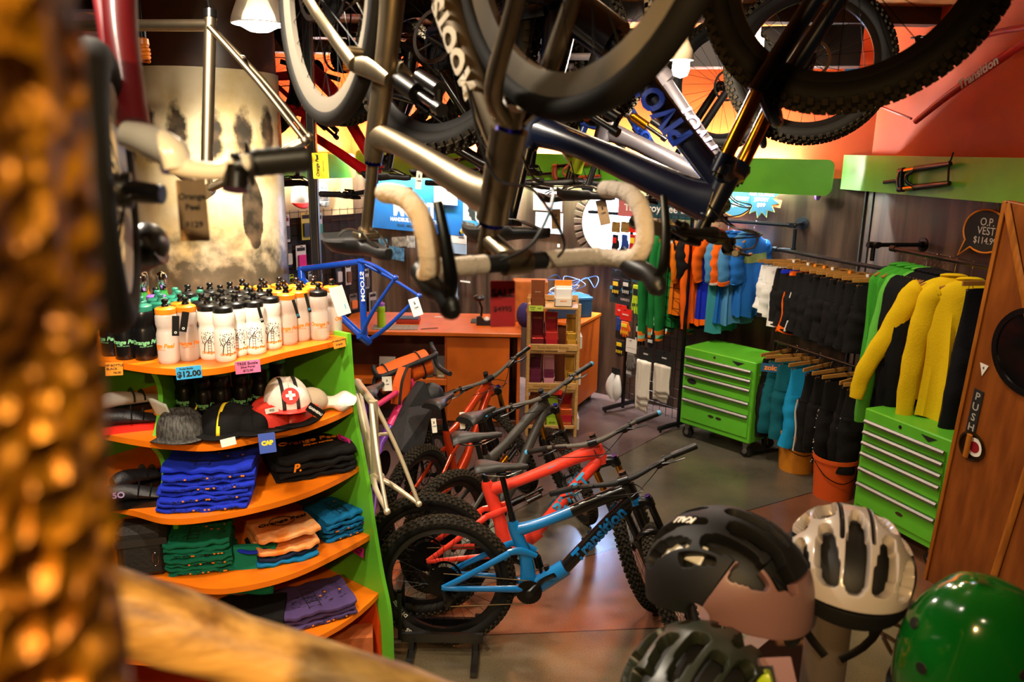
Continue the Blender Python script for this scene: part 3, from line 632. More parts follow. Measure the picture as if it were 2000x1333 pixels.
        if not mtb: mb = MB(); mb.tube([CO-SA*.012, CO+SA*.006], .0205, 16); mb.build('seat_collar', 'blueano', sp_)
        so = shared(('saddle',), 'saddle', r, T(*sc_) @ RY(-.02), saddle_fn, 'leather', mod='sub')
        shared(('rails',), 'saddle_rails', so, None, rails_fn, 'steel')
    # ---- drivetrain
    if drop:
        Q = T(*BB) @ RX(PI/2)
        mb = MB(); nT = 32; rr = .064 if mtb else .08
        mb.prism([((rr+(.0045 if k % 2 else 0))*math.cos(PI*k/nT), (rr+(.0045 if k % 2 else 0))*math.sin(PI*k/nT)) for k in range(2*nT)], .003, Q @ T(0, 0, .048)); CR = mb.build('chainring', 'dark', r, smooth=False)
        for s, a in ((-1, crank), (1, crank+PI)):
            e = BB+V((.172*math.cos(a), s*.078, .172*math.sin(a)))
            mb = MB(); mb.tube([BB+V((0, s*.062, 0)), BB*.5+e*.5, e], [(.019, .012), (.014, .008), (.015, .008)], 12, up=up, smooth=3); mb.tube([BB+V((0, s*.04, 0)), BB+V((0, s*.072, 0))], .018, 14); mb.build('crank_arm', 'black', r)
        mb = MB(); yq = -.034; ru = .06
        mb.tube([BB+V((0, -.046, rr)), RA+V((0, yq, ru))], (.0035), 6); jz = RA+V((.02, yq, -.115)); j2 = RA+V((.045, yq, -.07))
        mb.tube([BB+V((0, -.046, -rr)), jz+V((.012, 0, -.012))], .0035, 6); mb.tube([jz, j2, RA+V((.04, yq, -.045))], .0035, 6)
        mb.build('chain', mat('chain_metal', '#5a4a33', .35, .9), r)
        mb = MB(); mb.tube([RA+V((0, -.082, -.012)), RA+V((.012, -.08, -.05)), j2+V((0, -.02, 0))], [.014, .018, .016], 10)
        for yy in (-.008, .008): mb.tube([j2+V((0, yy, 0)), jz+V((0, yy, 0))], [(.014, .002), (.016, .002)], 10, up=up)
        for c in (j2, jz): mb.lathe([(.002, -.003), (.019, -.003), (.019, .003), (.002, .003)], 14, T(*c) @ RX(PI/2))
        mb.build('derailleur', 'black', r)
    return r
# paints
def paint(n, h, **k): return mat(n, h, k.pop('rough', .28), coat=k.pop('coat', .6), **k)
P_blue = paint('bike_blue', '#0e70b4'); P_gloss = paint('bike_black', '#0c0b0c'); P_red = paint('bike_coral', '#ee3f2c'); P_char = mat('bike_charcoal', '#3c3a36', .5); P_or = paint('bike_orange', '#c73c14', metal=.4)
P_navy = paint('bike_navy', '#0d1730', rough=.3); P_silver = paint('bike_silver', '#575257', rough=.45, metal=.3); P_lime = paint('bike_lime', '#b5d21c'); P_maroon = paint('bike_maroon', '#57131a'); P_dred = paint('bike_red', '#d0121a')
M.update(tape_pale=mat('tape_pale', '#d9c9b6', .8, bump=.3, bscale=150), tape_tan=mat('tape_tan', '#9b7352', .8, bump=.3, bscale=150), lilac=mat('lilac', '#b79bd0', .5), cyan=mat('cyan_decal', '#2f9fd0', .4), royal=mat('royal_decal', '#2450d8', .4), decal=mat('pale_decal', '#d9d4c8', .5), orangeplug=mat('orange_plug', '#f0552a', .5), blueplug=mat('blue_plug', '#46a8da', .5))
def stand_pose(x, y, yaw, z=0.): return T(x, y, z) @ RZ(yaw)
def hang_pose(loc, rot): return T(*loc) @ (RZ(rot[2]) @ RY(rot[1]) @ RX(rot[0]))
TS = lambda R: (('MAXXIS', .032, R-.042, 4.25, -.0352, 'decal', 0), ('DT SWISS', .026, R-.092, 3.75, -.0168, 'decal', 0))
R_ = .37
bike('mountain_bike', 'blue and black mountain bike nearest the camera in its floor stand', stand_pose(-.327, 3.703, -.004, .012), steer=-1.734, fatk=1.1, tag_=True, frame=P_blue, front2=P_gloss, shock='vert', text='Transition', text_mat=P_blue, tsize=.088,
     geo=dict(stack=.59, reach=.476, sad=.683, stl=.387), crank=.75, marks_r=TS(R_), ends=None, tt_text=None, stripe=P_blue)
bike('mountain_bike', 'coral red mountain bike with blue lettering standing behind the blue one', stand_pose(-.45, 3.99, .2), steer=-1.97, fatk=1.2, frame=P_red, text='PIVOT', text_mat='cyan', tsize=.095, tt_text='FIREBIRD',
     geo=dict(stack=.622, reach=.51, sad=.726, stl=.458), crank=-.5, ends='blueplug', stan='gold', bar=mat('bar_grey', '#4b463d', .45), grip='plastic')
bike('mountain_bike', 'charcoal mountain bike with gold fork legs between red and orange bikes', stand_pose(-.36, 4.28, .903), steer=-2.086, fatk=1.25, frame=P_char, geo=dict(stack=.627, reach=.483, sad=.695), ends='blueplug', stan='gold', bar=mat('bar_grey', '#4b463d'), shockm='gold', crank=.2)
bike('mountain_bike', 'metallic orange mountain bike with orange bar plugs in front of the counter', stand_pose(-.578, 4.663, 1.106), steer=-2.106, frame=P_or, geo=dict(stack=.603, sad=.641), ends='orangeplug', stan='gold', bar=mat('bar_grey', '#4b463d'), crank=.4)
# hanging upside down
bike('road_bike', 'titanium drop bar bike with pale tape hanging upside down nearest', hang_pose((-.483, 2.149, 3.29), (-3.1383, .0065, -.9949)), kind='road', frame='ti', fork='ti', rim=mat('polished_rim', '#a0988a', .3, .55), tape='tape_pale', text='MOOTS', text_mat='decal', tsize=.062, steer=.0, crank=1.)
bike('mountain_bike', 'dark navy mountain bike with gold fork hanging upside down at right', hang_pose((-.236, 2.807, 3.255), (2.9609, -.0967, -.5633)), fatk=1.45, frame=P_navy, text='PIVOT', text_mat='royal', tsize=.085, fork=paint('fork_navy', '#0f1a33', rough=.3), stan='gold', marks_f=TS(R_), wrot=.6, shockm='gold', grip=mat('grip_tan', '#8d7c62', .6))
bike('mountain_bike', 'silver mountain bike with lilac lettering hanging behind the navy one', hang_pose((.127, 4.134, 3.327), (2.9228, .0084, -.2465)), fatk=1.45, frame=P_silver, text='PIVOT', text_mat='lilac', tsize=.09, marks_f=TS(R_), wrot=2.2, shockm='gold')
bike('mountain_bike', 'blue black mountain bike hanging beyond the silver one', hang_pose((.008, 4.487, 3.291), (-3.0965, -.01, .268)), frame=paint('bike_deep_blue', '#173a86'), text='PIVOT', text_mat='royal', tsize=.085)
bike('mountain_bike', 'lime yellow mountain bike hanging in front of the green board', hang_pose((.033, 4.928, 3.434), (3.1127, .0101, -1.2309)), frame=P_lime, text='INTENSE', text_mat='ink', tsize=.06)
bike('mountain_bike', 'maroon mountain bike hanging far back above the counter', hang_pose((-.75, 5.6, 3.39), (PI, 0, -.9)), frame=P_maroon)
bike('mountain_bike', 'bright red mountain bike hanging behind the titanium seat tube', hang_pose((-1.6, 5.2, 3.33), (PI, 0, -.55)), frame=P_dred)
bike('mountain_bike', 'black mountain bike hanging between the red and the lime ones', hang_pose((-.95, 4.55, 3.40), (PI, 0, -.42)), frame=P_gloss, marks_f=TS(R_), marks_r=TS(R_), wrot=1.1)
# ================================================================ CURVED DISPLAY SHELF AROUND THE COLUMN
ZS = [1.70, 1.376, 1.087, .752, .463]
EDGE = [[(215, 706), (320, 720), (420, 720), (560, 688), (676, 660)], [(215, 850), (340, 868), (420, 869), (520, 850), (600, 832), (691, 794)], [(248, 995), (330, 1014), (430, 1005), (560, 975), (640, 945), (704, 909)],
        [(320, 1135), (400, 1150), (460, 1148), (560, 1125), (660, 1080), (725, 1044)], [(400, 1290), (520, 1275), (640, 1235), (741, 1158)]]
def pol(p): d = V(p)-COLC; return math.hypot(d.x, d.y), math.atan2(d.y, d.x)
def cyl(r, a, z): return V((COLC.x+r*math.cos(a), COLC.y+r*math.sin(a), z))
SH = thing('display_shelf', 'green and orange curved display shelf wrapped around the painted column', 'shelf', COLC)
A_R = pol(atz(675, 660, 1.70))[1]; A_L = math.radians(-122)
for k, (z, pts) in enumerate(zip(ZS, EDGE)):
    front = [pol(atz(px, py, z)) for px, py in pts]
    front = [(r, a) for r, a in front]; r0 = front[0][0]; a0 = front[0][1]
    front = [(r0*.84, A_L), (r0*.95, (A_L+a0)/2)]+front
    front = cr(front, 6)
    poly = [(r*math.cos(a), r*math.sin(a)) for r, a in front]; a1 = front[-1][1]
    back = [(.40*math.cos(a1+(A_L-a1)*i/12), .40*math.sin(a1+(A_L-a1)*i/12)) for i in range(13)]
    mb = MB(); mb.prism(poly+back, .026, T(0, 0, z), t0=-.026); mb.build('shelf', 'orange', SH, angle=30)
prof = [(675, 652), (687, 800), (702, 884), (714, 950), (722, 1010), (729, 1055), (741, 1124), (756, 1200), (760, 1280)]
pn = V((-math.sin(A_R), math.cos(A_R), 0))
pr = [onplane(px, py, COLC, pn) for px, py in prof]; pr = [(pol(p)[0]+.012, p.z) for p in pr]+[(1.26, 0.)]
pr = [q[:2] for q in cr([(r, z) for r, z in pr], 5)]
mb = MB(); X = basis((0, 0, 0), (math.cos(A_R), math.sin(A_R), 0), (0, 0, 1)); mb.prism([(.385, 0), (.385, pr[0][1])]+pr, .022, X, t0=-.022); mb.build('side_panel', 'green', SH, angle=30)
lin_ = mat('orange_red_lacquer', '#c8430f', .4, noise=.08, nscale=6)
mb = MB(); mb.prism([(.41, .02), (.41, .435), (1.16, .435), (1.19, .3), (1.2, .02)], .012, X, t0=.002); mb.build('base_lining', lin_, SH, smooth=False)
mb = MB(); mb.prism([(r*math.cos(a), r*math.sin(a)) for r, a in [(1.15, A_L+(A_R-A_L)*i/20) for i in range(21)]]+[(.42*math.cos(A_R+(A_L-A_R)*i/12), .42*math.sin(A_R+(A_L-A_R)*i/12)) for i in range(13)], .03, T(0, 0, .06)); mb.build('base_plate', lin_, SH, smooth=False)
A_D = [pol(atz(303, 852, ZS[1]))[1], pol(atz(310, 992, ZS[2]))[1], pol(atz(336, 1122, ZS[3]))[1], pol(atz(360, 1240, ZS[4]))[1]]
for k in range(4):
    zt, zb = ZS[k]-.026, ZS[k+1]; rb = pol(atz(*[(303, 852), (310, 992), (336, 1122), (370, 1250)][k], zb))[0]; h = zt-zb
    X = basis((0, 0, 0), (math.cos(A_D[k]), math.sin(A_D[k]), 0), (0, 0, 1)); e = [(rb-.10*math.sin(PI*t), zb+h*t) for t in [i/10 for i in range(11)]]
    mb = MB(); mb.prism([(.40, zt), (.40, zb)]+e, .02, X); mb.build('divider', 'green', SH, angle=30)
X = basis((0, 0, 0), (math.cos(A_L), math.sin(A_L), 0), (0, 0, 1)); mb = MB(); mb.prism([(.385, 0), (.385, 1.7), (.90, 1.7), (.94, .9), (1.0, 0)], .022, X, t0=0); mb.build('side_panel', 'green', SH, smooth=False)
# ---------------------------------------------------------------- water bottles
B_white = mat('bottle_white', '#ece8e0', .42); B_black = mat('bottle_black', '#0d0d0e', .28); B_clear = mat('bottle_frost', '#efe2d6', .45, trans=.45, spec=.4); B_green = mat('steel_bottle_green', '#2c8a3a', .3)
C_or = mat('cap_orange', '#f08a1c', .4); C_bk = mat('cap_black', '#121212', .35); C_te = mat('cap_teal', '#2f8a72', .35, trans=.15); C_pu = mat('cap_purple', '#8a5cc0', .4)
def bottle(name, label, body, cap, script, scol, loc, rz, group=None, art=None):
    mb = MB(); mb.lathe([(r_*1.14, h_) for r_, h_ in [(.001, 0), (.031, 0), (.0355, .006), (.0365, .02), (.0365, .118), (.034, .128), (.0322, .138), (.034, .148), (.0365, .158), (.0362, .19), (.033, .201), (.030, .204)]], 28)
    o = mb.build(name, body); tag(o, label, 'bottle', group); o.location = loc; o.rotation_euler = (0, 0, rz)
    mb = MB(); mb.lathe([(r_*1.14, h_) for r_, h_ in [(.031, .200), (.0345, .2), (.035, .204), (.0345, .219), (.031, .223), (.016, .2265), (.013, .228)]], 28); c = mb.build('cap', cap, o)
    mb = MB(); mb.lathe([(r_*1.14, h_) for r_, h_ in [(.013, .226), (.0115, .236), (.0085, .239), (.0085, .2435), (.0115, .2455), (.0115, .253), (.0085, .257), (.001, .257)]], 16); mb.build('nozzle', 'black' if cap != C_te else C_te, c)
    def wrapf(z0): return lambda x, y, z: ((.0419+z)*math.sin(x/.0419), -(.0419+z)*math.cos(x/.0419), z0+y)
    if script:
        mb = MB(); mb.text(script, .0235, wrapf(.075), .0003, shear=.25, bold=.0008); mb.text('bicycle service', .0085, wrapf(.060), .0003, shear=.25)
        mb.build('lettering', scol, o, smooth=False)['label'] = 'printed shop name'
    if art:
        mb = MB(); f0 = wrapf(.05); f = lambda x, y, z: f0(x*1.14, y*1.05, z); rnd = random.Random(4)
        def stroke(pts, w):
            for (a, b), (c2, d2) in zip(pts, pts[1:]):
                nx, ny = -(d2-b), c2-a; q = math.hypot(nx, ny) or 1; nx *= w/q; ny *= w/q
                mb.add([f(a+nx, b+ny, .0003), f(c2+nx, d2+ny, .0003), f(c2-nx, d2-ny, .0003), f(a-nx, b-ny, .0003)], [(0, 1, 2, 3)])
        stroke([(-.022, -.02), (-.019, .005), (-.016, .02), (-.004, .035), (.004, .05)], .0016); stroke([(-.018, .012), (-.026, .03), (-.03, .045)], .001); stroke([(-.01, .03), (-.014, .05)], .001); stroke([(-.004, .036), (.012, .045), (.024, .048)], .001)
        for x in (-.006, .004): stroke([(x, -.018), (x, .035)], .0008)
        for k in range(5): stroke([(-.006, -.012+.011*k), (.004, -.012+.011*k)], .0008)
        for k in range(46): a, b = rnd.uniform(-.03, .03), rnd.uniform(.015, .062); stroke([(a, b), (a+rnd.uniform(-.004, .004), b+.004)], .0011)
        for k in range(14): a, b = rnd.uniform(.006, .028), rnd.uniform(-.02, .02); stroke([(a, b), (a+.003, b+.003)], .0012)
        mb.build('tree_print', 'ink', o, smooth=False)
        mb = MB(); mb.text('Orange Peel', .015, lambda x, y, z: f(x+.006, y-.016, z), .0003, shear=.25, bold=.0005); mb.build('lettering', C_or, o, smooth=False)['label'] = 'printed shop name in orange'
    return o
def cam_rz(p): return math.atan2(p[0], p[1])*-1  # turn the print towards the room
EDGE_A = sorted((pol(atz(x, y, ZS[0]))[1], pol(atz(x, y, ZS[0]))[0]) for x, y in EDGE[0])
def edge_r(a_):
    E = EDGE_A[0][1] if a_ < EDGE_A[0][0] else EDGE_A[-1][1]
    for (a0, r0), (a1, r1) in zip(EDGE_A, EDGE_A[1:]):
        if a0 <= a_ <= a1: E = r0+(r1-r0)*(a_-a0)/(a1-a0)
    return E
protos = {}
STEEL = (('g', 258, 536), ('o', 270, 531), ('g', 285, 540), ('g', 297, 533))
def put(kind, label, px, py, top=False, group=None, drz=0., z=ZS[0]):
    if z == ZS[0]: PEND.append((kind, label, group, drz, (atz(px, py, z+.257) if top else atz(px, py, z)), top)); return
    p = atz(px, py, z+.2) if top else atz(px, py, z); p.z = z
    place(kind, label, group, drz, p)
PEND = []
def place(kind, label, group, drz, p):
    rz = -math.atan2(p.x, p.y)+drz
    if kind in protos: return dup(protos[kind], label, group, loc=p, rot=(0, 0, rz))
    a = dict(black=(B_black, C_te, 'Orange Peel', mat('print_mint', '#7fc98f', .5), None), clear=(B_clear, C_or, 'Orange Peel', C_or, None), white=(B_white, C_bk, None, None, True), clearblack=(B_clear, C_bk, 'Orange Peel', C_or, None), purple=(B_black, C_pu, None, None, None))[kind]
    protos[kind] = bottle('water_bottle', label, a[0], a[1], a[2], a[3], p, rz, group, a[4]); return protos[kind]
for kind, px, py, dr, lab in (
 ('black', 284, 706, .1, 'black bottle with teal cap beside the first frosted bottle in the front row'), ('black', 251, 705, -.3, 'second black bottle with teal cap from the frosted ones, front row'), ('black', 221, 698, -.9, 'leftmost black bottle with teal cap beside the gold post'),
 ('clear', 337, 712, -.9, 'frosted bottle with orange cap directly right of the black ones'), ('clear', 374, 701, .1, 'second frosted bottle with orange cap bearing a black hang tag'),
 ('white', 403, 699, .6, 'leftmost white tree print bottle, half hidden by its neighbour'), ('white', 434, 706, .35, 'white tree print bottle at the shelf edge above the blue price card'), ('white', 461, 694, .5, 'white tree print bottle in the gap between two front ones'), ('white', 496, 695, -.1, 'white tree print bottle above the pink price card'), ('white', 531, 684, .1, 'rightmost white tree print bottle in the front row'),
 ('clear', 566, 675, .0, 'frosted orange capped bottle directly right of the white ones'), ('clear', 594, 666, -.1, 'frosted orange capped bottle left of the black capped frosted one'), ('clearblack', 623, 667, .3, 'frosted bottle with a black cap near the shelf end'), ('clear', 651, 656, 1.6, 'frosted orange capped bottle at the right end with a white hang tag')):
    put(kind, lab, px, py-5, drz=dr)
for px, py in ((368, 563), (377, 574), (392, 580), (405, 568), (415, 575), (428, 580), (440, 566), (452, 573), (472, 576), (480, 560), (489, 567), (509, 569), (521, 568)):
    put('white', 'black capped white bottle in the rows behind the front white ones', px, py, True, 'white bottles in the back rows')
for px, py in ((512, 553), (522, 561), (547, 547), (543, 565), (568, 556), (580, 559), (604, 556), (614, 546), (555, 570), (639, 551)):
    put('clear', 'orange capped frosted bottle in the rows behind the right front ones', px, py, True, 'frosted bottles in the back rows')
put('clear', 'orange capped frosted bottle behind the first frosted pair', 357, 588, True)
for px, py in ((270, 582), (277, 588), (292, 592), (254, 594), (264, 600), (302, 598), (246, 588)):
    put('black', 'teal capped black bottle in the rows behind the front black ones', px, py, True, 'black bottles in the back rows')
for px, py, lab in ((254, 570, 'left one of two purple capped bottles behind the black ones'), (290, 568, 'right one of two purple capped bottles behind the black ones')): put('purple', lab, px, py, True)
for k, (px, py) in enumerate(((358, 742), (396, 748), (430, 746), (470, 740), (508, 733), (540, 722))):
    put('black', 'teal capped black bottle in the shade behind the caps', px, py-14, True, 'black bottles behind the caps', z=ZS[1])
for (k_, px, py) in STEEL: PEND.append(('steel', None, None, 0, atz(px, py, ZS[0]+.31), True))
P_ = [V((e[4].x, e[4].y, ZS[0])) for e in PEND]
PO_ = [pol(p)[1] for p in P_]
for it in range(500):
    for i in range(len(P_)):
        for j in range(i):
            d = P_[i]-P_[j]; L = d.length
            if L < (.0845 if PEND[i][5] or PEND[j][5] else .080):
                wi, wj = (1. if PEND[i][5] else .002), (1. if PEND[j][5] else .002); d = d/L if L > 1e-6 else V((0, 1, 0)); s_ = ((.0845 if PEND[i][5] or PEND[j][5] else .080)-L)/(wi+wj); P_[i] += d*s_*wi; P_[j] -= d*s_*wj
    for i in range(len(P_)):
        r_, a_ = pol(P_[i])
        E_ = edge_r(a_)-(.145 if PEND[i][5] else .043); a_ = a_+(PO_[i]-a_)*(.25 if PEND[i][5] else 0)
        if r_ < .415: P_[i] = cyl(.415, a_, ZS[0])
        elif r_ > E_: P_[i] = cyl(E_, a_, ZS[0])
SP_ = []
for e, p in zip(PEND, P_):
    if e[0] == 'steel': SP_.append(p)
    else: place(e[0], e[1], e[2], e[3], p)

def steelbottle(px, py, m, label):
    p = SP_.pop(0)
    mb = MB(); mb.lathe([(.001, 0), (.034, 0), (.035, .01), (.035, .16), (.03, .19), (.02, .215), (.018, .235)], 24); o = mb.build('steel_bottle', m); o.location = p; tag(o, label, 'bottle')
    mb = MB(); mb.lathe([(.0205, .23), (.0225, .235), (.0225, .285), (.019, .30), (.001, .31)], 20); mb.build('cap', 'chrome', o)
steelbottle(258, 536, B_green, 'green steel bottle with silver cap nearest the gold post'); steelbottle(270, 531, mat('steel_bottle_orange', '#d96a1e', .3), 'orange steel bottle with silver cap between green ones')
steelbottle(285, 540, B_green, 'green steel bottle with silver cap in front of its fellows'); steelbottle(297, 533, B_green, 'green steel bottle with silver cap next to the column')
# hang tags on bottles
def card(name, label, cat, X, w, h, m, lines=(), ink='ink', th=.0012, group=None, hole=False, r=.002):
    """flat card: text lines (string, size, x, y[, bold])"""
    mb = MB(); mb.prism(rough_line(w, h, r, 2), th, T(0, 0, 0)); o = mb.build(name, m, smooth=False)
    if cat: tag(o, label, cat, group); o.matrix_world = X
    if lines:
        mb = MB()
        for L in lines: mb.text(L[0], L[1], lambda x, y, z, L=L: (x+L[2], y+L[3], th/2+.0004+z), .0002, L[5] if len(L) > 5 else 'CENTER', 0, L[4] if len(L) > 4 else .0004)
        mb.build('lettering', ink, o, smooth=False)
    return o
def tocam(p, tilt=0., yaw=0.):
    n = (_C-V(p)); n.z *= .35; n.normalize(); X = facing(p, n); return X @ RZ(tilt) @ RY(yaw)
for px, py, t, lab, m, ik in ((343, 637, -.08, 'black hang tag on the left frosted bottle', 'black', 'white'), (360, 629, -.2, 'black hang tag on the second frosted bottle', 'black', 'white'), (578, 604, .25, 'black hang tag between the two right frosted bottles', 'black', 'cyan'), (601, 592, .2, 'black hang tag beside the black capped frosted bottle', 'black', 'cyan'), (508, 612, .2, 'black hang tag between white tree print bottles', 'black', 'white')):
    p = atd(px, py, pol(V((0, 0, 0)))[0]*0+3.05 if px < 400 else 3.2); card('hang_tag', lab, 'tag', tocam(p, t), .026 if px < 400 else .012, .078, m, (('O', .012, 0, -.026),), ik)
p = atd(664, 588, 3.36); card('hang_tag', 'white hang tag on the bottle at the right end of the shelf', 'tag', tocam(p, .28), .058, .125, 'paper', (('I', .03, .014, -.03),), 'cyan')
# price cards
def on_edge(px, py):
    for k in range(1600):
        p = atd(px, py, 2.4+k*.001); r_, a_ = pol(p)
        if r_ < edge_r(a_)+.034: return p
    return p
def price(px, py, z, w, h, m, label, lines, tilt=0., name='price_card'):
    p = on_edge(px, py); card(name, label, 'price card', facing(p, (_C.x-p.x, _C.y-p.y, 0)) @ RZ(tilt), w, h, m, lines)
price(223, 721, 2.94, .062, .054, mat('card_orange', '#f0921f', .8), 'orange price card for black bottles near the gold post', (('OP BOTTLE', .0125, 0, .014), ('BLACK', .0125, -.008, 0), ('$6.00', .0125, .01, -.016)), -.06)
price(369, 728, 2.9, .092, .05, mat('card_blue', '#35a3dc', .8), 'blue price card reading twelve dollars on the top shelf edge', (('Purist Bottle', .0095, -.008, .016), ('$12.00', .031, 0, -.006, .0014)), .03)
price(484, 717, 2.93, .096, .052, mat('card_pink', '#ef7fb4', .8), 'pink price card for tree bottles on the top shelf edge', (('TREE Bottle', .016, 0, .014), ('26oz Purist', .012, 0, 0), ('$12.00', .014, 0, -.015)), .05)
price(662, 670, 3.32, .055, .046, mat('card_orange'and'card_orange', '#f0921f', .8), 'orange price card for insulated bottles at the shelf end', (('OP INSULATED', .0085, 0, .01), ('$18.00', .011, 0, -.008)), .22)
mag = mat('card_magenta', '#cc1a80', .8)
for px, py, zz, lab in ((672, 863, 1.25, 'magenta price card on the green end panel beside the black shirts'), (698, 1075, .66, 'magenta price card on the green end panel above the purple shirts')):
    p = onplane(px, py, COLC, pn) ; nn = -pn if (-pn).dot(_C-p) > 0 else pn; p = onplane(px, py, COLC+nn*.03, pn); card('price_card', lab, 'price card', facing(p, nn) @ RZ(-.1), .085, .05, mag, (('Regular Tee', .012, 0, .01), ('$20', .017, 0, -.011)))
# ---------------------------------------------------------------- folded shirts
def fold_fn(mb, w, d, h, seed, sag=.0):
    """a folded garment: rounded fold at the front, soft wavy faces, layers showing at the sides"""
    rnd = random.Random(seed); ph = [rnd.uniform(0, 6) for _ in range(8)]; nx, ny = 26, 14
    def prof(t): # closed section in y (depth) and z: around the fold
        a = 2*PI*t; c, s = math.cos(a), math.sin(a); e = .35
        return (abs(c)**e*(1 if c > 0 else -1), abs(s)**.55*(1 if s > 0 else -1))
    n = 28; vs = []
    for i in range(nx+1):
        u = -1+2*i/nx; sq = 1-.10*abs(u)**8
        for k in range(n):
            y, z = prof(k/n); yy = y*d/2*sq*(1+.02*math.sin(3*u+ph[0])); xx = u*w/2*(1+.012*math.sin(5*y+ph[1]))
            zz = h/2+z*h/2*sq+.0035*math.sin(7*u+ph[2]+2*y)+.003*math.sin(4*y+ph[3]+3*u)+.002*math.sin(13*u+ph[5])
            if y < -.7: zz += .002*math.sin(16*u+ph[4])
            vs.append((xx, yy, zz-sag*(abs(u)**2)*h))
    fs = [(i*n+k, (i+1)*n+k, (i+1)*n+(k+1) % n, i*n+(k+1) % n) for i in range(nx) for k in range(n)]+[tuple(range(n))[::-1], tuple(nx*n+k for k in range(n))]
    fs = [f[::-1] for f in fs]
    mb.add(vs, fs)
def cloth(n, h, h2=None, **k): return mat(n, h, .85, spec=.2, bump=.25, bscale=90, hex2=h2, **k)
def branch_print(mb, w, d, z, seed, y0=-.5):
    rnd = random.Random(seed)
    for _ in range(70):
        x, y = rnd.uniform(-.4, .42)*w, (y0+rnd.uniform(0, .5))*d; a = rnd.uniform(0, PI); l = rnd.uniform(.006, .018); ww = .0012
        mb.box((x, y, z), (l, ww*2, .0008), rot=Matrix.Rotation(a, 3, 'Z'))
def stack(px, py, z, yaw, w, d, hs, m, label_fn, group, seed, art=None, jitter=.02, lean=(0, 0)):
    p = atz(px, py, z); p.z = z+.001; zz = p.z; out = []
    for k, h in enumerate(hs):
        mb = MB(); fold_fn(mb, w, d, h*1.02, seed+k)
        o = mb.build('folded_shirt', m[k % len(m)] if isinstance(m, list) else m); rnd = random.Random(seed*9+k)
        o.location = (p.x+rnd.uniform(-1, 1)*jitter*.4+lean[0]*k, p.y+rnd.uniform(-1, 1)*jitter*.4+lean[1]*k, zz); o.rotation_euler = (0, 0, yaw+rnd.uniform(-1, 1)*jitter*3); zz += h
        tag(o, label_fn(k, len(hs)), 'shirt', group if label_fn(k, len(hs)).startswith('~') else None)
        if label_fn(k, len(hs)).startswith('~'): o['label'] = label_fn(k, len(hs))[1:]
        out.append(o)
        if art == 'tree' and (k % 2 == 0 or k == len(hs)-1):
            mb = MB(); top = k == len(hs)-1
            if top:
                branch_print(mb, w, d, h+.004, seed+k, -.3); 
                for i in range(5): mb.box((-.06*w, (-.35+.15*i)*d, h+.003), (.16*w, .003, .001))
                for x in (-.14, .02): mb.box((x*w, -.05*d, h+.003), (.003, .7*d, .001))
            else:
                rnd2 = random.Random(seed+k)
                for _ in range(40): mb.box((rnd2.uniform(-.35, .4)*w, -d/2-.001, h*rnd2.uniform(.25, .9)), (rnd2.uniform(.004, .016), .002, .0012), rot=Matrix.Rotation(rnd2.uniform(-1, 1), 3, 'Y'))
            mb.build('tree_print', 'ink', o, smooth=False)
            mb = MB(); rnd2 = random.Random(seed+k+50)
            for _ in range(5):
                if top: mb.lathe([(.001, 0), (.006, 0)], 8, T(rnd2.uniform(.02, .4)*w, rnd2.uniform(-.2, .3)*d, h+.0055))
                else: mb.box((rnd2.uniform(-.3, .4)*w, -d/2-.0015, h*.55), (.008, .002, .006))
            mb.build('fruit_print', C_or, o, smooth=False)
    return out
pos = lambda nm: (lambda k, n: ('topmost %s in its stack on the shelf' if k == n-1 else ('bottom %s in its stack on the shelf' if k == 0 else '~%s within the middle of its stack')) % nm)
blue_c = cloth('cotton_blue', '#1a2fb8'); bk_c = cloth('cotton_black', '#100f10'); gr_c = cloth('cotton_green', '#0f6e52'); tl_c = cloth('cotton_teal', '#0f6fa6'); pu_c = cloth('cotton_purple', '#4b3a68'); td_c = mat('tie_dye', '#e07a1c', .85, hex2='#f0b070', nscale=14, bump=.2, bscale=90)
stack(407, 975, ZS[2], .2, .36, .26, [.021, .02, .022, .02, .024, .02, .022, .03], blue_c, pos('royal blue tree print shirt'), 'royal blue shirts', 11, 'tree', lean=(.002, .004))
bs = stack(606, 915, ZS[2], .55, .36, .28, [.024, .026, .03, .04], bk_c, pos('black shirt'), 'black shirts', 31)
def top_text(o, txts, z, m):
    mb = MB()
    for t, s, x, y, r in txts: R_2 = Matrix.Rotation(r, 3, 'Z'); mb.text(t, s, lambda a, b, c, x=x, y=y, R_2=R_2: tuple(R_2 @ V((a+x, b+y, 0))+V((0, 0, z+c+.0015*math.sin(a*30)))), .0008, shear=.25, bold=.0012)
    mb.build('lettering', m, o, smooth=False)['label'] = 'printed shop name'
top_text(bs[-1], (('Orange Peel', .058, .0, .03, 0), ('bicycle service', .024, .03, -.02, 0)), .045, C_or)
mb = MB(); mb.text('P.', .05, lambda x, y, z: (x-.09, -.143-z, y+.02), .001, shear=.2, bold=.002); mb.build('lettering', C_or, bs[-2], smooth=False)
stack(396, 1100, ZS[3], .22, .27, .22, [.018, .022, .02, .022, .02, .026, .03], gr_c, pos('green tree print shirt'), 'green shirts', 51, 'tree')
stack(660, 1032, ZS[3], .75, .25, .24, [.02, .022, .02, .028, .03], tl_c, pos('teal blue tree print shirt'), 'teal blue shirts', 71, 'tree')
td = stack(552, 1075, ZS[3], .55, .27, .28, [.02, .022, .03, .03], [tl_c, cloth('cotton_navy', '#16233c'), td_c, td_c], lambda k, n: ('blue shirt under the tie dyed pair', 'dark navy shirt under the tie dyed pair', 'lower orange tie dyed shirt', 'upper orange tie dyed shirt with round shop print')[k], None, 91)
td[-1].rotation_euler[0] = -.10; td[-1].location.z += .022
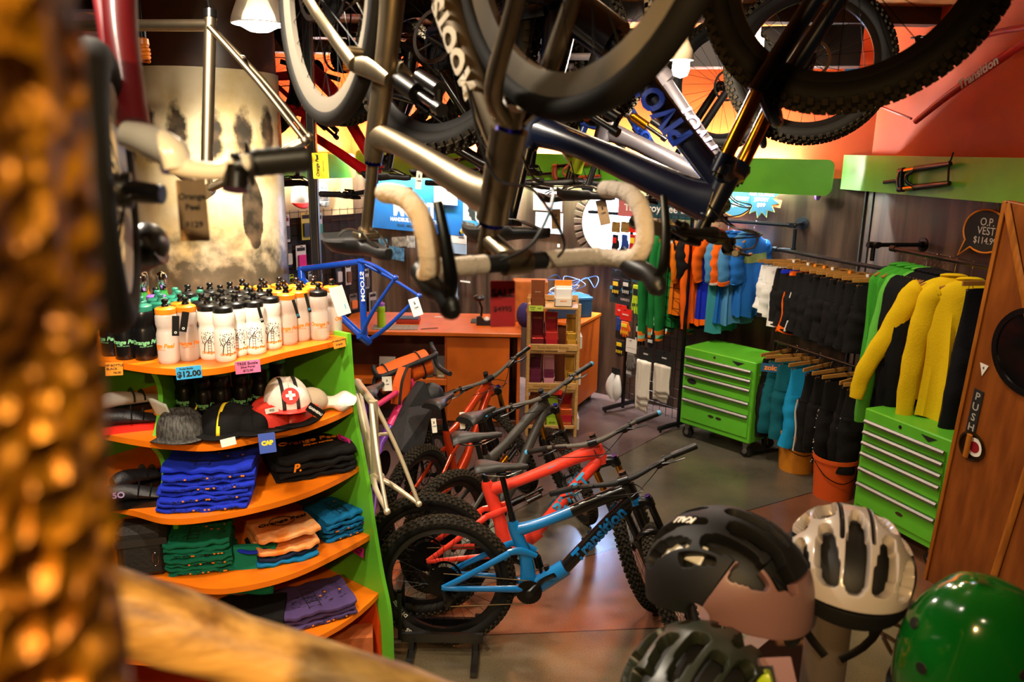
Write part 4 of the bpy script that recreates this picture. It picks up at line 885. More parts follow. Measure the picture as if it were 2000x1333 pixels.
mb = MB(); mb.ring([(.055*math.cos(2*PI*k/40), .02+.055*math.sin(2*PI*k/40), .039) for k in range(40)], .0018, 5); mb.text('Orange Peel', .045, lambda x, y, z: (x, y+.015+.15*x, .0405+z), .0008, shear=.2, bold=.0012); mb.build('lettering', 'ink', td[-1], smooth=False)['label'] = 'round shop print in black'
# the green shirt with the blue collar that hangs over the edge
p = atz(488, 1118, ZS[3]); 
mb = MB(); mb.grid(lambda u, v: ((u-.5)*.20*(1-.06*v), (.075*math.cos(v*2.0)+.02 if v < .8 else .075*math.cos(1.6)+.02)-.105*0-(.04*v), .03+.012*math.sin(6*u)*.4-(max(0, v-.35)**1)*.22 if v > .35 else .03+.02*math.sin(v*4)), 14, 18)
o = mb.build('folded_shirt', gr_c, mod=None); q = o.modifiers.new('thick', 'SOLIDIFY'); q.thickness = .02; q.offset = -1
o.location = p+V((0, .02, .015)); o.rotation_euler = (0, 0, .12); tag(o, 'green shirt with blue collar draped over the shelf edge', 'shirt')
mb = MB(); mb.tube([(-.062, .10, .05), (-.055, .055, .052), (-.02, .035, .05), (.02, .035, .05), (.055, .055, .052), (.062, .10, .05)], [(.014, .006)]*6, 10, up=(0, 0, 1), smooth=4); mb.build('collar', blue_c, o)
mb = MB(); mb.box((.01, .075, .047), (.035, .05, .003)); mb.build('size_label', 'paper', o)
mb = MB(); mb.text('Orange Peel', .036, lambda x, y, z: (x, -.055-z-.02*0, -.055+y), .0008, shear=.25, bold=.001); mb.build('lettering', C_or, o, smooth=False)
stack(612, 1192, ZS[4], .5, .33, .27, [.024, .026, .03], pu_c, pos('purple shirt'), 'purple shirts', 111, 'tree')
stack(492, 1225, ZS[4], .25, .30, .24, [.03, .03, .04], bk_c, lambda k, n: ('bottom dark shirt in the shade left of the purple ones', 'middle dark shirt in the shade left of the purple ones', 'top dark shirt in the shade left of the purple ones')[k], None, 131)
p = atz(700, 1268, .2); card('shipping_box', 'brown carton with a white mark under the bottom shelf', 'box', facing(p+V((-.06, 0, -.02)), V((.15, -1, 0))), .26, .22, mat('box_rust', '#b5602f', .7, noise=.15), (('{', .09, -.04, .03),), 'paper', th=.12)
# ---------------------------------------------------------------- caps on the second shelf
def cyc_cap(label, px, py, z, yaw, crown, brim, pitch=0., roll=0., band=None, hz=.0, sq=1., extra=None):
    p = atz(px, py, z); r = thing('cycling_hat', label, 'hat', X=T(p.x, p.y+.02, z+.004+hz) @ RZ(yaw) @ RY(pitch) @ RX(roll) @ Matrix.Scale(1.18, 4))
    mb = MB(); mb.grid(lambda u, v: ((.105*math.cos(2*PI*u)*(1+.02*math.sin(10*PI*u)))*math.cos(v*PI/2)**.55, (.085*math.sin(2*PI*u))*math.cos(v*PI/2)**.55, sq*(.105*math.sin(v*PI/2)+.006*math.sin(9*u+4*v)+.004*math.sin(23*u))), 32, 10); c = mb.build('crown', crown, r)
    mb = MB(); mb.grid(lambda u, v: ((.098+.07*v*math.cos((u-.5)*2.6))*math.cos((u-.5)*2.2), (.086+.03*v)*math.sin((u-.5)*2.2)/math.sin(1.1)*.92, .006-.012*v-.03*abs(u-.5)**2*4*v*.6+.02*v), 14, 5); b = mb.build('brim', brim, r); q = b.modifiers.new('thick', 'SOLIDIFY'); q.thickness = .004
    if band:
        mb = MB()
        for w, off in band[1]: mb.grid(lambda u, v: (lambda y, a: ((.108*math.cos(a)), y, sq*.108*math.sin(a)+.002))((v-.5)*w+off, .05+u*(PI-.1)), 16, 2)
        s = mb.build('stripe', band[0], r); q = s.modifiers.new('thick', 'SOLIDIFY'); q.thickness = .003
    return r
grey_check = mat('cap_check', '#1a1a1b', .8, hex2='#55534e', nscale=40, stretch=(1, 4, 1)); M.update(yellow=mat('yellow_trim', '#f0d020', .6))
cyc_cap('grey checked cycling cap with pale panel at the shelf end by the divider', 352, 850, ZS[1], -1.1, grey_check, grey_check, sq=.75)
p = atz(340, 835, ZS[1]); mb = MB(); mb.grid(lambda u, v: ((u-.5)*.10, (v-.5)*.03, .12*v+.01*math.sin(5*u)), 8, 6); o = mb.build('head_scarf', mat('pale_cloth', '#c9cfc4', .85), X=T(p.x-.01, p.y-.02, ZS[1]+.03) @ RZ(-.5) @ RX(.6)); q = o.modifiers.new('thick', 'SOLIDIFY'); q.thickness = .006; tag(o, 'pale headscarf with orange lettering beside the checked cap', 'scarf')
mb = MB(); mb.text('ORANGE', .022, lambda x, y, z: (x, -.008-z, .05+y), .0006, bold=.001); mb.build('lettering', C_or, o, smooth=False)
cyc_cap('black cycling cap with yellow centre stripe in front', 437, 842, ZS[1], -1.45, bk_c, bk_c, band=('yellow', ((.012, 0),)), sq=.8); cyc_cap('black cycling cap lying behind the yellow striped one', 418, 812, ZS[1], -2.2, bk_c, bk_c, band=('yellow', ((.008, .03),)), sq=1.0)
cyc_cap('black cap squeezed between striped and red caps', 490, 835, ZS[1], -1.2, bk_c, bk_c, sq=.6)
cyc_cap('red and black cap under the white cross cap', 528, 828, ZS[1], -1.3, mat('cap_red', '#d5301e', .8, bump=.2, bscale=90), bk_c, sq=.8, hz=.0); cyc_cap('second red cap at the bottom of the cap heap', 562, 820, ZS[1], -1.2, M['red'], bk_c, sq=.55)
wc = cyc_cap('white cycling cap with red cross disc on top of the heap', 560, 822, ZS[1], -1.15, mat('cap_white', '#e6dfd2', .85, bump=.2, bscale=80), M['red'], band=('ink', ((.012, -.025), (.012, .025))), hz=.065, sq=.9)
Y = T(.085, -.0, .055) @ RY(1.0) @ RZ(PI/2)
mb = MB(); mb.lathe([(.001, .012), (.030, .012), (.030, 0)], 28, Y); b = mb.build('badge', M['red'], wc)
mb = MB(); mb.box((0, 0, .0135), (.034, .011, .002), Y); mb.box((0, 0, .0135), (.011, .034, .002), Y); mb.build('cross', 'white', b)
p = atz(645, 800, ZS[1]); mb = MB(); mb.grid(lambda u, v: ((.13*(u-.5)*2)*(1+.1*math.sin(7*v)), (.06+.015*math.sin(9*u))*math.cos(2*PI*v), .035+(.035+.012*math.sin(8*u+1)+.008*math.sin(17*u))*math.sin(2*PI*v)*(1-.6*abs(u*2-1)**3)), 28, 16); o = mb.build('cycling_hat', mat('cap_cream', '#d9d2c3', .85, bump=.3, bscale=60), X=T(p.x-.02, p.y-.01, ZS[1]+.002) @ RZ(.25)); tag(o, 'crumpled cream cap at the right end of the cap shelf', 'hat')
p = atz(608, 770, ZS[1]+.1); mb = MB(); mb.ball((0, 0, 0), (.075, .06, .06), seg=20); o = mb.build('cycling_hat', mat('cap_beige', '#b6a58d', .85, bump=.3, bscale=60), X=T(p.x-.01, p.y+.03, ZS[1]+.06)); tag(o, 'beige cap lying behind the white cross cap', 'hat')
p = atd(616, 803, 3.33); card('hang_tag', 'black hang tag with white lettering below the white cross cap', 'tag', tocam(p, -.65), .075, .04, 'black', (('GARNEAU', .014, 0, 0, .0006),), 'white')
p = atd(522, 866, 3.06); card('hang_tag', 'blue and yellow hang tag below the cap shelf edge', 'tag', tocam(p, .05), .062, .078, mat('tag_blue', '#3a55b0', .6), (('CAP', .022, 0, .0, .002),), 'yellow')
p = atd(446, 864, 3.02); card('hang_tag', 'pale hang tag under the yellow striped cap', 'tag', tocam(p, .15), .055, .03, 'paper'); p = atd(531, 802, 3.12); card('hang_tag', 'white hang tag stuck in the red caps', 'tag', tocam(p, .15), .05, .02, 'paper', (('$22', .012, 0, 0),))
# ---------------------------------------------------------------- shoes and bags on the left bays
def shoe(label, px, py, z, yaw, m, sole, logo=None, strap=None):
    p = atz(px, py, z); r = thing('cycling_shoe', label, 'shoe', X=T(p.x, p.y, z) @ RZ(yaw))
    S_ = [(-.14, .030, .03, .085), (-.11, .036, .03, .10), (-.06, .034, .03, .098), (.0, .038, .026, .082), (.06, .045, .024, .062), (.11, .042, .022, .048), (.14, .025, .022, .036)]
    S2 = cr(S_, 4); n = 16; vs = []
    for x, w, z0, z1 in S2:
        for k in range(n): a = 2*PI*k/n; vs.append((x, w*math.cos(a)*(1 if math.sin(a) < 0 else 1-.25*math.sin(a)), (z0+z1)/2+(z1-z0)/2*math.sin(a)))
    mb = MB(); mb.add(vs, [(i*n+k, (i+1)*n+k, (i+1)*n+(k+1) % n, i*n+(k+1) % n) for i in range(len(S2)-1) for k in range(n)]+[tuple(range(n)), tuple((len(S2)-1)*n+k for k in range(n))[::-1]]); mb.build('upper', m, r)
    out = [(x, w+.004) for x, w, _, _ in S2]+[(x, -w-.004) for x, w, _, _ in S2[::-1]]; mb = MB(); mb.prism(out, .026, t0=0.); mb.build('sole', sole, r)
    for k, x in enumerate((-.01, .035)): mb = MB(); mb.tube([(x, -.043, .045), (x+.004, -.03, .075-k*.012), (x+.006, 0, .092-k*.016), (x+.004, .03, .075-k*.012), (x, .043, .045)], [(.013, .003)]*5, 8, up=(1, 0, 0), smooth=3); mb.build('strap', strap or m, r)
    if logo: mb = MB(); mb.text(logo, .035, lambda x, y, z: (x-.08, -.0375-z, .065+y), .001, bold=.001); mb.build('logo', 'lilac', r, smooth=False)
    return r
shb = mat('shoe_black', '#16151a', .55, bump=.2, bscale=120)
shoe('black strapped shoe with red zip above the second shelf', 262, 838, ZS[1], .5, shb, M['red'], strap=shb); shoe('white and black shoe heaped behind the red zip one', 262, 800, ZS[1], .8, mat('shoe_white', '#c9c5bd', .5), 'black', strap='black'); shoe('black laced shoe with lilac mark on the third shelf', 278, 985, ZS[2], .35, shb, 'black', logo='5O'); shoe('black shoe behind the lilac marked one', 285, 950, ZS[2], .9, shb, 'black')
p = atz(285, 1130, ZS[3]); mb = MB(); mb.box((0, 0, .12), (.20, .13, .24), b=.03); o = mb.build('saddle_bag', mat('bag_dark', '#1b1713', .7, bump=.3, bscale=60), X=T(p.x-.02, p.y+.05, ZS[3]) @ RZ(.3)); tag(o, 'dark buckled bag on the lower shelf beside the gold post', 'bag')
mb = MB(); mb.ring([(.05+.012*math.cos(2*PI*k/16), -.068, .09+.03*math.sin(2*PI*k/16)) for k in range(16)], .002, 5); mb.build('carabiner', 'steel', o); mb = MB(); mb.box((0, -.066, .17), (.2, .006, .03)); mb.build('flap', mat('bag_flap', '#26201a', .7), o)
# ================================================================ COUNTERS, SNACK RACK, WALL DISPLAY
tan_w = mat('light_wood', '#c69a5a', .5, hex2='#b08446', nscale=12, stretch=(1, 1, 8)); orl = mat('counter_orange', '#d9691a', .38, noise=.08, nscale=5); orf = mat('counter_front', '#c95c14', .45, noise=.08, nscale=5); dkw = mat('counter_dark_wood', '#5b2a10', .5)  # dkw is one dark brown for back panel, plinth and carcass
CN = thing('sales_counter', 'orange sales counter with open book cubby and sliding panel', 'counter', (-1.62, 7.09, 0))
def cb(nm, x0, x1, y0, y1, z0, z1, m, b=.004): mb = MB(); mb.box(((x0+x1)/2+1.62, (y0+y1)/2-7.09, (z0+z1)/2), (x1-x0, y1-y0, z1-z0), b=b); return mb.build(nm, m, CN, smooth=False)
cb('counter_top', -1.62, .085, 7.07, 7.96, .885, .92, orl); cb('end_panel', .05, .08, 7.1, 7.94, 0, .885, orf); cb('end_panel', -1.60, -1.57, 7.1, 7.94, 0, .885, orf); cb('divider', -.62, -.595, 7.12, 7.8, .0, .885, orf)
cb('sliding_panel', -.60, -.02, 7.105, 7.125, .06, .87, orl); cb('back_panel', -1.57, .05, 7.6, 7.62, .0, .885, dkw); cb('shelf', -1.57, -.6, 7.10, 7.6, .44, .465, orl); cb('shelf_lip', -1.57, -.6, 7.09, 7.105, .41, .47, orl); cb('plinth', -1.57, .05, 7.14, 7.16, 0, .06, dkw)
# books leaning in the cubby
for nm, px, py, w, h, m, lines, lab in (('book', 790, 700, .22, .10, '#2e3b57', (('ADVENTURES', .026, 0, .02, .001),), 'blue book lettered adventures in the counter cubby'), ('book', 752, 697, .11, .10, '#1c1c1e', (), 'black book at the left of the counter cubby'), ('magazine', 850, 715, .22, .18, '#8c8a86', (), 'grey magazine at the right of the counter cubby'), ('magazine', 757, 720, .15, .18, '#c9c2b6', (), 'pale magazine under the black book in the cubby'),
 ('magazine', 866, 738, .12, .09, '#8f8150', (('MOOTS', .026, 0, -.028, .001),), 'small photo magazine lettered in white in the cubby'), ('magazine', 838, 738, .08, .09, '#4f4a35', (), 'dark photo magazine beside the small lettered one'), ('magazine', 800, 727, .12, .13, '#3a2618', (), 'brown magazine behind the orange handlebar bag')):
    yy = {'#8c8a86': 7.25, '#2e3b57': 7.22, '#1c1c1e': 7.22, '#c9c2b6': 7.19, '#8f8150': 7.15, '#4f4a35': 7.17, '#3a2618': 7.19}[m]
    p = aty(px, py, yy); p.z = .467+h/2+.004; card(nm, lab, 'book' if nm == 'book' else 'magazine', facing(p, (0, -1, .12)), w, h, mat('cover_'+m[1:], m, .5), lines, 'white', th=.018)
# things on the counter
def on(px, py, z): return atz(px, py, z)
p = on(745, 640, .92); mb = MB(); mb.lathe([(.001, 0), (.036, 0), (.038, .01), (.038, .13), (.033, .15), (.038, .165), (.036, .2), (.03, .21)], 24); o = mb.build('water_bottle', mat('bottle_lime', '#a8d61e', .4, trans=.2), X=T(*p)); tag(o, 'lime green water bottle on the orange counter', 'bottle'); mb = MB(); mb.lathe([(.034, .205), (.036, .23), (.013, .24), (.013, .262), (.001, .264)], 20); mb.build('cap', C_pu, o)
def mouse_pad(): p = on(950, 628, .92); mb = MB(); mb.prism(rough_line(.30, .2, .01), .004, t0=0); o = mb.build('mouse_pad', 'matte', X=T(p.x, p.y, .9205)); tag(o, 'black mouse pad on the orange counter', 'mouse pad'); q = p+V((0, .06, 0)); mb = MB(); mb.ball((0, 0, 0), (.03, .045, .028), seg=16, rings=8, lo=0.); o = mb.build('computer_mouse', 'white', X=T(q.x, q.y, .925)); tag(o, 'white computer mouse on the black pad', 'mouse')
mouse_pad()
p = on(1000, 622, .92); mb = MB(); mb.tube([(-.13, 0, .03), (-.05, .02, .05), (.06, .01, .05), (.13, 0, .03)], [.02, .045, .05, .03], 12, smooth=4); o = mb.build('cloth_bundle', bk_c, X=T(p.x-.05, p.y+.05, .935)); tag(o, 'black cloth bundle on the counter beside the mouse pad', 'cloth')
p = on(795, 634, .92); mb = MB(); mb.box((0, 0, .02), (.22, .16, .04), b=.006); o = mb.build('document_tray', mat('tray_red', '#a8301f', .5), X=T(p.x, p.y+.1, .921)); tag(o, 'red document tray at the back of the counter', 'tray'); mb = MB(); mb.box((0, 0, .044), (.2, .14, .006)); mb.build('tray_lid', 'dark', o)
p = on(780, 645, .92); card('newspaper', 'printed newspaper lying under the blue frame on the counter', 'newspaper', T(p.x-.05, p.y+.1, .9235) @ RZ(.05), .42, .2, mat('newsprint', '#6e6a62', .8, hex2='#a49d90', nscale=60), th=.003)
p = on(790, 645, .92); mb = MB(); mb.tube([(0, 0, 0), (.15, .06, 0)], .004, 8); o = mb.build('pen', 'black', X=T(p.x+.15, p.y+.02, .927)); tag(o, 'black pen lying near the counter edge', 'pen')
p = on(858, 619, .92); card('note_card', 'white note card at the back of the counter', 'card', T(p.x, p.y-.02, .9225), .09, .05, 'paper')
p = on(945, 637, .92)
r = thing('tape_dispenser', 'black tape dispenser at the right end of the counter', 'tape dispenser', (p.x, p.y+.03, .921)); mb = MB(); mb.prism([(-.07, 0), (.07, 0), (.06, .05), (.01, .03), (-.03, .09), (-.07, .08)], .05, RX(PI/2)); mb.build('body', 'plastic', r)
p = on(938, 630, .92); r = thing('desk_lamp', 'small black crumpled lamp standing at the counter right end', 'lamp', (p.x, p.y+.12, .92)); mb = MB(); mb.tube([(0, 0, 0), (.01, 0, .12), (-.02, -.02, .2)], .012, 8); mb.build('stem', 'black', r); mb = MB(); mb.ball((-.02, -.02, .22), (.06, .05, .035), seg=10, rings=6); mb.build('shade', 'plastic', r)
p = on(980, 640, .92); r = thing('glass_jar', 'round glass jar of pens at the counter right end', 'jar', (p.x-.06, p.y+.08, .92)); mb = MB(); mb.lathe([(.001, 0), (.05, 0), (.055, .03), (.05, .1), (.046, .1), (.05, .03), (.046, .006), (.001, .006)], 20); mb.build('glass', mat('jar_glass', '#e8efe8', .05, trans=.9), r)
for k in range(4): mb = MB(); mb.tube([(.01*k-.015, 0, .01), (.02*k-.03, .02-.01*k, .16)], .004, 6); mb.build('pen', ('red', C_or, 'blueano', 'green')[k], r)
p = on(1012, 620, .92); mb = MB(); mb.lathe([(.04, 0), (.055, .14), (.052, .14), (.037, .004), (.001, .004)], 20); o = mb.build('pen_cup', mat('cup_grey', '#7b7468', .5), X=T(p.x-.05, p.y-.1, .92)); tag(o, 'grey cup at the counter corner beside the snack rack', 'cup')
# second counter behind the snack rack
a = V((.655, 7.55, 0)); dr = V((.42, .91, 0)).normalized(); X = basis(a, dr, V((-dr.y, dr.x, 0)))
C2 = thing('side_counter', 'orange side counter behind the snack rack on castors', 'counter', X=X)
for nm, c, d, m in (('counter_top', (.30, .26, .905), (.64, .54, .03), orl), ('front_panel', (.30, .01, .48), (.62, .02, .8), orf), ('carcass', (.30, .27, .48), (.60, .48, .8), dkw)): mb = MB(); mb.box(c, d, b=.003); mb.build(nm, m, C2, smooth=False)
for x, y in ((.06, .06), (.54, .06), (.06, .46), (.54, .46)): mb = MB(); mb.tube([(x, y-.012, .04), (x, y+.012, .04)], .04, 14); mb.box((x, y, .08), (.03, .03, .03)); mb.build('castor', 'black', C2)
p = X @ V((.32, .26, .921)); mb = MB(); mb.box((0, 0, .09), (.42, .30, .18), b=.008); o = mb.build('storage_box', mat('box_navy', '#123a5c', .5), X=T(*p) @ RZ(.35)); tag(o, 'navy blue box on the side counter', 'box'); mb = MB(); mb.box((0, 0, .19), (.43, .31, .03), b=.004); mb.build('lid', mat('lid_blue', '#1d5a8c', .45), o)
for k in range(6):
    rnd = random.Random(k+3); mb = MB(); a0 = V((0, 0, .21)); mb.tube([a0+V((rnd.uniform(-.2, .1), rnd.uniform(-.1, .1), 0))]+[V((rnd.uniform(-.25, .3), rnd.uniform(-.15, .15), .22+rnd.uniform(0, .2))) for _ in range(3)]+[V((rnd.uniform(-.3, .35), 0, .21))], .004, 6, smooth=8); o2 = mb.build('cable', mat('cable_blue', '#2a62b0', .4) if k < 4 else 'white', X=T(*p)); tag(o2, 'loose blue cable heaped on the navy box' if k < 4 else 'loose white cable heaped on the navy box', 'cable', 'cables on the navy box')
# snack rack
SR = thing('snack_rack', 'light wooden snack rack with three bays and lettered rails', 'rack', (.37, 6.9, 0))
for nm, c, d in [('post', (x, y, .62), (.028, .028, 1.24)) for x in (-.222, .222) for y in (0, .30)]+[('shelf', (0, .15, z-.01), (.44, .30, .018)) for z in (1.205, .80, .44, .09)]+[('rail', (0, -.018, z), (.43, .014, .06)) for z in (.845, .485)]+[('rail', (0, -.02, .10), (.43, .014, .03)), ('rail', (0, .30, 1.24), (.46, .014, .05))]:
    mb = MB(); mb.box(c, d, b=.003); o = mb.build(nm, tan_w, SR, smooth=False)
    if nm == 'rail' and c[2] in (.845, .485) : mb = MB(); mb.text('Pure Natural Energy' if c[2] == .845 else 'Nutritious and Delicious', .034, lambda x, y, z, c=c: (x, -.0262-z, c[2]+y), .0003); mb.build('lettering', mat('burnt_letter', '#7c5527', .7), o, smooth=False)
def snack(px, z, y, w, d, h, m, label, lip=None, txt=None, ik='white', hn=.5):
    """an open display carton: high back, low front, packs inside"""
    p = aty(px, 650, y); r = thing('snack_carton', label, 'carton', (p.x, y, z+.001))
    mb = MB()
    mb.box((0, d/2-.003, h/2), (w, .006, h)); mb.box((0, -d/2+.003, h*.17), (w, .006, h*.34))
    for s in (-1, 1): mb.add([(s*w/2, -d/2, 0), (s*w/2, d/2, 0), (s*w/2, d/2, h), (s*w/2, d*.1, h*.45), (s*w/2, -d/2, h*.34), (s*(w/2-.005), -d/2, 0), (s*(w/2-.005), d/2, 0), (s*(w/2-.005), d/2, h), (s*(w/2-.005), d*.1, h*.45), (s*(w/2-.005), -d/2, h*.34)], [(0, 1, 2, 3, 4), (9, 8, 7, 6, 5), (0, 4, 9, 5), (4, 3, 8, 9), (3, 2, 7, 8)])
    mb.box((0, 0, .003), (w, d, .006)); mb.build('carton', m, r, smooth=False)
    if lip:
        mb = MB(); rnd = random.Random(int(px))
        for k in range(6): mb.box((0, -d/2+.02+k*d*.15, h*hn*.5+.006), (w*.9, .014, h*hn*rnd.uniform(.8, 1.1)), rot=Matrix.Rotation(rnd.uniform(-.15, .1), 3, 'X'), b=.003)
        mb.build('snack_pack', lip, r, smooth=False)
    if txt: mb = MB(); [mb.text(t, s, lambda x, yy, zz, q=q, f=f: (x, (-d/2 if f else d/2-.006)-.0006-zz, q+yy), .0003, bold=.0005) for t, s, q, f in txt]; mb.build('lettering', ik, r, smooth=False)
    return r
mr = mat('carton_maroon', '#6d1420', .35); rd_ = mat('carton_red', '#a81a24', .35); gd = mat('carton_gold', '#b8872a', .35); pk = mat('carton_plum', '#5a1535', .4); rose = mat('carton_rose', '#c98a9a', .45)
foil_r = mat('foil_red', '#d23a34', .25, .6); foil_g = mat('foil_gold', '#d8a83a', .25, .6); foil_p = mat('foil_plum', '#8a3a5c', .25, .6)
wf = (('STINGER', .026, .035, 1), ('STINGER', .02, .27, 0))
snack(1050, .80, 7.0, .115, .17, .33, mr, 'maroon snack carton at the left of the upper bay', foil_r, wf, gd, .3); snack(1077, .80, 7.0, .115, .17, .33, rd_, 'red snack carton with foil packs in the upper bay', foil_r, wf, gd); snack(1116, .80, 7.0, .09, .17, .31, gd, 'gold snack carton at the right of the upper bay', foil_g, wf, 'ink')
snack(1047, .44, 7.0, .115, .17, .33, pk, 'plum snack carton at the left of the middle bay', foil_p, wf, gd); snack(1074, .44, 7.0, .10, .17, .32, rose, 'rose pink snack carton in the middle bay', foil_p, wf, 'white'); snack(1116, .44, 7.0, .09, .17, .30, gd, 'gold snack carton at the right of the middle bay', foil_g, wf, 'ink')
snack(1042, .09, 7.0, .07, .17, .24, mat('carton_brown', '#7a3a18', .45), 'brown snack carton at the left of the bottom bay'); snack(1083, .09, 7.0, .115, .17, .24, mat('carton_lime', '#9fbf2a', .4), 'lime green snack carton in the bottom bay', None, (('SPORT', .02, .035, 1),), 'ink'); snack(1110, .09, 6.99, .115, .17, .33, rd_, 'red snack carton with orange packs in the bottom bay', mat('foil_orange', '#e0642a', .25, .6), wf, gd)
p = aty(1049, 600, 6.98); r = snack(1049, 1.206, 6.98, .125, .11, .22, mat('carton_cocoa', '#7a3d1a', .5), 'brown cracker and nut butter box on top of the snack rack', None, (('SALTED', .014, .035, 1),), 'white'); card('box_lid', None, None, Matrix(), .118, .085, 'paper', (('CRACKER N\'', .02, 0, .012, .001), ('NUT BUTTER', .019, 0, -.014, .001)), mat('cocoa_ink', '#4a2410', .6)).parent = r; r.children[-1].matrix_local = T(0, .048, .175) @ RX(PI/2)
r = snack(1098, 1.206, 6.98, .155, .11, .22, mat('carton_cream', '#e8d9c4', .5), 'orange and cream supplement box on top of the snack rack', mat('sachet_white', '#f0e9df', .5), (('MICRO', .018, .05, 1),), C_or, .75); mb = MB(); mb.box((0, .05, .195), (.155, .014, .055)); mb.build('box_flap', C_or, r, smooth=False)
p = aty(1047, 603, 6.87); card('shelf_label', 'yellow green price label at the top left of the snack rack', 'price label', facing(V((p.x, 6.875, p.z)), (0, -1, 0)), .125, .05, mat('label_lime', '#c3d84a', .8), (('WAFFLE', .013, -.03, .008), ('$1.50', .013, -.03, -.01), ('$2.00', .013, .03, 0)))
p = aty(1088, 767, 6.87); card('shelf_label', 'red price label below the lower snack rail', 'price label', facing(V((p.x, 6.872, p.z)), (0, -1, 0)), .085, .045, 'red', (('CHEWS', .012, 0, .008), ('$2.25', .014, 0, -.01)))
for k, (px, py) in enumerate(((1136, 665), (1136, 735), (1135, 822))): p = aty(px, py, 7.05); mb = MB(); mb.box((0, 0, 0), (.02, .2, .11)); o = mb.build('brochure_holder', 'paper', X=T(.37+.25, 7.05, p.z), smooth=False); tag(o, 'white brochure pocket on the rack side, %s bay' % ('upper', 'middle', 'bottom')[k], 'holder')
# shop clutter between counter and rack
p = aty(1047, 545, 7.5); mb = MB(); mb.box((0, 0, 0), (.34, .2, .4), b=.01); o = mb.build('cardboard_box', mat('box_amber', '#b5611c', .6, noise=.2, nscale=9), X=T(p.x-.05, 7.7, 1.12)); tag(o, 'amber printed box standing behind the snack rack', 'box')
p = aty(1026, 575, 7.3); mb = MB(); mb.ball((0, 0, 0), (.08, .07, .12), seg=16); o = mb.build('plush_toy', mat('plush_violet', '#3b2f6e', .9, bump=.4, bscale=70), X=T(p.x, 7.3, 1.05)); tag(o, 'violet plush toy between the counter and the snack rack', 'toy'); mb = MB(); mb.ball((.04, -.05, .05), .035, seg=12); mb.build('face', mat('plush_tan', '#a8794e', .9), o)
# ---------------------------------------------------------------- wall papers on the brown wall
def wallcard(name, label, cat, x0, y0, x1, y1, m, lines=(), ink='ink', wall=onback, n=BACKN, off=.012, th=.004, tilt=0., sc=1.):
    a, b, c, d = wall(x0, y0, off), wall(x1, y0, off), wall(x1, y1, off), wall(x0, y1, off); ctr = (a+b+c+d)/4; w = ((b-a).length+(c-d).length)/2; h = ((d-a).length+(c-b).length)/2
    L = [(t, s*h, x*w, y*h, bo*h) for t, s, x, y, bo in lines]; return card(name, label, cat, facing(ctr, n) @ RZ(tilt), w, h, m, L, ink, th=th), w, h
bm = mat('banner_blue', '#0b66b4', .6, noise=.08, nscale=3)
o, w_, h_ = wallcard('wall_banner', 'blue shop banner with white lettering on the brown wall', 'banner', 716, 348, 906, 452, bm, (('MOOTS', .36, .05, -.10, .022), ('HANDBUILT IN THE ROCKIES', .10, .03, -.30, .004)), 'white', th=.006)
mb = MB(); mb.text('ROAD . MOUNTAIN . CUSTOM', .07*h_, lambda x, y, z: (x+.03*w_, y-.41*h_, .0036+z), .0003, bold=.001); mb.build('lettering', 'ink', o, smooth=False)
for sx in (-1, 1):
    for sy in (-.45, .45): mb = MB(); mb.lathe([(.008, 0), (.02, .004), (.022, 0)], 16, T(sx*.47*w_, sy*h_, .004)); mb.build('grommet', 'steel', o)
wallcard('paper_notice', 'cream refund notice pinned over the blue banner', 'notice', 848, 353, 893, 400, mat('cream_paper', '#e5dcc8', .8), (('NO REFUNDS', .11, 0, .28, .002), ('on sale items', .11, 0, .08, .001), ('Exchange only', .13, 0, -.1, .001), ('with receipt', .12, 0, -.28, .001)), off=.03)
o, w_, h_ = wallcard('wall_poster', 'black and blue gear poster right of the blue banner', 'poster', 905, 380, 975, 455, mat('poster_white', '#cfd5d8', .6), (('ULTIMATE TRAIL', .12, 0, -.40, .004),), 'ink', off=.015)
mb = MB(); mb.prism([((.40 if k % 2 else .36)*h_*math.cos(PI*k/18), (.40 if k % 2 else .36)*h_*math.sin(PI*k/18)) for k in range(36)], .002, T(-.04*w_, .12*h_, .003)); mb.build('gear_print', 'ink', o, smooth=False)
mb = MB(); mb.prism([(-.10, .12), (.10, .12), (.10, -.05), (0, -.13), (-.10, -.05)], .002, T(.05*w_, -.02, .0055)); mb.build('shield_print', mat('poster_pale', '#d5dde0', .6), o, smooth=False); mb = MB(); mb.box((0, -.26*h_, .0035), (w_*.98, .12*h_, .002)); mb.build('blue_band', mat('poster_blue', '#2a86c8', .6), o, smooth=False)
ph = lambda k: mat('photo_%d' % k, ('#3a3f4c', '#58504a', '#6f6a66', '#25405e', '#8a8682')[k], .4, hex2=('#b9bcc4', '#a09484', '#c4c0ba', '#5d93b8', '#3b3a3a')[k], nscale=14)
for k, (x0, y0, x1, y1, lab, t) in enumerate(((738, 466, 756, 492, 'small blue framed photo under the banner left corner', 0), (766, 463, 796, 482, 'photo of a rider in a hat under the banner', .12), (795, 461, 810, 484, 'dark snapshot beside the rider photo', .05), (759, 483, 789, 508, 'grey snapshot pinned below the rider photo', -.05), (902, 434, 927, 455, 'grey snapshot pinned over the poster lower corner', -.15))): wallcard('photograph', lab, 'photograph', x0, y0, x1, y1, ph(k if k != 0 else 3), tilt=t, off=.02+.004*k)
wallcard('paper_sheet', 'white printed form under the gear poster', 'paper', 880, 456, 911, 476, 'paper', (('NOTICE', .2, .2, .1, .004),)); wallcard('paper_sheet', 'pale blue sheet below the printed form', 'paper', 880, 477, 911, 496, mat('paper_blue', '#9fb6d0', .8)); wallcard('paper_sheet', 'blue striped leaflet hanging low on the wall above the counter', 'paper', 884, 553, 893, 582, mat('paper_sky', '#a9c4e6', .8)); wallcard('paper_sheet', 'white slip over the blue leaflet', 'paper', 899, 549, 918, 552, 'paper')
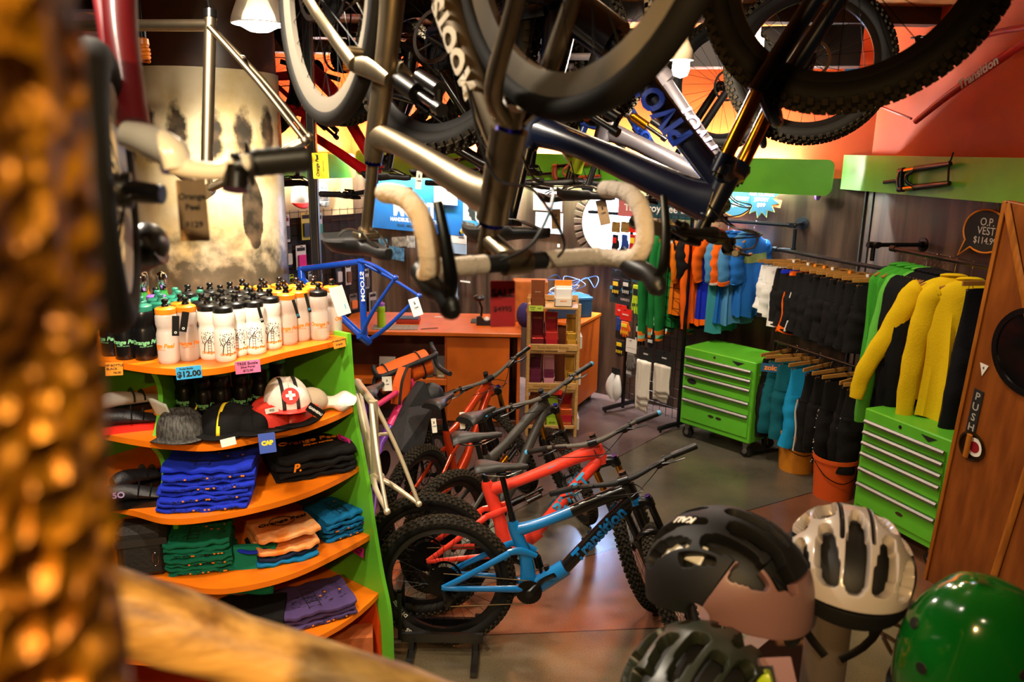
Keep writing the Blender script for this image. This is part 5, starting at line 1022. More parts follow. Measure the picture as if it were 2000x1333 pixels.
wallcard('wall_calendar', 'white wall calendar sheet left of the porthole', 'calendar', 1046, 416, 1099, 456, mat('paper_cool', '#d9e4f2', .7), (('1 2 3 4 5 6 7', .1, 0, .3, .001), ('8 9 10 11 12 13', .1, 0, .1, .001), ('15 16 17 18 19', .1, 0, -.1, .001)), mat('ink_grey', '#8a94a2', .7)); wallcard('calendar_picture', 'sunset mountain picture above the calendar sheet', 'picture', 1042, 366, 1098, 412, mat('sunset_print', '#e0a07a', .5, hex2='#5a8ab8', nscale=5, stretch=(.5, 4, 1)))
p = onback(1091, 480, .01); card('wall_outlet', 'small pale outlet under the calendar', 'outlet', facing(p, BACKN), .03, .035, 'paper')
p = onback(903, 452, .03); mb = MB(); mb.lathe([(.001, .006), (.03, .004), (.032, 0)], 8, facing(p, BACKN)); o = mb.build('paper_flower', mat('flower_yellow', '#f0d62a', .6)); tag(o, 'yellow flower sticker below the gear poster', 'sticker')
# signs above the clothes rail
sb = mat('chalk_teal', '#17506e', .7); edge = mat('chalk_edge', '#cfe87a', .6)
p = onback(1488, 390, .05); Y = facing(p, BACKN); st = [((.155 if k % 2 else .10)*math.cos(PI*k/12+.1), (.16 if k % 2 else .11)*math.sin(PI*k/12+.1)) for k in range(24)]
mb = MB(); mb.prism([(x*1.06, y*1.06) for x, y in st], .004); o = mb.build('sale_sign', edge, X=Y, smooth=False); tag(o, 'teal starburst chalk sign with jersey price above the rail', 'sign'); mb = MB(); mb.prism(st, .003, T(0, 0, .003)); mb.build('sign_face', sb, o, smooth=False)
mb = MB(); [mb.text(t, s, lambda a, b, c, y=y: (a, b+y, .0052+c), .0004, bold=.0012) for t, s, y in (('O.P. CLASSIC', .04, .045), ('JERSEY', .045, 0), ('$99', .05, -.05))]; mb.build('lettering', 'white', o, smooth=False)
p = onback(1438, 392, .05); Y = facing(p, BACKN); mb = MB(); mb.lathe([(.001, 0), (.15, 0), (.15, .004), (.001, .004)], 32); o = mb.build('sale_sign', C_or, X=Y, smooth=False); tag(o, 'round teal chalk sign with orange rim beside the starburst', 'sign'); mb = MB(); mb.lathe([(.001, .0045), (.142, .0045)], 32); mb.build('sign_face', sb, o); mb = MB(); [mb.text(t, s, lambda a, b, c, y=y: (a, b+y, .005+c), .0004, bold=.0012) for t, s, y in (('MTN JERSEY', .045, .02), ('$69', .05, -.04))]; mb.build('lettering', 'white', o, smooth=False)
p = onback(1515, 397, .05); card('price_card', 'orange price card tucked behind the starburst sign', 'price card', facing(p, BACKN) @ RZ(-.15), .1, .07, mat('card_salmon', '#ef8a5a', .8), (('SALE', .03, 0, 0, .001),))
p = onback(1597, 383, .04); mb = MB(); mb.ball((0, 0, 0), (.03, .03, .04), seg=8, rings=5); o = mb.build('purple_ornament', C_pu, X=T(*p)); tag(o, 'small purple ornament on the wall below the green board', 'ornament')
wallcard('rail_sign', 'dark teal sign with white script above the gloves', 'sign', 1262, 393, 1384, 427, mat('sign_teal', '#12414f', .5), (('Troy Lee Designs', .62, .0, .0, .01),), 'white', off=.35, th=.012); wallcard('logo_sign', 'red and white logo sign before the bright porthole', 'sign', 1208, 388, 1262, 424, mat('sign_rose', '#c26a6a', .5), (('TLD', .5, 0, 0, .02),), 'white', off=.36, th=.012)
p = onright(1925, 452, .04); Y = facing(p, RN); bub = [(.20*math.cos(a), .145*math.sin(a)) for a in [math.radians(235+x) for x in range(0, 340, 12)]]+[(-.22, -.19)]
mb = MB(); mb.prism(bub, .008); o = mb.build('chalk_sign', mat('chalk_black', '#1c1b1a', .8), X=Y, smooth=False); tag(o, 'black speech bubble chalk sign with orange rim and vest price', 'sign'); mb = MB(); mb.ring([(x, y, .004) for x, y in bub], .007, 6); mb.build('rim', C_or, o); mb = MB(); [mb.text(t, s, lambda a, b, c, y=y: (a+.01, b+y, .0045+c), .0004) for t, s, y in (('O.P.', .075, .06), ('VEST', .075, 0), ('$114.99', .065, -.065))]; mb.build('lettering', mat('chalk', '#cfc8ba', .9), o, smooth=False)
for sx in (-1, 1): mb = MB(); mb.tube([(sx*.09, .13, 0), (sx*.02, .30, 0)], .003, 5); mb.build('string', 'kraft', o)
# ---------------------------------------------------------------- forks and frame on the boards
def loose_fork(label, X, m, stan, sc=1.):
    r = thing('suspension_fork', label, 'fork', X=X)
    mb = MB(); mb.tube([(-.2, 0, 0), (0, 0, 0)], .0145, 12); mb.build('steerer', 'dark', r)
    mb = MB(); mb.tube([(0, -.066, .0), (-.012, 0, 0), (0, .066, 0)], [.025, .03, .025], 12, smooth=4); [mb.tube([(-.02, s*.066, 0), (.03, s*.066, 0)], .025, 14) for s in (-1, 1)]; mb.build('fork_crown', m, r)
    for s in (-1, 1): mb = MB(); mb.tube([(.02, s*.066, 0), (.2, s*.066, 0)], .0175, 12); mb.build('stanchion', stan, r)
    mb = MB(); [mb.tube([(.16, s*.066, 0), (.19, s*.066, 0), (.4, s*.066, .005), (.53, s*.066, .012)], [.026, .023, .021, .016], 12) for s in (-1, 1)]; mb.tube([(.17, -.066, 0), (.13, -.03, .04), (.12, 0, .045), (.13, .03, .04), (.17, .066, 0)], .013, 10, smooth=4); mb.build('fork_lowers', m, r)
    mb = MB(); mb.tube([(.515, -.075, .012), (.515, .085, .012)], .0075, 10); mb.tube([(.515, .08, .012), (.53, .09, .012), (.55, .14, .012)], .006, 8); mb.build('axle', 'dark', r)
    return r
a = onright(1760, 352, .2); b = onright(1905, 333, .2); X = basis(a, b-a, V((0, 0, 1))); loose_fork('black suspension fork hung on the right green board', X, 'black', 'gold')
a = onback(1085, 338, .26); b = onback(1180, 330, .26); loose_fork('rust orange suspension fork hung on the green board behind the lime bike', basis(a, b-a, V((0, 0, 1))), mat('rust_fork', '#8a3a12', .4), 'dark')
a = onback(880, 325, .26); b = onback(905, 322, .26); loose_fork('black suspension fork hung on the green board above the banner', basis(a, b-a, V((0, 0, 1))), 'black', 'dark')
a = onback(560, 336, .26); b = onback(620, 330, .26); loose_fork('black suspension fork hung on the green board beside the column', basis(a, b-a, V((0, 0, 1))), 'black', 'dark')
wallcard('brand_plate', 'small red and blue sign on the bright ledge above the green board', 'sign', 1388, 280, 1430, 297, 'red', (('ROCK SHOX', .55, 0, 0, .01),), 'white', off=.1, th=.01)
o_, _, _ = wallcard('blue_plaque', 'small blue plaque under the dark beam', 'plaque', 1650, 124, 1678, 147, mat('plaque_blue', '#2a6a9a', .5), off=.02, th=.01)
# ---------------------------------------------------------------- packages and caps on the left wall
gw = thing('display_grid', 'black wire display grid behind the bottle shelf', 'grid', X=facing(aty(605, 540, 7.4), LN))
mb = MB(); [mb.tube([(-.5+.1*k, -.9, 0), (-.5+.1*k, .62, 0)], .003, 5) for k in range(14)]; [mb.tube([(-.5, -.9+.1*k, 0), (.8, -.9+.1*k, 0)], .003, 5) for k in range(16)]; mb.build('wire_mesh', 'black', gw)
mb = MB(); mb.box((.15, -.2, -.02), (1.34, 1.5, .01)); mb.build('backing', mat('grid_backing', '#1c1714', .8), gw, smooth=False)
GX = gw.matrix_world.copy() if False else facing(aty(605, 540, 7.4), LN)
pl = lambda px, py, off=.04: onplane(px, py, GX.translation+LN*off, LN)
for px, py, w, h, m1, m2, lab in ((558, 447, .085, .24, '#e7e2da', '#3a3634', 'white and red parts card at the left of the upper hook row'), (597, 442, .10, .25, '#d9c81e', '#2a2a1e', 'yellow brake pad card on the upper hook row'), (621, 443, .105, .25, '#cfd8d0', '#2a8f52', 'green and white brake pad card on the upper hook row'), (562, 500, .09, .2, '#2c2b2b', '#c9c4bc', 'black parts card with silver discs on the lower hook row'), (588, 503, .115, .22, '#d8d8d6', '#d61f86', 'grip card with magenta grips on the lower hook row'), (615, 490, .09, .16, '#b9b9bd', '#2b2b30', 'clear parts bag on the lower hook row'), (569, 545, .05, .08, '#d0dc2a', '#3a3a20', 'small lime parts card just above the bottles'), (607, 541, .06, .1, '#bfc4c8', '#8a8f94', 'silver parts card just above the orange caps'),
 (661, 535, .08, .2, '#25262a', '#c4c8cc', 'black bottle cage card right of the pole'), (680, 535, .07, .22, '#c9cdd0', '#6a4a34', 'silver bottle cage card beside the blue frame'), (690, 590, .1, .16, '#6a655c', '#d87a2a', 'small clear parts bag with orange label'), (625, 545, .06, .1, '#e4e4e4', '#4a4a4a', 'white parts card beside the pole'), (645, 612, .07, .12, '#3a3d40', '#c0c4c8', 'dark parts card beside the white hang tag'), (728, 590, .10, .2, '#9fa4a8', '#55585c', 'chrome bottle cages hung behind the blue seat tube'), (716, 545, .06, .2, '#b4b8bc', '#55585c', 'narrow chrome cage card by the blue seat tube')):
    p = pl(px, py); X = facing(p, LN); o = card('parts_card', lab, 'package', X, w, h, mat('pack_'+m1[1:], m1, .35), th=.006)
    mb = MB(); mb.prism(rough_line(w*.72, h*.5, .012, 3), .022, T(0, -h*.14, .014)); mb.build('blister', mat('pack_'+m2[1:], m2, .3, spec=.6), o); mb = MB(); mb.box((0, h*.34, .004), (w*.8, h*.14, .002)); mb.build('header_print', mat('pack_print', '#8d2f26', .6) if m1 == '#e7e2da' else 'ink', o, smooth=False); mb = MB(); mb.tube([(0, h*.46, -.02), (0, h*.46, .03)], .003, 6); mb.build('hook', 'dark', o)
for px, py, lab, m in ((584, 386, 'white cap with red visor hung on the tan panel', M['red']), (626, 383, 'white cap with black print hung beside the pole', mat('cap_print', '#d5d2cc', .8, hex2='#2a2a2a', nscale=16))):
    p = onleft(px, py, .05); r = thing('cycling_hat', lab, 'hat', X=facing(p, LN)); mb = MB(); mb.grid(lambda u, v: ((.125-.05*v*v)*math.sin((u-.5)*PI)*(1 if v < .9 else 1), -.06+.22*v, .075*math.cos((u-.5)*PI)*math.sqrt(max(0, 1-v**3))), 20, 10); mb.build('crown', mat('cap_white', '#e6dfd2') if m is M['red'] else m, r, mod=None); mb = MB(); mb.grid(lambda u, v: ((.125-.02*v)*math.sin((u-.5)*PI*.9), -.055-.075*v*math.cos((u-.5)*PI*.8), .07*math.cos((u-.5)*PI*.9)+.01*v), 16, 4); b = mb.build('brim', m, r); q = b.modifiers.new('thick', 'SOLIDIFY'); q.thickness = .004; mb = MB(); mb.tube([(0, .15, -.03), (0, .15, .04)], .006, 6); mb.build('hook', C_pu, r)
# black steel pole
a = atd(632, 60, 4.6); b = atd(650, 560, 4.6); mb = MB(); mb.box((0, 0, CEIL/2), (.05, .05, CEIL), b=.004); o = mb.build('bike_storage_pole', mat('pole_black', '#0f1114', .3, spec=.6), X=T(a.x+.002, 4.5, 0)); tag(o, 'black steel pole standing between column and hanging bikes', 'pole')
mb = MB(); [mb.box((s*.018, -.0255, CEIL/2), (.004, .003, CEIL)) for s in (-1, 1)]; mb.build('slot_rail', 'steel', o, smooth=False); mb = MB(); mb.box((0, 0, .012), (.22, .22, .024), b=.004); mb.build('foot_plate', 'black', o)
# ---------------------------------------------------------------- bare frames
def bare(name, label, pts, r, m, X=None, extra=None):
    """frame given as world points of its nodes"""
    P = {k: V(v) for k, v in pts.items()}; root = thing(name, label, 'frame', P['BB']); L = lambda k: P[k]-P['BB']
    mb = MB(); mb.tube([L('HT'), L('HB')], r*1.2, 16); mb.tube([L('HT')*.86+L('HB')*.14, L('ST')*.96+L('BB')*.04], r*.92, 14); mb.tube([L('HB')*.86+L('HT')*.14, L('BB')], r*1.05, 14); mb.tube([L('ST'), L('BB')], r*.95, 14)
    ax = (L('D1')-L('D2')).normalized(); mb.tube([ax*.036, ax*-.036], r*1.2, 16); mb.build('front_triangle', m, root)
    mb = MB()
    for d, s in (('D1', 1), ('D2', -1)):
        mb.tube([ax*s*.022, L(d)*.35+ax*s*.03, L(d)], [r*.62, r*.6, r*.45], 10, smooth=4); mb.tube([L('ST')*.95+ax*s*.016, L('ST')*.5+L(d)*.5+ax*s*.022, L(d)], [r*.5, r*.48, r*.42], 10, smooth=4); mb.ball(tuple(L(d)), (.016, .016, .016), seg=10, rings=6)
    b = L('ST')*.68+(L('D1')+L('D2'))*.16; mb.tube([b+ax*.032, b-ax*.032], r*.4, 8); mb.build('rear_stays', m, root)
    return root
P3 = lambda px, py, d: atd(px, py, d)
P_fb = paint('frame_blue', '#0f3da0', rough=.18)
r = bare('bicycle_frame', 'glossy blue bare frame hanging behind the bottle shelf', dict(BB=P3(712, 662, 4.15), ST=P3(705, 505, 4.1), HT=P3(588, 522, 4.45), HB=P3(590, 550, 4.45), D1=P3(772, 543, 3.95), D2=P3(818, 578, 4.05)), .0185, P_fb)
mb = MB(); a, b = P3(706, 530, 4.08)-r.location, P3(709, 590, 4.12)-r.location; d = (b-a).normalized(); n_ = (_C-P3(706, 530, 4.08)).normalized(); s_ = d.cross(n_).normalized(); mb.text('MOOTS', .045, lambda x, y, z: a*.5+b*.5+d*x*-1+s_*y*-1*.6+n_*(.0185+z), .0004, bold=.001); mb.build('lettering', 'white', r, smooth=False)
p = P3(752, 622, 3.95); 
r = bare('bicycle_frame', 'brushed titanium bare frame hanging near the pendant lamp', dict(BB=P3(403, 372, 2.5), ST=P3(411, 36, 2.5), HT=P3(40, 40, 2.75), HB=P3(30, 110, 2.75), D1=P3(604, 268, 2.62), D2=P3(596, 276, 2.48)), .0195, 'ti')
mb = MB(); mb.tube([V((0, 0, 0)), P3(411, 20, 2.5)-P3(411, 36, 2.5)], .021, 14); o = mb.build('seat_collar', 'black', r); o.location = P3(411, 36, 2.5)-r.location
mb = MB(); h0 = P3(405, -4, 2.5)-r.location; mb.tube([h0+V((0, 0, .25)), h0, P3(411, 36, 2.5)-r.location], .004, 6); mb.build('hanging_cord', 'black', r)
r = bare('bicycle_frame', 'champagne titanium bare frame standing beside the shelf end', dict(BB=P3(735, 935, 3.8), ST=P3(729, 783, 3.72), HT=P3(697, 742, 4.2), HB=P3(700, 775, 4.2), D1=P3(756, 1000, 3.5), D2=P3(818, 985, 3.75)), .0215, mat('champagne_titanium', '#c4b99c', .38, .6))
# red frame on the right wall
a = lambda px, py, o=.16: onright(px, py, o)
r = thing('bicycle_frame', 'red bare frame with white outlined lettering on the orange wall', 'frame', a(1790, 235)); L = lambda px, py, o=.16: a(px, py, o)-r.location
mb = MB(); mb.tube([L(1788, 238), L(1850, 188), L(1925, 135), L(1985, 95), L(2030, 70)], [(.02, .02), (.028, .024), (.03, .026), (.03, .026), (.03, .026)], 14, smooth=4); mb.tube([L(1795, 85), L(1800, 110), L(1798, 150)], .02, 14, smooth=3); mb.tube([L(1797, 112), L(1870, 88), L(1950, 62), L(2030, 50)], .02, 14, smooth=4); mb.build('front_triangle', P_dred, r)
mb = MB(); mb.tube([L(1798, 118), L(1770, 126), L(1800, 140)], .012, 10, smooth=3); mb.tube([L(1655, 180), L(1690, 155), L(1720, 140)], [(.012, .008)]*3, 8); mb.tube([L(1655, 182), L(1690, 198)], [(.01, .007)]*2, 8); mb.tube([L(1690, 155), L(1770, 130)], .009, 8); mb.tube([L(1690, 196), L(1780, 232)], .009, 8); mb.build('rear_stays', P_dred, r)
mb = MB(); mb.tube([L(1793, 72), L(1795, 84)], .024, 14); mb.tube([L(1780, 74), L(1806, 72)], .008, 8); mb.build('seat_collar', 'black', r)
mb = MB(); p0, p1 = L(1868, 172, .19), L(1955, 112, .19); d = (p1-p0).normalized(); n_ = RN; s_ = n_.cross(d).normalized(); s_ = s_ if s_.z > 0 else -s_; mb.text('Transition', .085, lambda x, y, z: (p0+p1)/2+d*x+s_*y+n_*(z), .001, bold=.003); mb.build('lettering', 'decal', r, smooth=False)
# ================================================================ CLOTHES ON PIPE RAILS, TOOLBOXES, GLOVES
pipe = mat('pipe_blue_grey', '#2c3640', .4, .7, noise=.1, nscale=30)
def pipe_run(mb, pts, r=.0165): mb.tube(pts, r, 12)
def fitting(mb, p, d, l=.05, r=.023): d = V(d).normalized(); mb.tube([V(p)-d*l/2, V(p)+d*l/2], r, 12)
def flange(mb, p, n): X = facing(p, n); mb.lathe([(.001, .0), (.055, .0), (.055, .008), (.025, .012), (.025, .03), (.001, .03)], 20, X)
r1a, r1b = onback(1150, 411, .3), onback(1541, 441, .3); r1a.z = r1b.z = 1.962
r2a, r2b = atz(1515, 487, 1.75), atz(1735, 527, 1.75); d2 = (r2b-r2a).normalized()
r3a, r3b = onright(1745, 487, .42), onright(2010, 533, .42); r3a.z = r3b.z = 1.903; d3 = (r3b-r3a).normalized(); d1 = (r1b-r1a).normalized()
RAIL1 = thing('clothes_rail', 'blue grey pipe rail on the back wall holding the jerseys', 'clothes rail', r1a); o0 = r1a
mb = MB(); fl = onback(1567, 438, 0); fl.z = 1.962; e = fl+BACKN*.3; pipe_run(mb, [V(), e-o0]); pipe_run(mb, [e-o0, fl-o0]); fitting(mb, e-o0, d1, .06); fitting(mb, e-o0, BACKN, .06); mb.build('pipe', pipe, RAIL1); mb = MB(); flange(mb, fl-o0, BACKN); mb.build('flange', pipe, RAIL1)
mb = MB(); f2 = onback(1180, 414, 0); f2.z = 1.962; pipe_run(mb, [f2-o0, f2+BACKN*.3-o0]); mb.build('pipe', pipe, RAIL1)
RAIL2 = thing('clothes_rail', 'blue grey pipe rail holding the black shorts, reaching toward the room', 'clothes rail', r2a)
k0 = e+V((0, 0, 0)); mb = MB(); kk = V((e.x+.02, e.y-.02, 1.75)); pipe_run(mb, [V(), r2b-r2a+d2*.03]); pipe_run(mb, [V(), kk-r2a]); pipe_run(mb, [kk-r2a, e+V((.02, -.02, -.03))-r2a]); fitting(mb, V(), d2); fitting(mb, kk-r2a, (0, 0, 1)); fitting(mb, r2b-r2a, d2, .06, .026); mb.build('pipe', pipe, RAIL2)
RAIL3 = thing('clothes_rail', 'dark pipe rail on the right wall holding the jackets', 'clothes rail', r3a)
mb = MB(); f3 = onright(1803, 485, 0); f3.z = 1.903; q = f3+RN*.42; pipe_run(mb, [V(), r3b-r3a]); pipe_run(mb, [q-r3a, f3-r3a]); fitting(mb, V(), d3); fitting(mb, q-r3a, RN, .1); fitting(mb, q-r3a, d3, .1); pipe_run(mb, [q-r3a, q-r3a+V((0, 0, -.12))]); mb.build('pipe', mat('pipe_dark', '#1c1b1c', .4, .6), RAIL3); mb = MB(); flange(mb, f3-r3a, RN); mb.build('flange', M['dark'], RAIL3)
# ---- hangers
def hanger(X, label, group, kind='curve', bead=None):
    key = ('h', kind, bead)
    if key in protos: return dup(protos[key], label, group, X=X)
    r = thing('clothes_hanger', label, 'hanger', X=X, group=group)
    mb = MB(); mb.tube([(0, .0, .02), (.0, .012, .019), (0, .02, .006), (0, .016, -.012), (0, .002, -.035), (0, 0, -.10 if kind == 'curve' else -.085)][::1], .0018, 6, smooth=4); mb.build('hook', 'chrome', r)
    mb = MB()
    if kind == 'curve': mb.tube([(-.205, .012, -.178), (-.12, .0, -.138), (-.04, -.004, -.108), (0, -.005, -.102), (.04, -.004, -.108), (.12, .0, -.138), (.205, .012, -.178)], [(.007, .014)]*7, 10, up=(0, 1, 0), smooth=4)
    else: mb.box((0, 0, -.095), (.38, .012, .03), b=.002)
    mb.build('bar', 'wood' if kind == 'curve' else mat('clamp_wood', '#b8843f', .5, hex2='#9a6a2c', nscale=20, stretch=(1, 8, 8)), r)
    if kind != 'curve':
        for s in (-1, 1): mb = MB(); mb.ring([(s*.13, .006, -.12+.018*math.cos(a)) if False else (s*.13+.016*math.cos(a), .004, -.125+.02*math.sin(a)) for a in [2*PI*i/10 for i in range(10)]], .002, 5); mb.box((s*.13, 0, -.137), (.05, .014, .014), b=.002); mb.build('clip', 'chrome', r)
    if bead: mb = MB(); mb.tube([(0, 0, -.085), (0, 0, -.062)], .012, 10); mb.build('size_bead', bead, r)
    protos[key] = r; return r
LENK = 1.25
def sm(a, b, t): t = max(0, min(1, (t-a)/(b-a))); return t*t*(3-2*t)
def shirt(label, X, m, cat='jersey', w=.43, h=.70, t=.05, sleeve=0., sm_=None, cuff=None, group=None, seed=0, name='jersey', hem=None, collar=None, band=None, txt=None, flare=.0, sl_ang=.0):
    h *= LENK; sleeve *= LENK
    rnd = random.Random(seed); ph = [rnd.uniform(0, 6.3) for _ in range(6)]; r = thing(name, label, cat, X=X, group=group)
    def pt(u, v, grow=0.):
        a = 2*PI*u; c, s = math.cos(a), math.sin(a)
        if v < .16: q = v/.16; W = .065+(w/2-.065)*q**.9; z = -.105-.085*q**1.3; tt = .035+.02*q
        else: q = (v-.16)/.84; W = w/2*(1-.08*math.sin(PI*min(1, q*1.4))*.6+flare*q); z = -.19-(h-.09)*q; tt = .055+(t-.02)*q
        f = sm(.1, .6, v); y = tt*s*(.6+.4*abs(s)); y += f*(.016*math.sin(5*c*2+ph[0]+1.2*v)+.010*math.sin(9*c*2+ph[1]))+.012*f*math.sin(3*v+ph[2])
        x = (W+grow)*(abs(c)**.8)*(1 if c > 0 else -1)+.008*f*math.sin(7*v+ph[3]); return (x, y+grow*s, z+.012*f*math.sin(6*c+ph[4])*(v > .95))
    mb = MB(); mb.grid(lambda u, v: pt(u, v), 36, 22); b = mb.build('body', m, r)
    if hem: mb = MB(); mb.grid(lambda u, v: pt(u, .93+.072*v, .003), 36, 2); mb.build('hem', hem, r)
    if band:
        for (v0, v1, bm_) in band: mb = MB(); mb.grid(lambda u, v: pt(u, v0+(v1-v0)*v, .003), 36, 4); mb.build('band', bm_, r)
    if sleeve:
        for s in (-1, 1):
            L = sleeve; wv = rnd.uniform(-.02, .02); sw = rnd.uniform(.6, 1.2)*sl_ang
            pts = [(s*(w/2-.045), 0, -.185), (s*(w/2+.0), .0, -.235), (s*(w/2+.03+sw*.3), wv, -.19-L*.4), (s*(w/2+.02+sw*.8), wv*1.5+.01, -.19-L*.75), (s*(w/2+.0+sw), wv, -.19-L)]
            rr = [(.05, .035), (.072, .04), (.066, .036), (.058, .034), (.046, .032)] if L > .35 else [(.045, .04), (.075, .05), (.08, .05), (.082, .05), (.082, .05)]
            Q = cr([(*p, *q) for p, q in zip(pts, rr)], 6); n = len(Q)
            mb = MB(); mb.tube([q[:3] for q in Q], [(q[3]*(1+.05*math.sin(i*1.7+ph[5])), q[4]*(1+.12*math.sin(i*1.3+ph[1]))) for i, q in enumerate(Q)], 14, up=(0, 1, 0)); sl = mb.build('sleeve', sm_ or m, r)
            if cuff:
                for f0, f1, cm in cuff:
                    i0, i1 = int(n*f0), max(int(n*f0)+2, int(math.ceil(n*f1))); mb = MB(); mb.tube([q[:3] for q in Q[i0:i1]], [(q[3]*1.06, q[4]*1.08) for q in Q[i0:i1]], 14, up=(0, 1, 0)); mb.build('cuff', cm, sl)
    if collar: mb = MB(); mb.tube([(-.065, .0, -.10), (-.03, -.03, -.115), (.03, -.03, -.115), (.065, 0, -.10), (.03, .03, -.09), (-.03, .03, -.09), (-.065, 0, -.10)], [(.02, .012)]*7, 8, up=(0, 0, 1), smooth=3); mb.build('collar', collar, r)
    if txt:
        for T_, s, zz, ik in txt:
            for sg in (-1, 1): mb = MB(); mb.text(T_, s, lambda x, y, z: (x*-sg if sg > 0 else x, sg*(t*.85+.03+z), zz+y), .001, bold=.002); mb.build('lettering', ik, r, smooth=False)
    return r
def shorts(label, X, m, h=.42, w=.34, group=None, seed=0, name='cycling_shorts', cat='shorts', stripe=None, waist=None, cuff=None, dots=None, txt=None, bulge=1.):
    rnd = random.Random(seed); ph = [rnd.uniform(0, 6.3) for _ in range(6)]; r = thing(name, label, cat, X=X, group=group); z0 = -.13; hb = h*.48
    def body(u, v, g=0.):
        a = 2*PI*u; c, s = math.cos(a), math.sin(a); W = w/2*(.92+.14*v)*(1+.02*math.sin(6*v+ph[0])); tt = .02+.04*sm(0, .8, v)*bulge
        return ((W+g)*(abs(c)**.85)*(1 if c > 0 else -1), tt*s+g*s+.012*v*math.sin(5*c+ph[1]), z0-hb*v+.008*math.sin(4*c+ph[2])*v)
    mb = MB(); mb.grid(body, 30, 10); mb.build('body', m, r)
    if waist: mb = MB(); mb.grid(lambda u, v: body(u, v*.14, .003), 30, 2); mb.build('waistband', waist, r)
    for s in (-1, 1):
        pts = [(s*w*.22, 0, z0-hb*.72), (s*w*.27, .004*rnd.uniform(-1, 1), z0-hb*1.05), (s*w*.29+rnd.uniform(-.01, .02)*s, .02*rnd.uniform(-1, 1), z0-hb-(h-hb)*.5), (s*w*.30+rnd.uniform(-.01, .03)*s, .025*rnd.uniform(-1, 1), z0-h)]
        Q = cr([(*p, *q) for p, q in zip(pts, [(w*.30, .05*bulge), (w*.29, .055*bulge), (w*.26, .05*bulge), (w*.24, .045*bulge)])], 5)
        mb = MB(); mb.tube([q[:3] for q in Q], [(q[3]*(1+.04*math.sin(i*1.9+ph[3])), q[4]*(1+.15*math.sin(i*1.4+ph[4]))) for i, q in enumerate(Q)], 14, up=(0, 1, 0)); lg = mb.build('leg', m, r)
        if cuff: mb = MB(); mb.tube([q[:3] for q in Q[-3:]], [(q[3]*1.05, q[4]*1.06) for q in Q[-3:]], 14, up=(0, 1, 0)); mb.build('cuff', cuff, lg)
        if stripe: mb = MB(); mb.tube([(q[0]-s*.0+s*q[3]*.8, q[1]-q[4]*.75, q[2]) for q in Q], [(.012, .004)]*len(Q), 8, up=(0, 1, 0)); mb.build('stripe', stripe, lg)
        if dots:
            mb = MB()
            for k in range(46): i = rnd.randrange(len(Q)); q = Q[i]; a = rnd.uniform(PI, 2*PI); mb.box((q[0]+q[3]*math.cos(a)*1.02, q[1]+q[4]*math.sin(a)*1.05, q[2]+rnd.uniform(-.02, .02)), (.006, .004, .006))
            mb.build('dot_print', 'white', lg, smooth=False)
    if txt: mb = MB(); [mb.text(txt, .035, lambda x, y, z: (x+.06, -.065-z, z0-hb*1.0+y), .001, bold=.002)]; mb.build('lettering', 'white', r, smooth=False)
    return r
def railX(a, d, t, z, jit=0.): # x across the rail, y along it
    p = a+d*t; ax = V((-d.y, d.x, 0)); ax = -ax if ax.x > 0 else ax   # x axis points to the left of the room
    y = V((0, 0, 1)).cross(ax); m = Matrix((ax, y, V((0, 0, 1)))).transposed().to_4x4(); m.translation = (p.x, p.y, z); return m @ RZ(jit)
def t_at(a, d, px, n=None):  # distance along a rail at the image column px
    lo, hi = -1., 4.
    for _ in range(50):
        mid = (lo+hi)/2; p = a+d*mid-_C; x = 1000+FPX*p.dot(_R)/p.dot(_fw)
        if x < px: lo = mid
        else: hi = mid
    return (lo+hi)/2
jg = cloth('jersey_green', '#1d7a38'); jo = cloth('jersey_orange', '#e8760f'); jr = cloth('jersey_bright_orange', '#f4650f'); jb = cloth('jersey_blue', '#1f66b8'); jlb = cloth('jersey_sky', '#4a86b4'); jt = cloth('jersey_teal', '#3a8f9a'); jn = cloth('jersey_navy', '#141c33'); jw = cloth('jersey_white', '#e5e2dc'); jm = cloth('jersey_mint', '#8fc9a8'); jbl = cloth('shorts_black', '#131213'); jro = cloth('jersey_royal', '#1428b4'); jol = cloth('jersey_olive', '#8a9a5a')
gh = 'hangers on the jersey rail'; lh = 'wooden hanger on the jersey rail below the green board'
def on1(px, fn, jit=0.):
    X = railX(r1a, d1, t_at(r1a, d1, px), 1.962, jit-.32); hanger(X, lh, gh, 'curve'); return fn(X)
cuffs = ((.86, .905, jo), (.905, .95, jm), (.95, 1., jo))
on1(1296, lambda X: shirt('green long sleeved jersey with orange and mint cuffs, left end of the rail', X, jg, h=.74, sleeve=.78, cuff=cuffs, seed=1, collar=jg), .15); on1(1316, lambda X: shirt('second green long sleeved jersey with striped cuffs, beside the end one', X, jg, h=.76, sleeve=.74, cuff=cuffs, seed=2, collar=jg), .05); on1(1334, lambda X: shirt('third green jersey with striped cuffs, next to the orange one', X, jg, h=.74, sleeve=.76, cuff=cuffs, seed=3, collar=jg))
on1(1352, lambda X: shirt('plain amber orange jersey between green and black garments', X, jo, h=.62, sleeve=.30, seed=4, collar=jo), .1)
on1(1370, lambda X: shirt('black jersey with royal blue waist on the jersey rail', X, jbl, h=.72, sleeve=.25, seed=5, band=((.5, .75, jro),)))
on1(1388, lambda X: shirt('bright orange long sleeved jersey with white numbered chest', X, jr, h=.66, sleeve=.64, seed=6, band=((.18, .42, jw),), txt=(('99', .15, -.30, 'ink'),), collar=jr), -.1)
on1(1406, lambda X: shirt('royal blue and orange jersey behind the numbered one', X, jro, h=.68, sleeve=.28, sm_=jr, seed=7, hem=jr))
on1(1424, lambda X: shirt('teal jersey with bank lettering down its side', X, jt, h=.72, sleeve=.26, sm_=jlb, seed=8, txt=(('Alpine Bank', .06, -.45, 'ink'),), collar=jb), .1)
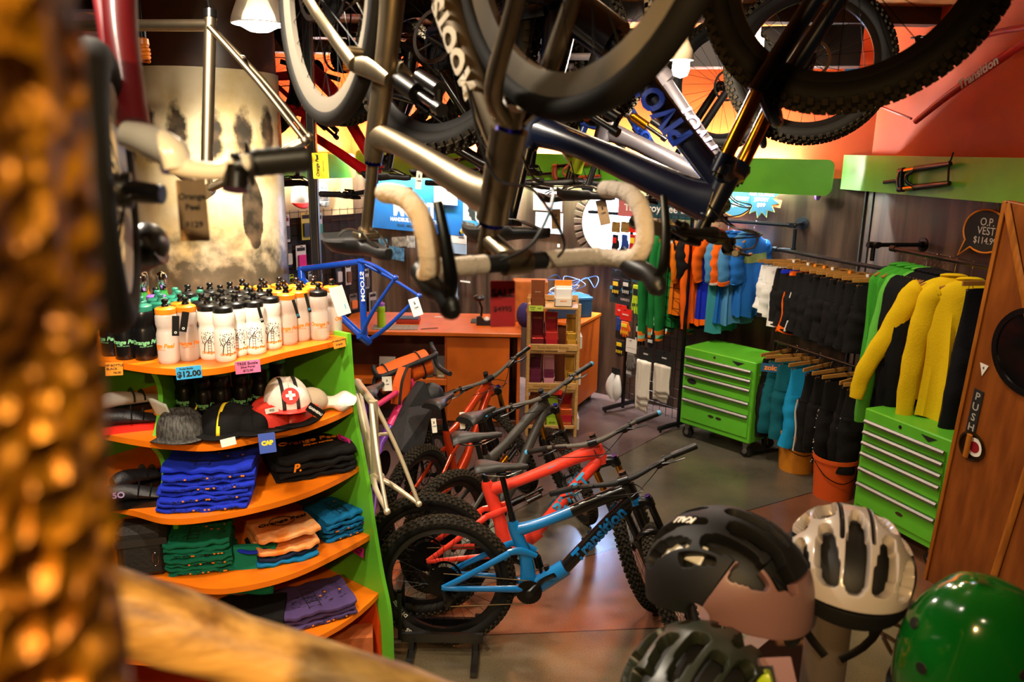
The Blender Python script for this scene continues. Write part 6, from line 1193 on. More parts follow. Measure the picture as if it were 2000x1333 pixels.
on1(1440, lambda X: shirt('blue jersey with orange sleeves and white seams', X, jb, h=.64, sleeve=.27, sm_=jr, cuff=((.9, 1., jw),), seed=9, collar=jb), -.05)
on1(1456, lambda X: shirt('sky blue jersey with orange sleeve hems', X, jlb, h=.64, sleeve=.27, cuff=((.85, 1., jr),), seed=10, collar=jlb))
on1(1474, lambda X: shirt('bright blue jersey with olive chest band, right end of the rail', X, jb, h=.58, sleeve=.25, seed=11, band=((.26, .36, jol),), collar=jn), .1)
LENK = 1.
# shorts rail
l2 = 'clamp hanger on the shorts rail reaching into the room'; g2 = 'clamp hangers on the shorts rail'; beads = (None, None, 'white', None, 'white', C_or, C_or, 'white', None, C_or, None, 'white', None)
seq = [(1524, jw, dict(h=.40, waist=jw), 'white bib shorts at the far end of the shorts rail'), (1536, jw, dict(h=.46, cuff=jbl), 'white and black bib shorts second from the far end'), (1552, jbl, dict(h=.5, cuff=jw, stripe=jw), 'black bib shorts with white side stripe on the rail'), (1566, jbl, dict(h=.5, waist=jro), 'black bib shorts with royal blue straps'), (1580, jbl, dict(h=.52, waist=jr, cuff=jr, stripe=jr), 'black shorts with orange waist, stripe and leg cuff'), (1594, jbl, dict(h=.5, stripe=jw), 'black shorts with white piping beside the orange cuffed pair')]
for k, (px, m, kw, lab) in enumerate(seq): X = railX(r2a, d2, t_at(r2a, d2, px), 1.75, random.uniform(-.35, .0)); hanger(X, l2, g2, 'clamp', beads[k]); shorts(lab, X, m, seed=k+20, **kw)
for k, px in enumerate((1612, 1628, 1645, 1662, 1679, 1697, 1716)):
    X = railX(r2a, d2, t_at(r2a, d2, px), 1.75, random.uniform(-.4, -.05)); hanger(X, l2, g2, 'clamp', beads[k+6]); tx = {3: 'LG', 5: 'LL'}.get(k)
    shorts('black shorts with pale letters LG on the thigh' if k == 3 else ('black shorts with small LL letters near the green vests' if k == 5 else 'plain black cycling shorts packed on the shorts rail'), X, jbl, h=.52, seed=k+40, group=None if tx else 'plain black shorts', txt=tx)
# lower rail on its own stand
lo_a = V((2.22, 6.55, 1.02)); lo_b = V((2.66, 5.52, 1.02)); dl = (lo_b-lo_a).normalized()
LR = thing('clothes_rack', 'black floor rack carrying the lower row of shorts', 'clothes rack', (lo_a.x, lo_a.y, 0))
mb = MB(); mb.tube([(0, 0, 1.02), lo_b-V((lo_a.x, lo_a.y, 0))], .012, 10); mb.build('bar', 'black', LR)
for q in (lo_a, lo_b): mb = MB(); c = q-V((lo_a.x, lo_a.y, 0)); mb.tube([c, (c.x, c.y, .02)], .012, 10); ax = V((-dl.y, dl.x, 0)); mb.tube([V((c.x, c.y, .025))-ax*.22, V((c.x, c.y, .025))+ax*.22], .012, 8); mb.build('leg', 'black', LR)
dk_t = cloth('shorts_teal', '#0e5a66'); db = cloth('shorts_blue', '#1590c8'); l3 = 'clamp hanger on the lower black rack'; g3 = 'clamp hangers on the lower rack'
for k, (t, m, kw, lab) in enumerate(((.03, jbl, dict(h=.68), 'long black trousers at the far end of the lower rack'), (.15, dk_t, dict(h=.62), 'dark teal shorts behind the bright blue pair'), (.26, dk_t, dict(h=.64), 'dark teal shorts next to the black trousers'), (.38, db, dict(h=.66), 'bright blue shorts on the lower rack'), (.51, jbl, dict(h=.64, stripe=jw), 'black shorts with grey piping on the lower rack'), (.64, jbl, dict(h=.60), 'plain black shorts in the middle of the lower rack'), (.76, jbl, dict(h=.66, dots=True), 'black polka dot shorts over the orange bucket'), (.88, jbl, dict(h=.62), 'plain black shorts between the two polka dot pairs'), (1.0, jbl, dict(h=.66, dots=True), 'black polka dot shorts nearest the green vests'))):
    X = railX(lo_a, dl, t, 1.02, random.uniform(-.2, .25)); hanger(X, l3, g3, 'clamp'); shorts(lab, X, m, seed=k+60, bulge=1.1, **kw)
X = railX(lo_a, dl, .16, 1.02); card('hang_tag', 'blue hang tag with orange lettering on the teal shorts', 'tag', tocam(X.translation+V((-.16, -.1, -.17))), .15, .07, mat('tag_teal', '#12507a', .6), (('zoic', .06, 0, 0, .002),), C_or)
# jackets
l4 = 'curved wooden hanger on the jacket rail'; g4 = 'hangers on the jacket rail'; vg = cloth('vest_green', '#3f9c2c'); vl = cloth('jacket_light_green', '#5db540'); jy = cloth('jacket_yellow', '#dcb90c'); jk = cloth('jacket_black', '#0e0f12')
def on3(px, fn, jit=0., dz=0.): X = railX(r3a, d3, t_at(r3a, d3, px), 1.903+dz, jit); hanger(X, l4, g4, 'curve'); return fn(X)
for k, (px, lab) in enumerate(((1762, 'green vest at the far end of the jacket rail'), (1775, 'green vest second from the far end of the jacket rail'), (1790, 'green vest next to the light green jacket'))): on3(px, lambda X: shirt(lab, X, vg, 'vest', h=.74, w=.46, name='vest', seed=k+80, collar=vg), .05*k)
on3(1806, lambda X: shirt('light green long sleeved jacket beside the green vests', X, vl, 'jacket', h=.82, sleeve=1.0, name='jacket', seed=84, collar=vl, sl_ang=.10), -.05)
for k, px in enumerate((1812, 1820, 1828, 1836, 1845)): on3(px, lambda X: shirt('plain black jacket hanging between green and yellow ones', X, jk, 'jacket', h=.90, sleeve=.92, name='jacket', seed=k+90, group='plain black jackets', collar=jk), -.06*k)
on3(1854, lambda X: shirt('black jacket directly behind the yellow jackets', X, jk, 'jacket', h=.90, sleeve=.9, name='jacket', seed=99, collar=jk), -.36)
on3(1868, lambda X: shirt('yellow rain jacket nearest the light green one', X, jy, 'jacket', h=.84, sleeve=.80, name='rain_jacket', seed=100, collar=jy, sl_ang=.30, w=.46), -.5)
on3(1900, lambda X: shirt('yellow rain jacket overlapped by the first, closer to the door', X, jy, 'jacket', h=.92, sleeve=.98, name='rain_jacket', seed=101, collar=jy, sl_ang=.05), -.42)
X = railX(r3a, d3, t_at(r3a, d3, 1938), 1.903, 0); hanger(X, 'clamp hanger holding the navy trousers by the door', None, 'clamp'); shorts('long navy black trousers hanging next to the wooden door', X, cloth('trousers_navy', '#0c0d14'), h=1.05, seed=120, name='trousers', cat='trousers')
# ---------------------------------------------------------------- tool chests
def chest(label, A, B, ztop, dep, zb=.14, hs=(.075, .075, .11, .11, .19), badge=True):
    """A, B: front bottom corners on the castor deck"""
    d = (B-A); w = d.length; d.normalize(); n = V((d.y, -d.x, 0)); n = n if n.dot(-A) > 0 else -n
    X = basis((A.x, A.y, 0), d, -n if V((0, 0, 1)).dot(d.cross(-n)) > 0 else n)  # x along front, y to the back
    r = thing('tool_chest', label, 'tool chest', X=X); h = ztop-zb
    mb = MB(); mb.box((w/2, dep/2, zb+h/2), (w, dep, h), b=.008); mb.build('cabinet', 'tool', r)
    z = ztop-.075
    for k, dh in enumerate(hs):
        sc = (ztop-.075-zb-.045)/(sum(hs)+.006*len(hs)); hh = dh*sc
        mb = MB(); mb.box((w/2, -.004, z-hh/2), (w-.055, .012, hh), b=.003); dw = mb.build('drawer', 'tool', r)
        mb = MB(); X2 = T(w/2, -.012, z-.012) @ RY(PI/2); mb.prism([(-.016, -.0), (-.016, -.012), (-.004, -.022), (.008, -.02), (.014, -.012), (.010, -.012), (.004, -.016), (-.006, -.016), (-.010, -.008), (-.010, 0)], w-.06, X2); mb.build('handle', 'alu', dw, angle=25)
        if k == len(hs)-1: mb = MB(); [mb.prism([(.03*math.cos(a), .012*math.sin(a)) for a in [2*PI*i/20 for i in range(20)]], .003, T(w*.5+x, -.0115, z-hh*.5) @ RX(PI/2)) for x in ((-.03, .05) if badge else (.05,))]; mb.build('badge', 'steel', dw)
        if badge and k == 2: mb = MB(); mb.prism([(.05*math.cos(a), .026*math.sin(a)) for a in [2*PI*i/20 for i in range(20)]], .002, T(.11, -.0115, z-hh*.55) @ RX(PI/2)); mb.build('sticker', 'ink', dw)
        z -= hh+.006
    mb = MB(); mb.tube([(w*.44, -.003, ztop-.038), (w*.44, .01, ztop-.038)], .013, 14); mb.build('lock', 'chrome', r)
    mb = MB(); mb.prism([(-.06, .012), (.06, .012), (0, -.022)], .003, T(w*.76, -.0015, ztop-.04) @ RX(PI/2)); mb.build('maker_plate', 'ink', r)
    mb = MB(); mb.tube([(w+.03, .08, ztop-.12), (w+.03, dep-.08, ztop-.12)], .009, 10); [mb.tube([(w, y, ztop-.12), (w+.03, y, ztop-.12)], .012, 10) for y in (.08, dep-.08)]; mb.build('side_handle', 'chrome', r)
    for x in (.06, w-.06):
        for y in (.06, dep-.06):
            mb = MB(); mb.tube([(x, y-.018, .052), (x, y+.018, .052)], .052, 18); c = mb.build('castor', 'plastic', r); mb = MB(); mb.box((x, y, .118), (.05, .055, .04), b=.004); [mb.box((x, y+s*.024, .08), (.035, .005, .07)) for s in (-1, 1)]; mb.tube([(x, y-.03, .052), (x, y+.03, .052)], .022, 12); mb.build('castor_fork', 'alu', c)
    return r
A1, B1 = atz(1327, 825, .14), atz(1463, 869, .14)
chest('bright green five drawer tool chest under the jerseys', A1, B1, .86, .46)
A2 = atz(1665, 992, .14); B2 = atz(1808, 1070, .14); B2 = A2+(B2-A2)*1.12
chest('bright green tool chest under the jackets beside the door', A2, B2, .88, .42, hs=(.075, .075, .075, .11, .11, .17), badge=False)
# ---------------------------------------------------------------- buckets
def bucket(label, px, py, m, h=.34, R=.16):
    p = atz(px, py, 0); r = thing('storage_bucket', label, 'bucket', (p.x, p.y+R, 0)); mb = MB(); mb.lathe([(.001, 0), (R*.86, 0), (R, h), (R+.008, h), (R+.008, h-.03), (R*.985, h-.03), (R*.985, h), (R*.84, .01), (.001, .01)], 36); mb.build('tub', m, r)
    mb = MB(); mb.tube([(-R, 0, h-.05), (-R*.7, -R*.75, h-.13), (0, -R*1.02, h-.17), (R*.7, -R*.75, h-.13), (R, 0, h-.05)], .004, 6, smooth=5); mb.build('bail_handle', 'dark', r)
bucket('mustard bucket on the floor under the teal and blue shorts', 1567, 930, mat('bucket_mustard', '#c97c14', .45)); bucket('burnt orange bucket under the polka dot shorts beside the tool chest', 1640, 985, mat('bucket_orange', '#cf5216', .45), .33, .16)
# ---------------------------------------------------------------- glove and sock grid
ga, gb = atz(1216, 797, .02), atz(1324, 835, .02); gd_ = (gb-ga); gd_.z = 0; gw_ = gd_.length; gd_.normalize(); gn = V((gd_.y, -gd_.x, 0)); gn = gn if gn.y < 0 else -gn
GR = thing('glove_rack', 'black wire floor rack with gloves and socks beside the tool chest', 'rack', X=facing(ga, gn)); GXm = facing(ga, gn)
mb = MB(); [mb.tube([(.0+gw_*k/9, .06, 0), (gw_*k/9, 1.98, 0)], .003, 5) for k in range(10)]; [mb.tube([(0, .08+.095*k, 0), (gw_, .08+.095*k, 0)], .003, 5) for k in range(21)]; mb.build('wire_mesh', 'black', GR)
for x in (0, gw_): mb = MB(); mb.box((x, .99, 0), (.025, 1.98, .025)); mb.box((x, .04, .0), (.035, .035, .56), b=.004); [mb.tube([(x, 0, s*.25), (x, .03, s*.25)], .012, 8) for s in (-1, 1)]; mb.build('foot_frame', 'black', GR)
gp = lambda px, py, off=.06: onplane(px, py, ga+gn*off, gn)
def glove_fn(mb, w, h):
    mb.box((0, -h*.30, 0), (w*.8, h*.42, .02), b=.008)
    for k in range(4): mb.tube([(-w*.30+w*.2*k, -h*.48, 0), (-w*.34+w*.225*k, -h*(.70+.06*(k in (1, 2))), .004), (-w*.36+w*.24*k, -h*(.86+.08*(k in (1, 2))), .0)], [.011, .011, .008], 8)
    mb.tube([(w*.36, -h*.3, 0), (w*.52, -h*.45, .006), (w*.54, -h*.58, .006)], [.012, .012, .008], 8)
def glove(label, px, py, hd, gm, pm=None, hw=.11, hh=.07, gh_=.2, off=.05, txt=None, name='cycling_gloves', cat='gloves', group=None, kind='glove', tilt=0.):
    hw *= 1.25; hh *= 1.15; gh_ *= 1.2; p = gp(px, py, off); X = facing(p, gn) @ RZ(tilt); r = thing(name, label, cat, X=X, group=group)
    mb = MB(); mb.prism(rough_line(hw, hh, .008, 2), .004); mb.box((0, 0, .004), (hw*.84, hh*.3, .002)); b = mb.build('header_card', hd, r, smooth=False)
    if txt: mb = MB(); mb.text(txt, .018, lambda x, y, z: (x, y, .0052+z), .0003, bold=.0006); mb.build('lettering', 'white', b, smooth=False)
    mb = MB(); mb.tube([(0, hh*.4, -.04), (0, hh*.4, .03)], .003, 6); mb.build('hook', 'dark', r)
    Y = T(0, -hh*.45, .0)
    if kind == 'glove':
        mb = MB(); glove_fn(mb, hw*.85, gh_); g = mb.build('glove', gm, r, X=Y)
        if pm: mb = MB(); mb.box((-.004, -gh_*.30, .011), (hw*.5, gh_*.2, .004), b=.0015); [mb.box((-hw*.25+hw*.17*k, -gh_*.68, .012), (.012, .03, .004)) for k in range(4)]; mb.build('glove_print', pm, g)
    elif kind == 'sock': mb = MB(); [mb.grid(lambda u, v, k=k: ((u-.5)*hw*(.85+.06*math.sin(5*v+k))+.008*k+.016*v*(k-1), -gh_*v*(1-.13*k)+.008*math.sin(5*u+2*k)*v, .013*(k+1)+.007*math.sin(9*u+k+3*v)), 10, 12) for k in (2, 1, 0)]; o = mb.build('sock', gm, r, X=Y); q = o.modifiers.new('thick', 'SOLIDIFY'); q.thickness = .008
    else: mb = MB(); [mb.tube([(s*.03, .0, 0), (s*.045, -gh_*.3, .02), (s*.05, -gh_*.65, .02), (s*.02, -gh_, .0)], [(.02, .02), (.045, .03), (.05, .035), (.015, .02)], 12, up=(0, 0, 1), smooth=4) for s in (-1, 1)]; mb.build('shoe_cover', gm, r, X=Y)
    return r
c100 = mat('card_bronze', '#8d7038', .5); gk = cloth('glove_black', '#15151b'); gy = cloth('glove_neon', '#c6dd2a'); gb_ = cloth('glove_blue', '#24408c'); gr_ = cloth('glove_red', '#b8201e'); gc = cloth('glove_grey', '#6a6660'); go = cloth('glove_orange', '#e0641a'); cream = cloth('sock_cream', '#ded6c4')
for k, (px, lab, g, pm) in enumerate(((1203, 'black gloves with red print at the left of the porthole', gk, 'red'), (1221, 'blue gloves second along before the porthole', gb_, None), (1238, 'red gloves with yellow print before the porthole', gr_, 'yellow'), (1252, 'black and yellow gloves under the logo sign', gk, 'yellow'))): glove(lab, px, 444, c100 if k != 2 else M['red'], g, pm, off=.10, hw=.09, hh=.09, gh_=.22)
for px, lab, g, pm in ((1296, 'black gloves with red print behind the right hand drop', gk, 'red'), (1313, 'black and grey gloves behind the right hand drop', gk, 'white')): glove(lab, px, 444, c100, g, pm, off=.06, hw=.09, hh=.09, gh_=.25)
glove('white and yellow gloves hanging in the middle of the wire rack', 1205, 535, 'ink', gk, 'yellow', off=.08, gh_=.17); glove('black gloves beside the neon pair', 1225, 537, 'ink', gk, 'white', off=.06, gh_=.16); glove('neon yellow glove hanging in front of the wire rack', 1246, 545, mat('card_petrol', '#1d5a74', .5), gy, 'ink', hw=.13, hh=.06, gh_=.27, off=.12)
glove('red card gloves with orange fingers on the wire rack', 1222, 615, 'red', go, 'yellow', off=.10, txt='GARNEAU', hw=.12, hh=.10, gh_=.15); glove('red card gloves behind the orange fingered pair', 1213, 607, 'red', gb_, None, off=.05, txt='GARNEAU', hw=.12, hh=.10, gh_=.17); glove('grey card black gloves in the middle of the wire rack', 1252, 622, mat('card_grey', '#4a463f', .6), gk, 'white', txt='GARNEAU', hw=.13, hh=.06, gh_=.22, off=.07); glove('white card black gloves on the right of the wire rack', 1274, 622, 'paper', gk, 'white', off=.09, hw=.07, hh=.11, gh_=.2)
glove('small yellow and white card gloves at the left of the rack', 1212, 655, 'ink', gk, 'yellow', off=.07, gh_=.16); glove('white star card gloves low on the wire rack', 1233, 676, 'paper', gc, None, off=.09, hw=.11, hh=.12, gh_=.15); glove('grey gloves under the white star card', 1231, 700, 'ink', gc, 'white', off=.05, hw=.08, hh=.03, gh_=.16)
glove('cream socks folded on a black card, nearer the tool chest', 1298, 700, 'ink', cream, None, hw=.17, hh=.12, gh_=.3, off=.10, txt='DEFEET', kind='sock', name='cycling_socks', cat='socks'); glove('cream socks on a black card left of the other socks', 1262, 692, 'ink', cream, None, hw=.15, hh=.12, gh_=.42, off=.12, txt='DEFEET', kind='sock', name='cycling_socks', cat='socks')
glove('pair of white shoe covers at the lower left of the rack', 1203, 726, 'ink', mat('cover_white', '#d8d6d0', .6, bump=.2, bscale=60), None, hw=.09, hh=.06, gh_=.22, off=.12, kind='cover', name='shoe_covers', cat='shoe covers')
p = gp(1215, 592, .03); 
# stand header panels
mb = MB(); X = facing(gp(1222, 580, .02), gn); mb.box((0, 0, 0), (.42, .16, .015)); o = mb.build('header_board', mat('board_dark', '#16282c', .5), X=X, smooth=False); tag(o, 'dark header board with pale letters across the wire rack', 'sign'); mb = MB(); mb.box((0, .065, .008), (.42, .03, .004)); mb.build('blue_stripe', mat('stripe_cyan', '#3a8fb0', .5), o, smooth=False); mb = MB(); mb.text('HANDS', .035, lambda x, y, z: (x, y-.03, .008+z), .0004); mb.build('lettering', 'paper', o, smooth=False)
# ================================================================ DOOR
DA = V((2.594, 4.489, 0)); DTOP = aty(1961, 392, 4.2); du = V((.30, -.955, 0)).normalized(); dv = (DTOP-DA); dh = dv.length; dv.normalize(); du = (du-dv*du.dot(dv)).normalized(); dn = du.cross(dv); 
if dn.x > 0: dn = -dn
DX = Matrix((du, dv, du.cross(dv))).transposed().to_4x4(); DX.translation = DA; zs = 1 if (DX.to_3x3().inverted() @ dn).z > 0 else -1
dw = mat('door_wood', '#8a4a14', .42, hex2='#6e3608', nscale=5, stretch=(3, .5, 3), coat=.2); dw2 = mat('door_trim', '#a86418', .4, hex2='#8a4c10', nscale=8, stretch=(6, .6, 6))
D = thing('wooden_door', 'tall leaning honey wood door with push plate and round dark pane', 'door', X=DX); W_ = .95
mb = MB(); mb.box((W_/2, dh/2, -zs*.025), (W_, dh, .05), b=.004); mb.build('door_leaf', dw, D, smooth=False)
def dpx(px, py): return DX.inverted() @ onplane(px, py, DA+dn*.006, dn)
for (pa, pb) in (((1966, 398), (2012, 640)), ((2012, 900), (1940, 1130))):
    a, b = dpx(*pa), dpx(*pb); mb = MB(); mb.tube([V((a.x, a.y, zs*.008)), V((b.x, b.y, zs*.008))], [(.022, .008)]*2, 8, up=(0, 0, 1)); mb.build('moulding', dw2, D)
mb = MB(); mb.box((.012, dh/2, zs*.006), (.024, dh, .012), b=.003); mb.build('edge_strip', dw2, D)
c = dpx(2016, 690); mb = MB(); mb.lathe([(.001, 0), (.21, 0), (.21, .004), (.001, .004)], 40, T(c.x, c.y, zs*.004)); mb.build('pane', mat('door_pane', '#0a0a0b', .1, spec=.6), D); mb = MB(); mb.lathe([(.205, -.004), (.205, .012), (.235, .012), (.235, -.004)], 40, T(c.x, c.y, zs*.003), closed=True); mb.build('pane_rim', 'black', D)
def dcard(px, py, w, h, m, nm, lift=.004, rot=0.): c = dpx(px, py); Y = T(c.x, c.y, zs*lift) @ (Matrix() if zs > 0 else RY(PI)) @ RZ(rot); return Y
Y = dcard(1903, 806, 0, 0, 0, 0); mb = MB(); mb.box((0, 0, 0), (.062, .27, .004), Y); pp = mb.build('push_plate', 'ink', D, smooth=False); mb = MB(); [mb.text(ch, .062, lambda x, y, z, k=k: tuple(Y @ V((x, y+.095-.063*k, .003+z))), .0004, bold=.001) for k, ch in enumerate('PUSH')]; mb.build('lettering', mat('plate_silver', '#a8a49a', .5), pp, smooth=False)
Y = dcard(1898, 872, 0, 0, 0, 0); mb = MB(); mb.lathe([(.001, .0), (.082, .0), (.088, .006), (.074, .012), (.07, .004), (.001, .004)], 36, Y); hp = mb.build('handle_plate', mat('brass_dark', '#3a2a14', .3, .8), D); mb = MB(); mb.lathe([(.001, .006), (.055, .006), (.055, .003)], 30, Y @ T(.02, .004, 0)); mb.build('roundel_white', 'white', hp); mb = MB(); mb.lathe([(.001, .0075), (.033, .0075), (.033, .005)], 30, Y @ T(.02, .004, 0)); mb.build('roundel_red', mat('roundel', '#8a1420', .4), hp); mb = MB(); mb.tube([Y @ V((-.012, .07, .02)), Y @ V((-.012, -.07, .02))], [(.018, .01)]*2, 10); mb.build('pull', dw2, hp)
Y = dcard(1920, 722, 0, 0, 0, 0); mb = MB(); mb.prism([(-.028, .03), (.028, .03), (0, -.04)], .002, Y); st_ = mb.build('sticker', 'white', D, smooth=False); mb = MB(); mb.text('4', .025, lambda x, y, z: tuple(Y @ V((x, y+.008, .002+z))), .0003); mb.build('lettering', 'ink', st_, smooth=False)
# ================================================================ FOREGROUND: GOLD POST, LOG RAIL
def gold_mat():
    m = bpy.data.materials.new('rough_gold'); m.use_nodes = True; nt = m.node_tree; N = nt.nodes; b = N['Principled BSDF']; tc = N.new('ShaderNodeTexCoord')
    v = N.new('ShaderNodeTexVoronoi'); v.inputs['Scale'].default_value = 75; nt.links.new(tc.outputs['Object'], v.inputs['Vector']); n = N.new('ShaderNodeTexNoise'); n.inputs['Scale'].default_value = 22; n.inputs['Detail'].default_value = 6; nt.links.new(tc.outputs['Object'], n.inputs['Vector'])
    r = N.new('ShaderNodeValToRGB'); e = r.color_ramp.elements; e[0].color = (*lin('#6e3a06'), 1); e[1].color = (*lin('#d98a14'), 1); e[0].position = .36; e[1].position = .66; nt.links.new(n.outputs['Fac'], r.inputs[0]); nt.links.new(r.outputs[0], b.inputs['Base Color'])
    b.inputs['Metallic'].default_value = .55; b.inputs['Roughness'].default_value = .38
    ad = N.new('ShaderNodeMath'); ad.operation = 'ADD'; nt.links.new(v.outputs['Distance'], ad.inputs[0]); nt.links.new(n.outputs['Fac'], ad.inputs[1]); bp = N.new('ShaderNodeBump'); bp.inputs['Strength'].default_value = .8; bp.inputs['Distance'].default_value = .02; nt.links.new(ad.outputs[0], bp.inputs['Height']); nt.links.new(bp.outputs['Normal'], b.inputs['Normal']); return m
pr_ = atd(166, 560, .26); cx, cy = pr_.x-.078, pr_.y+.0
def post_fn(u, v):
    z = 1.5+2.1*v; a = 2*PI*u; q = .07+.004*math.sin(5*a+9*z)+.003*math.sin(11*a-17*z)+.002*math.sin(23*a+41*z); return (q*math.cos(a), q*math.sin(a), z)
mb = MB(); mb.grid(post_fn, 60, 60); o = mb.build('textured_post', gold_mat(), X=T(cx, cy, 0)); tag(o, 'rough gold orange post close to the camera at the left edge', 'post'); mb = MB(); mb.lathe([(.08, .0), (.08, 1.5)], 24); mb.build('post_base', mat('post_base', '#5a3008', .6), o)
log = mat('log_wood', '#c89a50', .5, hex2='#7a5420', nscale=7, stretch=(1, 6, 6), bump=.3, bscale=12); la = atd(215, 1128, .78); lb = atd(960, 1385, .86); ld = (lb-la).normalized(); rr = .037
mb = MB(); L = (lb-la).length; mb.tube([la-ld*.35+(lb-la)*(k/14)*2.0 for k in range(15)], [rr*(1+.06*math.sin(k*1.3)+.04*math.sin(k*2.9)) for k in range(15)], 20); o = mb.build('log_rail', log); 
ctr = (la+lb)/2
for vv in o.data.vertices: vv.co = vv.co-ctr-V((0, 0, rr*.9))-(_C-ctr).normalized()*0
o.location = ctr; tag(o, 'peeled log handrail crossing the lower left foreground', 'handrail')
mb = MB(); mb.tube([(0, 0, 0), (0, 0, -1.95)], .04, 14); lp = mb.build('log_baluster', log, o); lp.location = lb-ctr+V((.05, .02, -.03))
# ================================================================ NEAR HANGING CHILD'S BIKE (left)
def kids_bike():
    cred = paint('kids_red', '#5c0a14', rough=.45, coat=.2); cw = paint('kids_white', '#e6e0d6'); d = .98
    hub = atd(205, 372, d); r = thing('cruiser_bike', 'small red and white cruiser bike hanging close beside the gold post', 'bicycle', hub); L = lambda px, py, dd=d: atd(px, py, dd)-hub
    n = V((.93, .36, 0)).normalized()          # wheel axle
    Q = basis((0, 0, 0), n.cross(V((0, 0, 1))), (0, 0, 1)); Q = Q if True else Q     # wheel plane: x horizontal, y up, z along the axle
    R = .178; w = .05
    o = bpy.data.objects.new('front_wheel', None); COL.objects.link(o); o.parent = r; o.matrix_local = Q
    mb = MB(); mb.lathe([(R-w/2+w/2*math.cos(2*PI*k/14), w/2*math.sin(2*PI*k/14)) for k in range(14)], 56, closed=True); mb.build('tire', 'rubber', o)
    mb = MB(); mb.lathe([(R-w-.0, -.018), (R-w-.025, -.010), (R-w-.025, .010), (R-w, .018)], 56, closed=True); mb.build('rim', mat('rim_cream', '#cfc4b4', .35), o)
    mb = MB(); [mb.tube([(.02*math.cos(a), .02*math.sin(a), .02*(1 if i % 2 else -1)), ((R-w-.02)*math.cos(a+.3), (R-w-.02)*math.sin(a+.3), 0)], .0012, 5) for i, a in enumerate([2*PI*k/20 for k in range(20)])]; mb.build('spokes', 'steel', o)
    mb = MB(); mb.lathe([(.001, -.06), (.007, -.06), (.007, -.035), (.022, -.03), (.022, .03), (.007, .035), (.007, .06), (.001, .06)], 18); mb.build('hub', 'black', o)
    mb = MB(); mb.tube([L(180, 370), L(240, 372), L(318, 380)], [(.009, .009), (.014, .014), (.012, .012)], 14); mb.build('axle_peg', 'black', r)
    mb = MB(); mb.tube([L(232, -60, 1.1), L(236, 60, 1.08), L(252, 180, 1.05), L(262, 250, 1.03)], [.023, .022, .020, .02], 16, smooth=4); mb.tube([L(190, -60, 1.15), L(215, 100, 1.1), L(250, 240, 1.05)], .012, 12); mb.build('frame', cred, r)
    mb = MB(); mb.tube([L(245, 262), L(290, 275), L(335, 300), L(345, 335)], [(.02, .016), (.026, .02), (.024, .02), (.018, .018)], 16, smooth=5); mb.build('stem', cw, r)
    mb = MB(); mb.tube([L(322, 316), L(372, 330), L(430, 334), L(470, 322), L(490, 318, .99), L(590, 312, 1.02)], [.0135, .012, .0112, .0112, .0112, .0112], 14, smooth=6); H = mb.build('handlebar', cw, r)
    mb = MB(); a, b = L(486, 320, .99), L(600, 309, 1.02); dd = (b-a); mb.tube([a, a+dd*.02, a+dd*.04]+[a+dd*(.06+.094*k/1.) for k in range(11)], [.028, .028, .018]+[.0165+.0012*(k % 2) for k in range(11)], 16); mb.build('grip', 'plastic', H)
    c = L(462, 326); mb = MB(); mb.tube([c-dd*.06, c+dd*.06], .018, 14); mb.tube([c, c+V((0, -.01, -.028))], [.014, .016], 12); mb.build('brake_clamp', 'black', H)
    mb = MB(); mb.ball(tuple(L(285, 480, 1.2)), (.03, .05, .035), seg=14); mb.tube([L(240, 500, 1.2), L(310, 478, 1.2)], [.035, .03], 14); mb.build('saddle', 'black', r)
    return r
kids_bike()
p = atd(377, 412, 1.15); o = card('hang_tag', 'brown paper tag hanging from the white cruiser handlebar', 'tag', tocam(p, .01), .040, .088, 'kraft', (('Orange', .012, 0, .02), ('Peel', .012, 0, .005), ('$129', .012, 0, -.02)))
mb = MB(); mb.tube([(0, .042, 0), (.01, .06, 0), (.005, .066, 0)], .001, 5); mb.build('string', 'ink', o)
p = atd(626, 324, 2.6); o = card('hang_tag', 'yellow shop tag hung on the titanium frame dropout', 'tag', tocam(p, .03), .05, .082, mat('tag_yellow', '#f2d21c', .6), (), 'ink')
mb = MB(); mb.text('Orange Peel', .014, lambda x, y, z: (-.010-y, x, .0011+z), .0003, shear=.25, bold=.0004); mb.text('bicycle service', .006, lambda x, y, z: (.008-y, x, .0011+z), .0003); mb.build('lettering', 'ink', o, smooth=False)
p = atd(982, 594, 1.5); o = card('hang_tag', 'red card tag dangling below the titanium bike handlebar', 'tag', tocam(p, .02), .047, .088, mat('tag_red', '#d02530', .6, noise=.1), (('SALE', .02, 0, .02, .001), ('$4995', .014, 0, -.01)), 'ink')
mb = MB(); mb.tube([(0, .045, 0), (.004, .08, .01)], .001, 5); mb.build('string', 'ink', o)
for px, py, d_, w, h, lab, t in ((1086, 428, 4.5, .05, .11, 'brown tag hanging under the farther hung saddle', .05), (1178, 415, 3.8, .05, .12, 'brown tag hanging under the nearer hung saddle', .25), (818, 352, 4., .03, .09, 'pale tag hanging above the blue banner', -.1), (903, 822, 4.7, .03, .1, 'white tag hanging from the charcoal bike saddle', .05), (848, 832, 4.9, .03, .09, 'white tag hanging from the orange bike saddle', .1), (756, 750, 4.9, .06, .09, 'pale tag hanging from the orange handlebar bag', .03), (812, 600, 3.9, .05, .09, 'white paper tag on the blue frame dropout', .3)):
    p = atd(px, py, d_); card('hang_tag', lab, 'tag', tocam(p, t), w, h, 'kraft' if 'brown' in lab else 'paper', (('$', .02, 0, .02), ('1299', .012, 0, -.005)))
